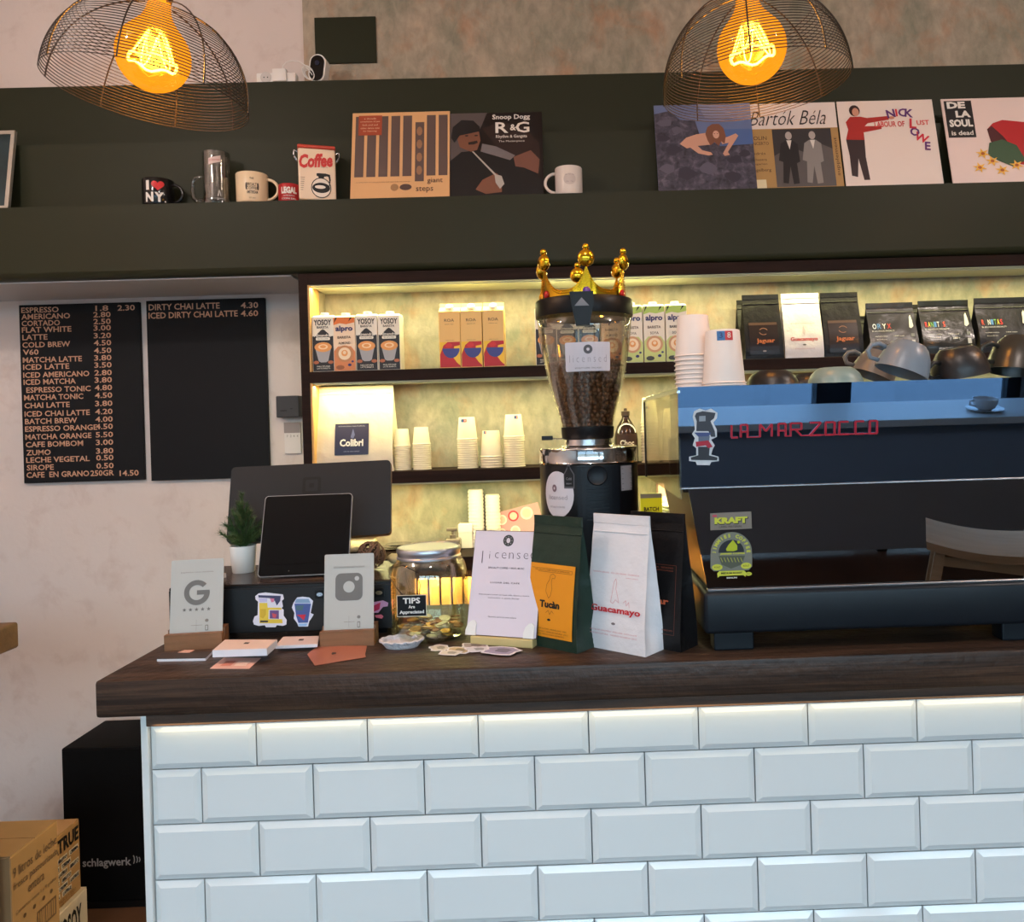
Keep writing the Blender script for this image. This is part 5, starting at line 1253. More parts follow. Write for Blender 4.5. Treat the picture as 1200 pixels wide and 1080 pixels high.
# pale cloth bag lying between ball and jar
c = W(458, 672, 1.80)
t = thing('cloth_pouch', 'crumpled pale cloth pouch between the twig ball and the jar', 'pouch', (dr-.014, 1.86, dtop+.0022))
mb = MB(); mb.sphere((0, 0, .014), .03, 28, 16, (1.25, 1.0, .5))
for v in mb.bm.verts:
    n_ = noise.noise(v.co*60)*.006+noise.noise(v.co*130)*.002
    v.co += v.co.normalized()*n_; v.co.z = max(v.co.z, 0)
obj('cloth', mb, M('pale_cloth', (200, 192, 150), .85), t, smooth='full')

# ---- white "licensed" sign on small easel
fl = C(546, 744, zC); fl = W(546, 742, 1.60)
rzs = math.radians(-20)
sgw = .150; sgh = .206
t = thing('table_sign', 'white leaning table sign with thin handwritten lettering beside the tip jar', 'sign', (0, 0, zC), rz=rzs)
fx = W(546, 744, 1.585); t.location = (fx.x+sgw/2*math.cos(rzs), fx.y+sgw/2*math.sin(rzs), zC)
Ms = Matrix.Translation((0, 0, .017)) @ Matrix.Rotation(math.radians(-16), 4, 'X')
obj('panel', MB().box(-sgw/2, sgw/2, 0, .004, 0, sgh, .0006, 1).xf(Ms), M('dark_sign_back', (70, 52, 44), .5), t)
mp = tm(Ms, 0)
decal('sheet', rect(-sgw/2+.0012, sgw/2-.0012, .0012, sgh-.0012), P_((216, 206, 216), .3), t, mp, .0004)
dd = disc(0, sgh*.905, .0115, n=28)
decal('emblem', dd, P_((60, 62, 64)), t, mp, .0008); decal('emblem', disc(0, sgh*.905, .0042, .0052, 14), P_((206, 200, 208)), t, mp, .0012)
for k_ in range(8): decal('emblem_mark', disc(.0078*math.cos(k_*PI/4), sgh*.905+.0078*math.sin(k_*PI/4), .0010, n=6), P_((160, 160, 160)), t, mp, .0012)
lx = -sgw*.40
for i, (ch, h_) in enumerate((('l', .024), ('i', .014), ('c', .011), ('e', .012), ('n', .012), ('s', .012), ('e', .012), ('d', .022))):
    text(ch, -sgw*.36+i*sgw*.105, sgh*.765+(.004 if ch == 'd' else -.001)-(.004 if i == 0 else 0), None, h_, P_((110, 100, 108)), t, mp, bold=-.018)
texts([('SPECIALTY COFFEE + VINYL MUSIC', 0, sgh*.64, sgw*.52, .0034, .01), ('LUGAR DEL CAFE', 0, sgh*.50, sgw*.42, .003), ('licencia para tomar un buen cafe, discos y musica', 0, sgh*.385, sgw*.72, .0034), ('sentados o para llevar', 0, sgh*.355, sgw*.45, .003), ('Nuestra carta en este enlace', 0, sgh*.18, sgw*.40, .0028)], P_((64, 58, 66)), t, mp)
for x in (-sgw*.42, sgw*.40):
    obj('bracket', MB().prism([(x-.012, 0)]+[(x+.012*math.cos(u), .004+.020*math.sin(u)) for u in [i*PI/10 for i in range(11)]][::-1][:0]+[(x-.012+.0, .010), (x-.008, .021), (x-.001, .028), (x+.005, .029), (x+.010, .024), (x+.010, 0)], -.004, -.001).xf(Ms), m_white, t)
obj('stand', MB().box(-sgw*.42, sgw*.46, -.006, .055, 0, .0165, .002), M('pale_wood_stand', (196, 176, 120), .5), t)
obj('prop', MB().prismx([(.028, .014), (.05, .014), (.046, .12), (.040, .12)], -.02, .02), M('pale_wood_stand', (0, 0, 0)), t)

# ---- three coffee bags standing diagonally
def tall_bag(label, fr_px, bl_px, wd, dp, hh, mat, seed, rz=-40):
    a_ = C(*fr_px, zC); r_ = math.radians(rz); ux = Vector((math.cos(r_), math.sin(r_), 0)); uy = Vector((-math.sin(r_), math.cos(r_), 0))
    c = a_-ux*wd/2+uy*dp/2
    t, mp = pouch('coffee_bag', label, wd, dp, hh, mat, (c.x, c.y, zC), rz=r_, seed=seed, seal=.085, bulge=.03)
    return t, mp, wd, hh
t, mp, w, h = tall_bag('dark green coffee bag with a large orange label and black lettering', (676, 766), None, .124, .060, .249, m_baggreen, 31)
decal('orange_label', rect(-w*.47, w*.43, h*.085, h*.635), P_((222, 142, 24), .5), t, mp, .0009, .012)
text('Tucàn', -w*.03, h*.335, w*.40, h*.055, m_ink, t, mp, bold=.045, e=.0020)
def outline(pts, wd_, col, t, mp, closed=False, e=.0018):
    for p, q_ in zip(pts, pts[1:]+([pts[0]] if closed else [])):
        dx, dz = q_[0]-p[0], q_[1]-p[1]; L = math.hypot(dx, dz) or 1; nx, nz = -dz/L*wd_/2, dx/L*wd_/2
        yield [(p[0]+nx, p[1]+nz), (q_[0]+nx, q_[1]+nz), (q_[0]-nx, q_[1]-nz), (p[0]-nx, p[1]-nz)]
def drawing(pts, wd_, mat, t, mp, closed=False, e=.0018, name='line_drawing'):
    bm = bmesh.new()
    for quad in outline(pts, wd_, None, t, mp, closed):
        bm.faces.new([bm.verts.new(mp(x, z, e)) for x, z in quad])
    me = bpy.data.meshes.new(name); bm.to_mesh(me); bm.free(); return link(name, me, mat, t)
m_lineo = P_((110, 70, 24))
drawing([(w*(-.06+a_), h*(.40+b_)) for a_, b_ in ((0, -.02), (-.06, .03), (-.05, .08), (0, .12), (.01, .15), (.06, .165), (.12, .15), (.10, .13), (.05, .13), (.04, .10), (.06, .05), (.04, 0), (0, -.02))], .0007, m_lineo, t, mp)
drawing([(w*(-.10+a_), h*(.27+b_)) for a_, b_ in ((0, 0), (.05, .02), (.08, -.01), (.12, .02), (.16, 0))], .0007, m_lineo, t, mp)
drawing([(w*a_, h*b_) for a_, b_ in ((-.44, .60), (.38, .60), (.38, .575), (-.30, .575))], .0006, m_lineo, t, mp)
texts([('ORIGEN COLOMBIA FINCA LA ESPERANZA', -w*.02, h*.588, w*.7, h*.010), ('NOTAS DE CACAO  ARANDANO  MIEL', -w*.02, h*.150, w*.7, h*.010), ('PROCESO LAVADO  VARIEDAD CATURRA  250 G', -w*.02, h*.128, w*.74, h*.010), ('TUESTE MEDIO PARA ESPRESSO', -w*.02, h*.108, w*.6, h*.010)], m_lineo, t, mp, e=.0018)
decal('emblem', disc(-w*.03, h*.22, w*.035, h*.009, 12), m_ink, t, mp, .0018)
t, mp, w, h = tall_bag('tall white coffee bag with red lettering standing on the worktop', (756.5, 770), None, .134, .060, .252, M('white_bag_film', (226, 222, 224), .36, bump=.9, nscale=11), 32)
text('Guacamayo', w*.0, h*.30, w*.86, h*.062, P_((190, 28, 44)), t, mp, bold=.03, e=.0020)
m_linep = P_((206, 130, 136))
texts([('ORIGEN BRASIL  SUL DE MINAS  FAZENDA', -w*.02, h*.57, w*.8, h*.010), ('arabica natural', w*.26, h*.545, w*.2, h*.008), ('NOTAS DE CARAMELO  AVELLANA  CHOCOLATE', -w*.02, h*.145, w*.8, h*.010), ('PROCESO NATURAL  VARIEDAD BOURBON  250 G', -w*.02, h*.12, w*.8, h*.010)], m_linep, t, mp, e=.0018)
drawing([(w*(-.08+a_), h*(.36+b_)) for a_, b_ in ((0, 0), (.02, .06), (.04, .14), (.07, .17), (.09, .15), (.08, .10), (.12, .04), (.14, .0), (.08, .02), (.04, -.01), (0, 0))], .0007, m_linep, t, mp)
drawing([(w*(.14+a_), h*(.345+b_)) for a_, b_ in ((0, .02), (.04, .04), (.05, 0), (.09, .03), (.10, -.01))], .0007, m_linep, t, mp)
decal('emblem', disc(-w*.02, h*.205, w*.035, h*.009, 12), P_((120, 110, 112)), t, mp, .0018)
t, mp, w, h = tall_bag('black coffee bag half hidden behind the white one beside the machine', (798, 764.5), None, .126, .060, .252, m_bagblack, 33)
drawing([(w*.40, h*.62), (w*.40, h*.12), (-w*.4, h*.12), (-w*.4, h*.62), (w*.40, h*.62)], .0007, P_((120, 60, 40)), t, mp)
text('Jaguar', w*.0, h*.35, w*.60, h*.062, P_((190, 90, 56)), t, mp, bold=.03, e=.0020)
texts([('ORIGEN ETIOPIA  SIDAMO', 0, h*.60, w*.7, h*.011), ('NOTAS FLORALES', w*.2, h*.58, w*.3, h*.009), ('250 G  TUESTE MEDIO', w*.08, h*.15, w*.6, h*.011)], P_((150, 76, 50)), t, mp, e=.0018)

# ================================================================ ESPRESSO MACHINE
MY0, MY1, MY2, MY3 = 1.430, 1.450, 1.452, 1.473
MXL = W(796, 510, MY0).x; MXR = 1.30
mzt = W(795, 453.5, MY0).z; mzm = W(800, 571, MY1).z; mzl = W(829, 690.5, MY3).z; mzb = W(830, 744, 1.458).z
m_mir = M('polished_blue_steel', (92, 114, 142), .012, 1); m_blk = M('smoked_glass_panel', (108, 112, 118), .012, 1)
m_navy2 = M('dark_navy_enamel', (16, 22, 29), .38, spec=.35); m_inner = M('dark_machine_inside', (40, 32, 30), .4, .5)
em = thing('espresso_machine', 'wide espresso machine with a mirror blue upper panel and black lower panel', 'espresso machine', (MXL, MY0, zC))
def loc(p): return (p[0]-MXL, p[1]-MY0, p[2]-zC)
MW = MXR-MXL; z_t = mzt-zC; z_m = mzm-zC; z_l = mzl-zC; z_b = mzb-zC
def slabyz(x0, x1, ya, za, yb, zb, th, x0b=None):   # leaning panel, top (ya,za), bottom (yb,zb)
    x0b = x0 if x0b is None else x0b
    return MB().hexa([(x0b, yb, zb), (x1, yb, zb), (x1, yb+th, zb), (x0b, yb+th, zb), (x0, ya, za), (x1, ya, za), (x1, ya+th, za), (x0, ya+th, za)])
obj('upper_panel', slabyz(0, MW, 0, z_t, MY1-MY0, z_m, .004), m_mir, em)['label'] = 'mirror polished blue-grey upper panel'
xlow0 = W(806, 573, MY2).x-MXL; xlow1 = W(829, 690, MY3).x-MXL
obj('lower_panel', slabyz(xlow0, MW, MY2-MY0, z_m-.002, MY3-MY0, z_l+.002, .004, xlow1), m_blk, em)['label'] = 'glossy black lower panel'
obj('panel_lip', MB().box(0, MW, MY1-MY0-.003, MY1-MY0+.012, z_m-.0035, z_m-.0005, .0008, 1), m_steel, em)
obj('lower_lip', MB().box(xlow1, MW, MY3-MY0-.004, MY3-MY0+.01, z_l-.003, z_l+.001, .0008, 1), m_steel, em)
xb = W(826, 720, 1.458).x-MXL
obj('base_body', MB().box(xb, MW, 1.458-MY0, .46, z_b, z_l-.003, .008, 3), m_navy2, em, smooth=True)
obj('cup_tray', MB().box(0, MW, .002, .56, z_t-.010, z_t-.0005, .001, 1), M('steel_tray', (180, 190, 200), .15, 1), em)
obj('inner_body', MB().box(.055, MW-.01, .026, .52, z_m+.004, z_t-.011), m_inner, em)
obj('lower_inner_body', MB().hexa([(xlow1+.004, .049, z_l), (MW-.01, .049, z_l), (MW-.01, .44, z_l), (xlow1+.004, .44, z_l), (xlow0+.004, .028, z_m-.004), (MW-.01, .028, z_m-.004), (MW-.01, .44, z_m-.004), (xlow0+.004, .44, z_m-.004)]), m_inner, em)
obj('side_pane', MB().box(0, .003, .010, .60, z_m-.02, z_t-.011), clear('side_pane_clear', (236, 232, 214), .06), em)['label'] = 'clear left side pane'
obj('side_rail', MB().box(-.002, .004, .0, .604, z_t-.0105, z_t-.0065), m_steel, em)
obj('side_rail', MB().box(-.002, .004, .598, .604, z_m-.02, z_t-.011), m_inner, em)
m_brl = M('brown_metal', (112, 88, 80), .35, .6)
obj('side_frame', MB().box(.012, .050, .10, .13, z_m, z_m+.10, .004), m_brl, em); obj('side_frame', MB().box(.012, .050, .22, .25, z_m, z_m+.085, .004), m_brl, em)
obj('side_frame', MB().box(.010, .052, .04, .34, z_m-.012, z_m, .003), m_inner, em)
obj('steam_pipe', MB().tube([(.03, .05, z_t-.012), (.03, .055, z_t-.07), (.028, .08, z_m+.10), (.03, .12, z_m+.06)], .006, 10), m_brl, em, smooth='full')
for i, x in enumerate((W(861, 755, 1.47).x-MXL, W(1200, 745, 1.47).x-MXL-.0, MW-.06)):
    obj('foot', MB().box(x-.037, x+.037, .045, .085, 0, z_b+.001, .003), m_navy2, em)
    obj('foot', MB().box(x-.037, x+.037, .36, .40, 0, z_b+.001, .003), m_navy2, em)
# panel decal maps
def panel_map(ya, za, yb, zb): return lambda x, z, e: Vector((x, ya+(yb-ya)*(za-z)/(za-zb)-e, z))
mpu = panel_map(0, z_t, MY1-MY0, z_m); mpl = panel_map(MY2-MY0, z_m, MY3-MY0, z_l)
def eu(px, py):
    Yq = MY0+.01
    for _ in range(3):
        p = W(px, py, Yq); Yq = MY0+(MY1-MY0)*(mzt-p.z)/(mzt-mzm)
    return p.x-MXL, p.z-zC
def el(px, py):
    Yq = MY2+.01
    for _ in range(3):
        p = W(px, py, Yq); Yq = MY2+(MY3-MY2)*(mzm-p.z)/(mzm-mzl)
    return p.x-MXL, p.z-zC
km = S(1.44)
m_redm = M('red_enamel_letters', (170, 20, 44), .3)
def z7(x, y): return 780+x/2.857, 320+y/2.857
# lettering built from square strokes, joined by a foot line like the original badge
def stroke(pts, wd_, mat, t, mp, name, e=.0035, closed=False):
    bm = bmesh.new()
    for quad in outline(pts, wd_, None, t, mp, closed):
        a_ = [bm.verts.new(mp(x, z, e)) for x, z in quad]; b_ = [bm.verts.new(mp(x, z, 0)) for x, z in quad]
        bm.faces.new(a_); bm.faces.new(b_[::-1])
        for i in range(4): bm.faces.new((a_[i], a_[(i+1) % 4], b_[(i+1) % 4], b_[i]))
    bmesh.ops.recalc_face_normals(bm, faces=bm.faces)
    me = bpy.data.meshes.new(name); bm.to_mesh(me); bm.free(); return link(name, me, mat, t)
Lx0, Lz0 = eu(*z7(218, 552)); Lx1, Lz1 = eu(*z7(708, 530))
lh = 15.5*km; unit = (Lx1-Lx0)/490
G = {'L': [[(0, 1), (0, 0), (1, 0)]], 'A': [[(0, 0), (0, 1), (1, 1), (1, 0)], [(0, .45), (1, .45)]], 'M': [[(0, 0), (0, 1), (.5, .45), (1, 1), (1, 0)]], 'R': [[(0, 0), (0, 1), (1, 1), (1, .5), (0, .5)], [(.45, .5), (1, 0)]],
     'Z': [[(0, 1), (1, 1), (0, 0), (1, 0)]], 'O': [[(0, 0), (0, 1), (1, 1), (1, 0), (0, 0)]], 'C': [[(1, 1), (0, 1), (0, 0), (1, 0)]]}
for ch, a_, b_ in (('L', 218, 243), ('A', 249, 275), ('M', 313, 356), ('A', 375, 402), ('R', 415, 455), ('Z', 480, 520), ('O', 532, 566), ('C', 578, 612), ('C', 632, 664), ('O', 680, 708)):
    xa = Lx0+(a_-218)*unit+.001; xbb = Lx0+(b_-218)*unit-.001
    for part in G[ch]:
        stroke([(xa+(xbb-xa)*u, Lz0+lh*(.03+.95*v)) for u, v in part], .0034, m_redm, em, mpu, 'letter')
for a_, b_ in ((270, 316), (398, 420), (452, 484), (516, 536), (563, 582), (608, 636), (660, 684)):
    stroke([(Lx0+(a_-218)*unit, Lz0+lh*.03), (Lx0+(b_-218)*unit, Lz0+lh*.03)], .0022, m_redm, em, mpu, 'letter_link', .003)
# stickers on the machine
def z2(pts): return [eu(740+a_/6, 440+b_/6) for a_, b_ in pts]
o = decal('sticker', z2([(440, 250), (480, 232), (520, 245), (560, 232), (605, 262), (600, 300), (575, 330), (600, 380), (600, 430), (560, 450), (585, 490), (570, 520), (560, 555), (612, 570), (615, 600), (560, 608), (550, 630), (460, 628), (450, 605), (405, 600), (405, 570), (455, 560), (455, 510), (430, 490), (445, 440), (425, 410), (445, 380), (440, 330), (430, 290)]), P_((206, 208, 212)), em, mpu, .0006); o['label'] = 'die-cut sticker of a grey hand grinder'
decal('sticker_print', z2([(455, 262), (500, 250), (590, 262), (580, 300), (555, 320), (585, 390), (590, 430), (560, 430), (540, 390), (455, 390), (458, 320), (445, 285)]), P_((62, 64, 72)), em, mpu, .001)
decal('sticker_print', z2([(475, 285), (520, 282), (520, 320), (475, 322)]), P_((140, 150, 160)), em, mpu, .0014); decal('sticker_print', z2([(440, 400), (560, 400), (545, 425), (470, 430)]), P_((70, 84, 130)), em, mpu, .0012)
decal('sticker_print', z2([(450, 465), (540, 455), (570, 500), (540, 510), (520, 490), (455, 500)]), P_((176, 44, 62)), em, mpu, .0014); decal('sticker_print', z2([(468, 500), (550, 500), (545, 560), (605, 575), (600, 595), (420, 592), (415, 575), (468, 560)]), P_((50, 52, 58)), em, mpu, .0012)
decal('sticker_print', z2([(470, 425), (550, 425), (545, 465), (470, 465)]), P_((100, 110, 130)), em, mpu, .0012)
def z8(x, y): return el(820+x/9.8125, 590+y/9.818)
kx0, kz0 = z8(110, 305); kx1, kz1 = z8(600, 90)
kq = [z8(118, 110), z8(592, 88), z8(600, 285), z8(122, 306)]
decal('sticker', kq, P_((132, 122, 112), .4), em, mpl, .0006)['label'] = 'grey rectangular sticker with yellow block lettering'
m_ye = P_((206, 206, 70)); cxk, czk = z8(358, 190)
text('KRAFT', cxk+.0008, czk-.0012, 395/9.8*km, 80/9.8*km, m_ink, em, mpl, bold=.07, e=.0010, rot=.012)
text('KRAFT', cxk, czk, 385/9.8*km, 76/9.8*km, m_ye, em, mpl, bold=.07, e=.0014, rot=.012)
x, z = z8(170, 140); decal('sticker_print', rect(x-.004, x+.004, z-.0018, z+.0018), P_((196, 70, 90)), em, mpl, .0012)
x, z = z8(355, 262); text('LABEL MATERIAL', x, z, 270/9.8*km, 2.2*km, m_ink, em, mpl, e=.0012)
# arched badge
cxb, czb = z8(362, 560); rb_ = 243/9.8*km
arch = [z8(122, 740), z8(160, 775), z8(560, 765), z8(602, 720)]+[(cxb+rb_*math.cos(u), czb+rb_*math.sin(u)) for u in [i*PI/24 for i in range(25)]]
decal('sticker', arch, P_((124, 124, 112), .4), em, mpl, .0006)['label'] = 'arched grey and yellow green coffee badge sticker'
for i, ch in enumerate('JIMMIES COFFEE'):
    if ch == ' ': continue
    u = math.radians(178-i*176/13); r2 = rb_*.83
    text(ch, cxb+r2*math.cos(u), czb+r2*math.sin(u)*1.0, None, 44/9.8*km, m_ye, em, mpl, bold=.05, rot=u-PI/2, e=.0012)
decal('sticker_print', [(cxb+rb_*.62*math.cos(u), czb+rb_*.62*math.sin(u)) for u in [i*PI/16 for i in range(17)]], P_((40, 42, 46)), em, mpl, .0010)
decal('sticker_print', [z8(300, 520), z8(330, 470), z8(380, 415), z8(400, 440), z8(430, 480), z8(430, 530), z8(390, 545), z8(310, 545)], P_((180, 190, 40)), em, mpl, .0014)
decal('sticker_print', [(z8(445, 440)[0]+r_*math.cos(u), z8(445, 440)[1]+r_*math.sin(u)) for r_, us in ((.0028, [i*PI/5 for i in range(10)]),) for u in us], P_((180, 190, 40)), em, mpl, .0014)
x, z = z8(375, 575); text('JIMMIES COFFEE', x, z, 290/9.8*km, 24/9.8*km, m_ye, em, mpl, bold=.05)
decal('sticker_print', [z8(215, 600), z8(520, 595), z8(480, 700), z8(360, 745), z8(250, 700)], P_((86, 90, 76)), em, mpl, .001)
for i in range(7):
    a_ = 240+i*38; stroke([z8(a_, 620), z8(a_+22, 670)], .0007, m_ye, em, mpl, 'sticker_line', .0014)
for (x_, y_, w_) in ((200, 730, 62), (532, 712, 62), (560, 805, 38)):
    x, z = z8(x_, y_); decal('sticker_print', disc(x, z, w_/9.8*km, w_*.6/9.8*km, 16), m_ye, em, mpl, .0014); text('ROAST', x, z, w_*1.2/9.8*km, w_*.35/9.8*km, m_ink, em, mpl, e=.0018)
decal('sticker_print', [z8(200, 800), z8(225, 775), z8(505, 765), z8(530, 785), z8(525, 840), z8(500, 820), z8(230, 830), z8(205, 850)], m_ye, em, mpl, .0012)
x, z = z8(365, 795); text('MEDIUM ROAST', x, z, 250/9.8*km, 22/9.8*km, m_ink, em, mpl, bold=.04, e=.0018)
x, z = z8(368, 850); text('BERLIN', x, z, 120/9.8*km, 18/9.8*km, m_capw, em, mpl, bold=.03)

# ---- paper cups on the machine
m_cupm = M('paper_cup_grey_white', (226, 214, 206), .55)
def mcup(px0, px1, ytop, yrim, ybot, n, Y, where, sticker=None):
    k_ = S(Y); rt_ = (px1-px0)/2*k_-.001; hc = (yrim-ytop)*k_
    pitch = ((ybot-yrim)*k_)/max(1, n-1) if n > 1 else 0
    cup_stack(sx((px0+px1)/2, (ytop+ybot)/2, Y), Y, mzt, rt_, rt_*.80, hc, n, pitch, where, m_cupm, sticker, grp='paper cups on the espresso machine')
mcup(790, 836, 367, 415, 452, 8, 1.53, 'the taller cup stack on the machine')
mcup(822, 873, 386.5, 449, 452, 2, 1.475, 'the short cup pair at the machine front', (-.002, .086, .029, .017))
# ---- upturned and tilted coffee cups
def coffee_cup(label, px, pybot, wpx, hpx, Y, mat, tilt=0, handle=0, rz=0, inner=None, tx=0):
    k_ = S(Y); R_ = wpx/2*k_; h_ = hpx*k_
    t = thing('coffee_cup', label, 'cup', (sx(px, pybot, Y), Y, 0), rz=rz, ry=tilt, rx=tx)
    prof = [(R_, 0), (R_*.99, h_*.02), (R_*.965, h_*.28), (R_*.86, h_*.62), (R_*.68, h_*.90), (R_*.58, h_*.97), (R_*.56, h_), (R_*.50, h_), (R_*.48, h_*.97), (0, h_*.97)]
    inn = [(0, h_*.92), (R_*.5, h_*.90), (R_*.75, h_*.66), (R_*.89, h_*.34), (R_*.95, 0)]
    obj('bowl', MB().lathe(prof[::-1]+inn[::-1][:0]+[(R_*.95, 0)]+[(r, z) for r, z in inn[::-1][1:]], 40), mat, t, smooth=True)
    if handle:
        pts = [(handle*R_*.88, 0, h_*.62), (handle*R_*1.15, 0, h_*.66), (handle*R_*1.42, 0, h_*.52), (handle*R_*1.48, 0, h_*.30), (handle*R_*1.30, 0, h_*.12), (handle*R_*.95, 0, h_*.14)]
        obj('handle', MB().tube(pts, .0046, 8), mat, t, smooth='full')
    m_ = t.rotation_euler.to_matrix(); zmin = min((m_ @ v.co).z for ch in t.children for v in ch.data.vertices)
    t.location.z = mzt-zmin+.0004
    return t
m_c1 = M('black_matt_ceramic', (34, 33, 34), .35); m_c2 = M('teal_grey_ceramic', (118, 138, 134), .35); m_c3 = M('blue_grey_ceramic', (112, 124, 136), .32); m_c4 = M('olive_black_ceramic', (52, 50, 44), .28)
coffee_cup('black cup upside down right of the paper cups on the machine', 905, 449, 62, 19, 1.56, m_c1)
coffee_cup('black cup upside down partly behind the pale green one', 948, 448, 46, 17, 1.70, m_c1)
coffee_cup('pale green grey cup upside down on the machine', 979, 447, 64, 20, 1.54, m_c2)
coffee_cup('dull grey cup tilted behind the blue grey one with its handle up left', 1022, 446, 52, 30, 1.66, M('dull_grey_ceramic', (104, 100, 96), .35), math.radians(24), -1)
coffee_cup('blue grey cup tilted to the right with a large handle at left', 1056, 445, 62, 36, 1.54, m_c3, math.radians(22), -1)
coffee_cup('black cup tilted left of the last one, with a bronze sheen', 1126, 443, 66, 34, 1.56, m_c1, math.radians(-10), -1, math.radians(20))
coffee_cup('olive black cup cut by the right edge of the photo', 1194, 441, 74, 42, 1.56, m_c4, math.radians(12), -1, math.radians(10))
coffee_cup('black cup out of the frame at the right end of the machine', 1270, 440, 66, 34, 1.56, m_c1, math.radians(-8), 1)

# ================================================================ GRINDER
GY = 1.74; kg = S(GY); gc = W(691.5, 600, GY)
def gz(py): return W(691, py, GY).z-zC
g = thing('coffee_grinder', 'black coffee grinder with a steel collar and a clear hopper full of beans', 'grinder', (gc.x, GY, zC))
R0 = 58*kg*.985
zb0, zb1, zb2 = gz(541), gz(523.5), gz(514)
obj('body', MB().lathe([(0, .004), (R0*.99, .004), (R0*1.0, .012), (R0, zb0-.001), (0, zb0-.001)], 56), M('grinder_black', (16, 16, 18), .3), g, smooth=True)
for a_ in (.8, 2.4, 3.9, 5.5): obj('foot', MB().lathe([(0, 0), (.014, 0), (.014, .005), (0, .005)], 14, (.08*math.cos(a_), .08*math.sin(a_), 0)), m_blackp, g)
obj('steel_collar', MB().lathe([(0, zb0), (R0*1.005, zb0), (R0*1.015, zb0+.002), (R0*1.005, zb0+.004), (R0*1.005, zb1-.004), (R0*1.01, zb1-.002), (R0*1.0, zb1), (R0*.93, zb1+.001), (0, zb1+.001)], 64), M('mirror_steel', (214, 214, 216), .09, 1), g, smooth=True)
obj('neck', MB().lathe([(0, zb1), (R0*.56, zb1+.001), (R0*.50, zb1+.005), (R0*.48, zb2), (0, zb2)], 40), m_steel, g, smooth=True)
obj('hopper_collar', MB().lathe([(0, zb2), (R0*.50, zb2), (R0*.53, zb2+.004), (R0*.545, gz(500)), (R0*.50, gz(499)), (0, gz(499))], 40), m_blackp, g, smooth=True)
hp_ = [(56.0, 372), (55, 388), (52.5, 408), (49, 427), (44, 449), (38, 470), (32, 492), (30.5, 500)]
hpz = [(r*kg*.985, gz(y)) for r, y in hp_][::-1]
inner = [(r-.003, z) for r, z in hpz[::-1]]
obj('hopper', MB().lathe(hpz+inner, 64), clear('hopper_glass', (246, 244, 236), .07), g, smooth='full')['label'] = 'clear flared hopper'
def hop_r(z):
    for (r1, z1), (r2, z2_) in zip(hpz, hpz[1:]):
        if z1 <= z <= z2_: return r1+(r2-r1)*(z-z1)/(z2_-z1)
    return hpz[-1][0] if z > hpz[-1][1] else hpz[0][0]
zl0, zl1 = gz(372), gz(353)
obj('lid', MB().lathe([(0, zl0+.002), (R0*.93, zl0+.001), (R0*.99, zl0-.001), (R0*1.0, zl0+.002), (R0*1.0, zl1-.003), (R0*.98, zl1), (R0*.90, zl1+.001), (R0*.89, zl1-.004), (0, zl1-.004)], 56), m_blackp, g, smooth=True)
cxl = -2*kg-.004
obj('lid_clip', MB().prism([(cxl-13*kg, zl1+.004), (cxl+13*kg, zl1+.004), (cxl+13*kg, gz(366)), (cxl+7.5*kg, gz(388)), (cxl-7*kg, gz(388)), (cxl-11*kg, gz(366))], -R0-.007, -R0+.012), m_blackp, g)
obj('clip_badge', MB().prism([(cxl, gz(357.5)), (cxl+8*kg, gz(366.5)), (cxl-8*kg, gz(366.5))], -R0-.0085, -R0-.0068), M('clip_grey', (112, 112, 116), .4), g)
# hopper sticker
Rf = lambda z: hop_r(z)
mpc = cone(Rf); hz = gz(421.5)
x0_ = 1.5*kg
decal('sticker', rrect(x0_-26*kg, x0_+26*kg, hz-16*kg, hz+16*kg, .003), P_((206, 202, 210), .4), g, mpc, .0008, .008)
decal('emblem', disc(x0_, hz+8*kg, 5*kg, n=18), P_((84, 84, 88)), g, mpc, .0014); decal('emblem', disc(x0_, hz+8*kg, 1.8*kg, n=10), P_((206, 202, 210)), g, mpc, .0018)
texts([('l i c e n s e d', x0_, hz-2*kg, 42*kg, 8*kg, -.02)], P_((130, 126, 136)), g, mpc, e=.0014); texts([('SPECIALTY COFFEE · VINYL MUSIC', x0_, hz-12.5*kg, 30*kg, 1.6*kg)], P_((90, 88, 94)), g, mpc, e=.0014)
# body front: raised centre panel, ribs, round knob, labels
mpb = cyl(R0)
def gq(px, py):   # angle-unwrapped x on the front of the body
    p = W(px, py, GY-R0*.9); dx = max(-.98, min(.98, (p.x-gc.x)/R0)); return R0*math.asin(dx), p.z-zC
def curved_panel(name, x0, x1, z0, z1, e0, mat, sub=.008):
    bm = bmesh.new(); n = max(2, int((x1-x0)/sub)); A = []; 
    for i in range(n+1):
        x = x0+(x1-x0)*i/n; A.append([bm.verts.new(mpb(x, z0, 0)), bm.verts.new(mpb(x, z0, e0)), bm.verts.new(mpb(x, z1, e0)), bm.verts.new(mpb(x, z1, 0))])
    for a_, b_ in zip(A, A[1:]):
        for i in range(3): bm.faces.new((a_[i], b_[i], b_[i+1], a_[i+1]))
    bm.faces.new(A[0]); bm.faces.new(A[-1][::-1])
    bmesh.ops.recalc_face_normals(bm, faces=bm.faces)
    me = bpy.data.meshes.new(name); bm.to_mesh(me); bm.free(); return link(name, me, mat, g)
m_gp = M('navy_black_panel', (18, 22, 28), .42, spec=.35)
xa, za = gq(676, 541); xb_, _ = gq(724, 541)
curved_panel('centre_panel', xa, xb_, .02, zb0-.003, .004, m_gp)
x_, z_ = gq(699.5, 556)
obj('round_cap', MB().lathe([(0, 0), (11*kg, 0), (11.5*kg, .002), (10.5*kg, .0045), (9.5*kg, .003), (0, .003)], 28).xf(Matrix.Translation((x_, -R0-.003, z_)) @ Matrix.Rotation(PI/2, 4, 'X')), m_gp, g, smooth=True)
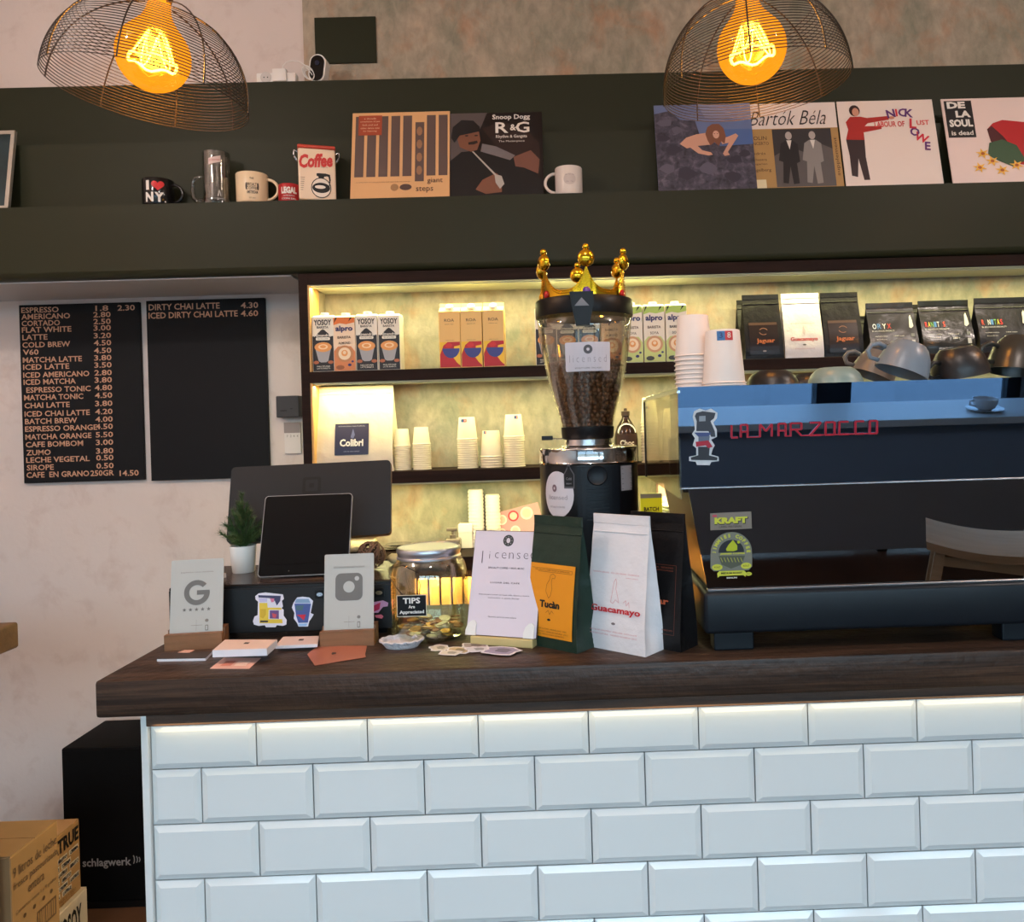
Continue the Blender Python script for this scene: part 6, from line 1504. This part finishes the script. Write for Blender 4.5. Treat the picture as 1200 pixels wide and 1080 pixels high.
for i in range(10):
    _, zr = gq(699, 569+i*4.4); xq0, _ = gq(687, 570); xq1, _ = gq(712, 570)
    curved_panel('rib', xq0, xq1, zr-.0018, zr+.0018, .0075, m_gp)
x_, z_ = gq(653.5, 580)
decal('sticker', disc(x_, z_, 21*kg, 26*kg, 30), P_((206, 200, 206), .4), g, mpb, .0008, .006)['label'] = 'white oval sticker'
decal('emblem', disc(x_-4*kg, z_+7*kg, 3.4*kg, 4.2*kg, 16), P_((120, 100, 110)), g, mpb, .0014); decal('emblem', disc(x_-4*kg, z_+7*kg, 1.2*kg, 1.5*kg, 8), P_((200, 196, 200)), g, mpb, .0018)
texts([('licensed', x_, z_-3*kg, 26*kg, 5*kg, -.015), ('SPECIALTY COFFEE', x_-1*kg, z_-14*kg, 22*kg, 1.6*kg)], P_((120, 112, 120)), g, mpb, e=.0014)
x_, z_ = gq(667, 558)
bot = lambda s_: [(x_+a_*s_*kg, z_+b_*s_*kg) for a_, b_ in ((-5.5, -12), (5.5, -12), (5.8, 2), (1.6, 9), (1.4, 12), (-1.4, 12), (-1.6, 9), (-5.8, 2))]
decal('tag', bot(1.12), P_((96, 92, 96)), g, mpb, .0016); decal('tag', bot(.94), P_((20, 20, 22)), g, mpb, .0022); texts([('Cold', x_, z_-2.5*kg, 6*kg, 3*kg), ('BREW', x_, z_-8*kg, 6*kg, 1.6*kg)], P_((150, 146, 150)), g, mpb, e=.0028)
xq0, za = gq(727.5, 546); xq1, zb_ = gq(742, 575)
decal('rating_label', rect(xq0, xq1, zb_, za), P_((150, 148, 152)), g, mpb, .0008, .006)
for i in range(5): drawing([(xq0+.002, za-.006-i*.0105), (xq1-.002, za-.006-i*.0105), (xq1-.004-.002*(i % 2), za-.013-i*.0105)], .0007, m_ink, g, mpb, e=.0014)
# shutter lever at left of the neck
obj('shutter_lever', MB().box(-(691-637)*kg, -(691-650)*kg, -.012, .0, gz(514), gz(509), .0012), m_blackp, g)
obj('lever_rod', MB().tube([(-(691-648)*kg, -.006, gz(512.5)), (-R0*.5, -.004, gz(513))], .0012, 6), m_steel, g)
# coffee beans
bm = bmesh.new(); rnd = random.Random(4)
zbt = gz(427); zb_ = gz(499)
ico = [(0, 0, 1), (.894, 0, .447), (.276, .851, .447), (-.724, .526, .447), (-.724, -.526, .447), (.276, -.851, .447), (.724, .526, -.447), (-.276, .851, -.447), (-.894, 0, -.447), (-.276, -.851, -.447), (.724, -.526, -.447), (0, 0, -1)]
icf = [(0, 1, 2), (0, 2, 3), (0, 3, 4), (0, 4, 5), (0, 5, 1), (1, 6, 2), (2, 7, 3), (3, 8, 4), (4, 9, 5), (5, 10, 1), (2, 6, 7), (3, 7, 8), (4, 8, 9), (5, 9, 10), (1, 10, 6), (6, 11, 7), (7, 11, 8), (8, 11, 9), (9, 11, 10), (10, 11, 6)]
def bean(c, Rm):
    vs = [bm.verts.new(Vector(c)+Rm @ Vector((x*.0078, y*.0058, z*.0044))) for x, y, z in ico]
    for f in icf: bm.faces.new([vs[i] for i in f]).smooth = True
from mathutils import Euler
z = zb_+.003
while z < zbt+.004:
    r = hop_r(z)-.0075; n = int(2*PI*r/.0122)
    for i in range(n):
        a_ = 2*PI*(i+rnd.uniform(-.3, .3))/n+z*50
        bean((r*math.cos(a_)*rnd.uniform(.97, 1), r*math.sin(a_)*rnd.uniform(.97, 1), z+rnd.uniform(-.002, .002)), Euler((rnd.uniform(0, 6), rnd.uniform(0, 6), rnd.uniform(0, 6))).to_matrix())
    z += .0092
for i in range(150):
    r = (hop_r(zbt)-.009)*math.sqrt(rnd.random()); a_ = rnd.uniform(0, 2*PI)
    bean((r*math.cos(a_), r*math.sin(a_), zbt+rnd.uniform(-.001, .005)), Euler((rnd.uniform(0, 6), rnd.uniform(0, 6), rnd.uniform(0, 6))).to_matrix())
core = MB()
me = bpy.data.meshes.new('coffee_beans'); 
cr = bmesh.ops.create_cone(bm, segments=32, radius1=hop_r(zb_)-.014, radius2=hop_r(zbt)-.015, depth=zbt-zb_, cap_ends=True, matrix=Matrix.Translation((0, 0, (zbt+zb_)/2)))
bm.to_mesh(me); bm.free()
bo = link('coffee_beans', me, M('roasted_bean', (118, 80, 58), .34)); bo.location = g.location
tag(bo, 'dark roasted coffee beans filling the clear grinder hopper', 'coffee beans', kind='stuff')

# ---- golden crown on the hopper lid
cr = thing('crown', 'shiny golden toy crown standing on the grinder hopper lid', 'crown', (gc.x-1.5*kg, GY, zC+zl1-.0035))
Rc = 49.5*kg; npk = 6; a00 = -PI/2+math.radians(4)
zv, zp = 9*kg, 33*kg
def crest(a_):
    u = abs(((a_-a00)/(2*PI/npk)+.5) % 1-.5)*2       # 0 at a peak, 1 in a valley
    return zv+(zp-zv)*(max(0, 1-u/.98))**2.7 + 2*kg*(max(0, 1-u/.16))
bm = bmesh.new(); n = 288; ro = []
for i in range(n):
    a_ = 2*PI*i/n; h_ = crest(a_); cols = []
    for j in range(7):
        v = j/6; z = h_*v; rr = Rc*(1+.06*(z/zp)**1.5); cols.append(bm.verts.new((rr*math.cos(a_), rr*math.sin(a_), z)))
    for j in range(7):
        v = 1-j/6; z = h_*v; rr = Rc*(1+.06*(z/zp)**1.5)-.0022; cols.append(bm.verts.new((rr*math.cos(a_), rr*math.sin(a_), z)))
    ro.append(cols)
for i in range(n):
    a_, b_ = ro[i], ro[(i+1) % n]
    for j in range(14): bm.faces.new((a_[j], b_[j], b_[(j+1) % 14], a_[(j+1) % 14]))
bmesh.ops.recalc_face_normals(bm, faces=bm.faces)
me = bpy.data.meshes.new('band'); bm.to_mesh(me); bm.free(); link('band', me, m_gold, cr, smooth=True)
bd = MB(); 
for i in range(168):
    a_ = 2*PI*i/168; h_ = crest(a_); rr = Rc*(1+.06*(h_/zp)**1.5)
    for dz in (-.0022, -.0068):
        z = h_+dz
        if z > .004: bd.sphere((rr*1.012*math.cos(a_), rr*1.012*math.sin(a_), z), .00115, 6, 4)
o = obj('bead_trim', bd, m_gold, cr); o['kind'] = 'stuff'
for k_ in range(npk):
    a_ = a00+k_*2*PI/npk; rr = Rc*1.065; Rm = Matrix.Rotation(a_+PI/2, 3, 'Z')
    c3 = (rr*math.cos(a_), rr*math.sin(a_))
    bl = obj('finial', MB().sphere((c3[0], c3[1], zp+9.5*kg), 9.6*kg, 24, 16, (1, .62, 1), Rm), m_gold, cr, smooth='full')
    obj('finial_tip', MB().sphere((c3[0], c3[1], zp+21.5*kg), 4.0*kg, 16, 10), m_gold, bl, smooth='full')
    obj('jewel', MB().sphere((Rc*1.02*math.cos(a_), Rc*1.02*math.sin(a_), 6.5*kg), 4.6*kg, 16, 10, (1, .5, 1), Rm), [M('purple_jewel', (84, 30, 130), .1, coat=.5), M('red_jewel', (180, 30, 30), .1, coat=.5)][k_ % 2], cr, smooth='full')

# ---- yellow card and plates on the back bar, seen left of the machine
c = W(763, 600, 2.50)
t = thing('brew_card', 'yellow card reading BATCH BREW standing on the back bar', 'card', (c.x, 2.47, zS3))
hh = W(763, 578, 2.47).z-zS3
obj('card', MB().box(-.035, .032, 0, .004, 0, hh, .0005, 1), P_((214, 226, 40)), t)
texts([('BATCH', -.002, hh-.048, .046, .013, .03), ('BREW', -.002, hh-.068, .046, .013, .03)], m_ink, t, flat(0))
obj('grey_band', MB().box(-.035, .032, -.001, 0, hh-.014, hh), P_((120, 124, 120)), t)
plate = MB().lathe([(0, 0), (.034, 0), (.036, .002), (.062, .011), (.063, .0125), (.060, .0125), (.036, .0045), (0, .004)], 40).mesh('saucer')
for p_ in plate.polygons: p_.use_smooth = True
plate.materials.append(M('white_porcelain', (226, 226, 226), .15))
c = W(790, 610, 2.50)
for i in range(12):
    o = bpy.data.objects.new('saucer', plate); COL.objects.link(o); o.location = (c.x+.012, 2.54, zS3+.0008+i*.0105)
    tag(o, ('topmost' if i == 11 else nth(i))+' saucer of the white stack behind the espresso machine', 'saucer', 'white saucers behind the machine')
c = W(790, 590, 2.62)
t = thing('pink_box', 'small pink and white carton on the back bar above the saucers', 'box', (c.x+.004, 2.645, zS3))
obj('carton', MB().box(-.055, .05, -.03, .03, 0, .19, .001), P_((222, 170, 160)), t); obj('band', MB().box(-.0555, .0505, -.0308, -.03, .11, .15), m_capw, t)

# ================================================================ LEFT: box stack, cajon, high table
m_card = M('kraft_board', (148, 112, 74), .75, noise=.08, nscale=14); m_cardw = M('white_board', (206, 196, 184), .7)
def carton(label, x1, y0, y1, z0, z1, w, mat):
    t = thing('cardboard_box', label, 'cardboard box', (x1-w/2, (y0+y1)/2, z0))
    h = z1-z0; d = y1-y0
    mb = MB().box(-w/2, w/2, -d/2, d/2, 0, h-.003, .002, 1); obj('carton', mb, mat, t)
    for s_ in (-1, 1): obj('flap', MB().box(-w/2+.001, w/2-.001, min(s_*.0012, s_*(d/2-.001)), max(s_*.0012, s_*(d/2-.001)), h-.003, h), mat, t)
    return t, (lambda x, z, e: Vector((w/2+e, x, z))), w, d, h
xb1 = -1.326; zt1 = W(4, 1004, 1.9).z
t, mp, w, d, h = carton('kraft cardboard box printed with milk text at the left edge of the photo', xb1, 1.9, 2.075, zt1-.262, zt1, .30, m_card)
texts([('9 litros de leche', 0, h*.83, d*.92, h*.09, 0, 0), ('fresca pasteurizada', .002, h*.70, d*.94, h*.085, 0, 0), ('entera', 0, h*.585, d*.34, h*.07), ('Conservar entre 1 y 8 grados', 0, h*.46, d*.86, h*.045)], P_((84, 60, 40)), t, mp)
decal('barcode_frame', rect(d*.0, d*.42, h*.12, h*.30), P_((92, 66, 44)), t, mp)
for i in range(9): decal('bar', rect(d*(.02+.042*i), d*(.02+.042*i+.018+.006*(i % 3)), h*.14, h*.28), m_card, t, mp, .001)
for i, x in enumerate((-.25, -.05, .15, .32)): decal('symbol', disc(d*x, h*.375, .006, n=6), P_((84, 60, 40)), t, mp)
decal('symbol', rect(-d*.44, -d*.36, h*.10, h*.26), P_((84, 60, 40)), t, mp)
t, mp, w, d, h = carton('plain kraft cardboard box under the milk box at the lower left corner', xb1, 1.9, 2.075, 0, zt1-.2622, .30, m_card)
pb = W(85, 959, 2.45); X2 = -1.50; zt2 = pb.z; zb2_ = W(87, 1041, 2.45).z
t, mp, w, d, h = carton('cardboard box with heavy black lettering and white bricks behind the milk box', X2, 2.11, 2.45, zb2_, zt2, .30, M('light_kraft_board', (170, 134, 92), .75))
text('LATRUE', d*.27, h*.83, d*.42, h*.20, m_ink, t, mp, bold=.04)
for r_ in range(6):
    for q_ in range(3):
        xx = d*(.02+.16*q_+(.05 if r_ % 2 else 0)); zz = h*(.60-.095*r_)
        if xx+d*.13 < d/2: decal('white_brick_print', rect(xx, xx+d*.135, zz, zz+h*.075), m_cardw, t, mp)
        if xx+d*.13 < d/2: text(('LATRUE', 'BRUTO', 'CREMA')[(r_+q_) % 3], xx+d*.068, zz+h*.037, d*.115, h*.05, m_ink, t, mp, bold=.03, e=.0018)
texts([('CONSERVAR EN LUGAR FRESCO Y SECO', d*.12, h*.08, d*.6, h*.04), ('FRAGIL 6 UNIDADES DE 1 LITRO', d*.12, h*.03, d*.56, h*.03)], P_((120, 80, 40)), t, mp)
X3 = W(95, 1046, 2.43).x
t, mp, w, d, h = carton('white cardboard box with black lettering at the bottom of the stack', X3, 2.11, 2.46, 0, zb2_-.0003, .34, m_cardw)
text('YOSOY', d*.24, h*.56, d*.34, h*.50, m_ink, t, mp, bold=.03); text('BARISTA', d*.24, h*.20, d*.26, h*.12, m_ink, t, mp)
# cajon
QY = 2.585; qt = W(71, 877, QY).z; q0x = W(71.5, 880, QY).x
t = thing('cajon', 'black cajon box drum on the floor left of the tiled bar', 'drum', (q0x+.155, QY, 0))
m_caj = M('black_cloth_cover', (5, 5, 6), .7, bump=.1, nscale=200, spec=.15)
obj('body', MB().box(-.155, .155, 0, .245, .022, qt, .006, 3), m_caj, t, smooth=True)
obj('base', MB().box(-.150, .150, .004, .241, .0, .0215), m_blackm, t)
obj('front_plate', MB().box(-.151, .151, -.003, 0, .03, qt-.008, .001), m_caj, t)
mp = flat(-.003)
a_ = W(97, 1012, QY-.003); b_ = W(154, 1012, QY-.003); zt_ = W(125, 1011, QY-.003).z
m_sl = P_((150, 146, 144))
text('schlagwerk', (a_.x+b_.x)/2-t.location.x, zt_, b_.x-a_.x, .0335, m_sl, t, mp, bold=.02)
for i, (x, r_) in enumerate(((156.5, .014), (160, .011), (163, .008))):
    xx = W(x, 1007, QY).x-t.location.x; zz = W(x, 1006, QY).z
    drawing([(xx+.005*math.cos(u), zz+r_*math.sin(u)) for u in [-PI/2.6+i2*PI/7.8 for i2 in range(7)]], .003, m_sl, t, mp, e=.001, name='sound_mark')
# high wooden table whose corner shows at the left edge
hc_ = W(22, 728, 1.9)
t = thing('high_table', 'thick oiled wooden table top corner at the left edge of the photo', 'table', (hc_.x-.45, 1.55, 0))
obj('table_top', MB().box(-.45, .45, -.35, .35, hc_.z-.060, hc_.z, .006, 3), ramp_mat('dark_oiled_wood', [(8, (.4, 3, 6), [(.3, (74, 52, 32)), (.7, (112, 82, 50))], 1)], .5, .15, 80), t, smooth=True)
for sx_ in (-.38, .38):
    for sy_ in (-.30, .30): obj('leg', MB().box(sx_-.022, sx_+.022, sy_-.022, sy_+.022, 0, hc_.z-.060), m_blackm, t)

# ================================================================ BEHIND THE CAMERA (seen mirrored in the machine)
st = thing('stool', 'light wooden saddle stool seen mirrored in the lower panel of the machine', 'stool', (1.66, -.12, 0), rz=math.radians(24))
mb = MB(); bm = mb.bm; rows_ = []
for i in range(13):
    x = -.22+.44*i/12; col_ = []
    for j in range(7):
        y = -.145+.29*j/6; zt_ = .625+.026*(x/.22)**2-.006*(y/.145)**2; col_.append((x, y, zt_))
    rows_.append(col_)
T_ = [[bm.verts.new(p) for p in r] for r in rows_]; B_ = [[bm.verts.new((p[0]*.97, p[1]*.97, p[2]-.034)) for p in r] for r in rows_]
for i in range(12):
    for j in range(6):
        bm.faces.new((T_[i][j], T_[i+1][j], T_[i+1][j+1], T_[i][j+1])); bm.faces.new((B_[i][j+1], B_[i+1][j+1], B_[i+1][j], B_[i][j]))
for i in range(12):
    bm.faces.new((T_[i][0], B_[i][0], B_[i+1][0], T_[i+1][0])); bm.faces.new((T_[i+1][6], B_[i+1][6], B_[i][6], T_[i][6]))
for j in range(6):
    bm.faces.new((T_[0][j+1], B_[0][j+1], B_[0][j], T_[0][j])); bm.faces.new((T_[12][j], B_[12][j], B_[12][j+1], T_[12][j+1]))
obj('seat', mb, m_stoolwood, st, smooth=True)
for sx_ in (-1, 1):
    for sy_ in (-1, 1):
        a_, b_ = Vector((sx_*.165, sy_*.10, .600)), Vector((sx_*.215, sy_*.15, 0)); w_ = .019
        obj('leg', MB().hexa([b_+Vector((-w_, -w_, 0)), b_+Vector((w_, -w_, 0)), b_+Vector((w_, w_, 0)), b_+Vector((-w_, w_, 0)), a_+Vector((-w_, -w_, 0)), a_+Vector((w_, -w_, 0)), a_+Vector((w_, w_, 0)), a_+Vector((-w_, w_, 0))]), m_stoolwood, st)
    obj('apron', MB().box(sx_*.17-.009, sx_*.17+.009, -.09, .09, .540, .590), m_stoolwood, st); obj('stretcher', MB().box(sx_*.2-.009, sx_*.2+.009, -.13, .13, .16, .19), m_stoolwood, st)
for sy_ in (-1, 1): obj('apron', MB().box(-.155, .155, sy_*.105-.009, sy_*.105+.009, .540, .580), m_stoolwood, st); obj('stretcher', MB().box(-.19, .19, sy_*.135-.009, sy_*.135+.009, .22, .25), m_stoolwood, st)
t = thing('window_bench', 'long white topped window bench seen mirrored in the upper machine panel', 'bench', (1.85, -1.70, 0))
obj('top', MB().box(-1.25, 1.45, -.25, .25, .78, .82, .004), m_white, t)
for x in (-1.15, .0, 1.35): obj('support', MB().box(x-.03, x+.03, -.2, .155, 0, .78), m_blackm, t)
obj('front', MB().box(-1.22, 1.42, .16, .18, .02, .78), M('slate_panel', (150, 158, 172), .5), t)
t = thing('saucer_and_cup', 'white cup on its saucer seen mirrored at the right of the machine', 'cup', (2.42, -1.62, .8203))
m_por = M('white_porcelain', (0, 0, 0))
obj('saucer', MB().lathe([(0, 0), (.05, 0), (.10, .012), (.102, .015), (.05, .006), (0, .006)], 40), m_por, t, smooth=True)
obj('cup', MB().lathe([(0, .0065), (.035, .0065), (.055, .02), (.066, .05), (.068, .072), (.065, .072), (.060, .045), (.03, .014), (0, .013)], 40), m_por, t, smooth=True)
obj('handle', MB().tube([(-.062, 0, .06), (-.088, 0, .058), (-.09, 0, .036), (-.058, 0, .028)], .005, 8), m_por, t, smooth='full')
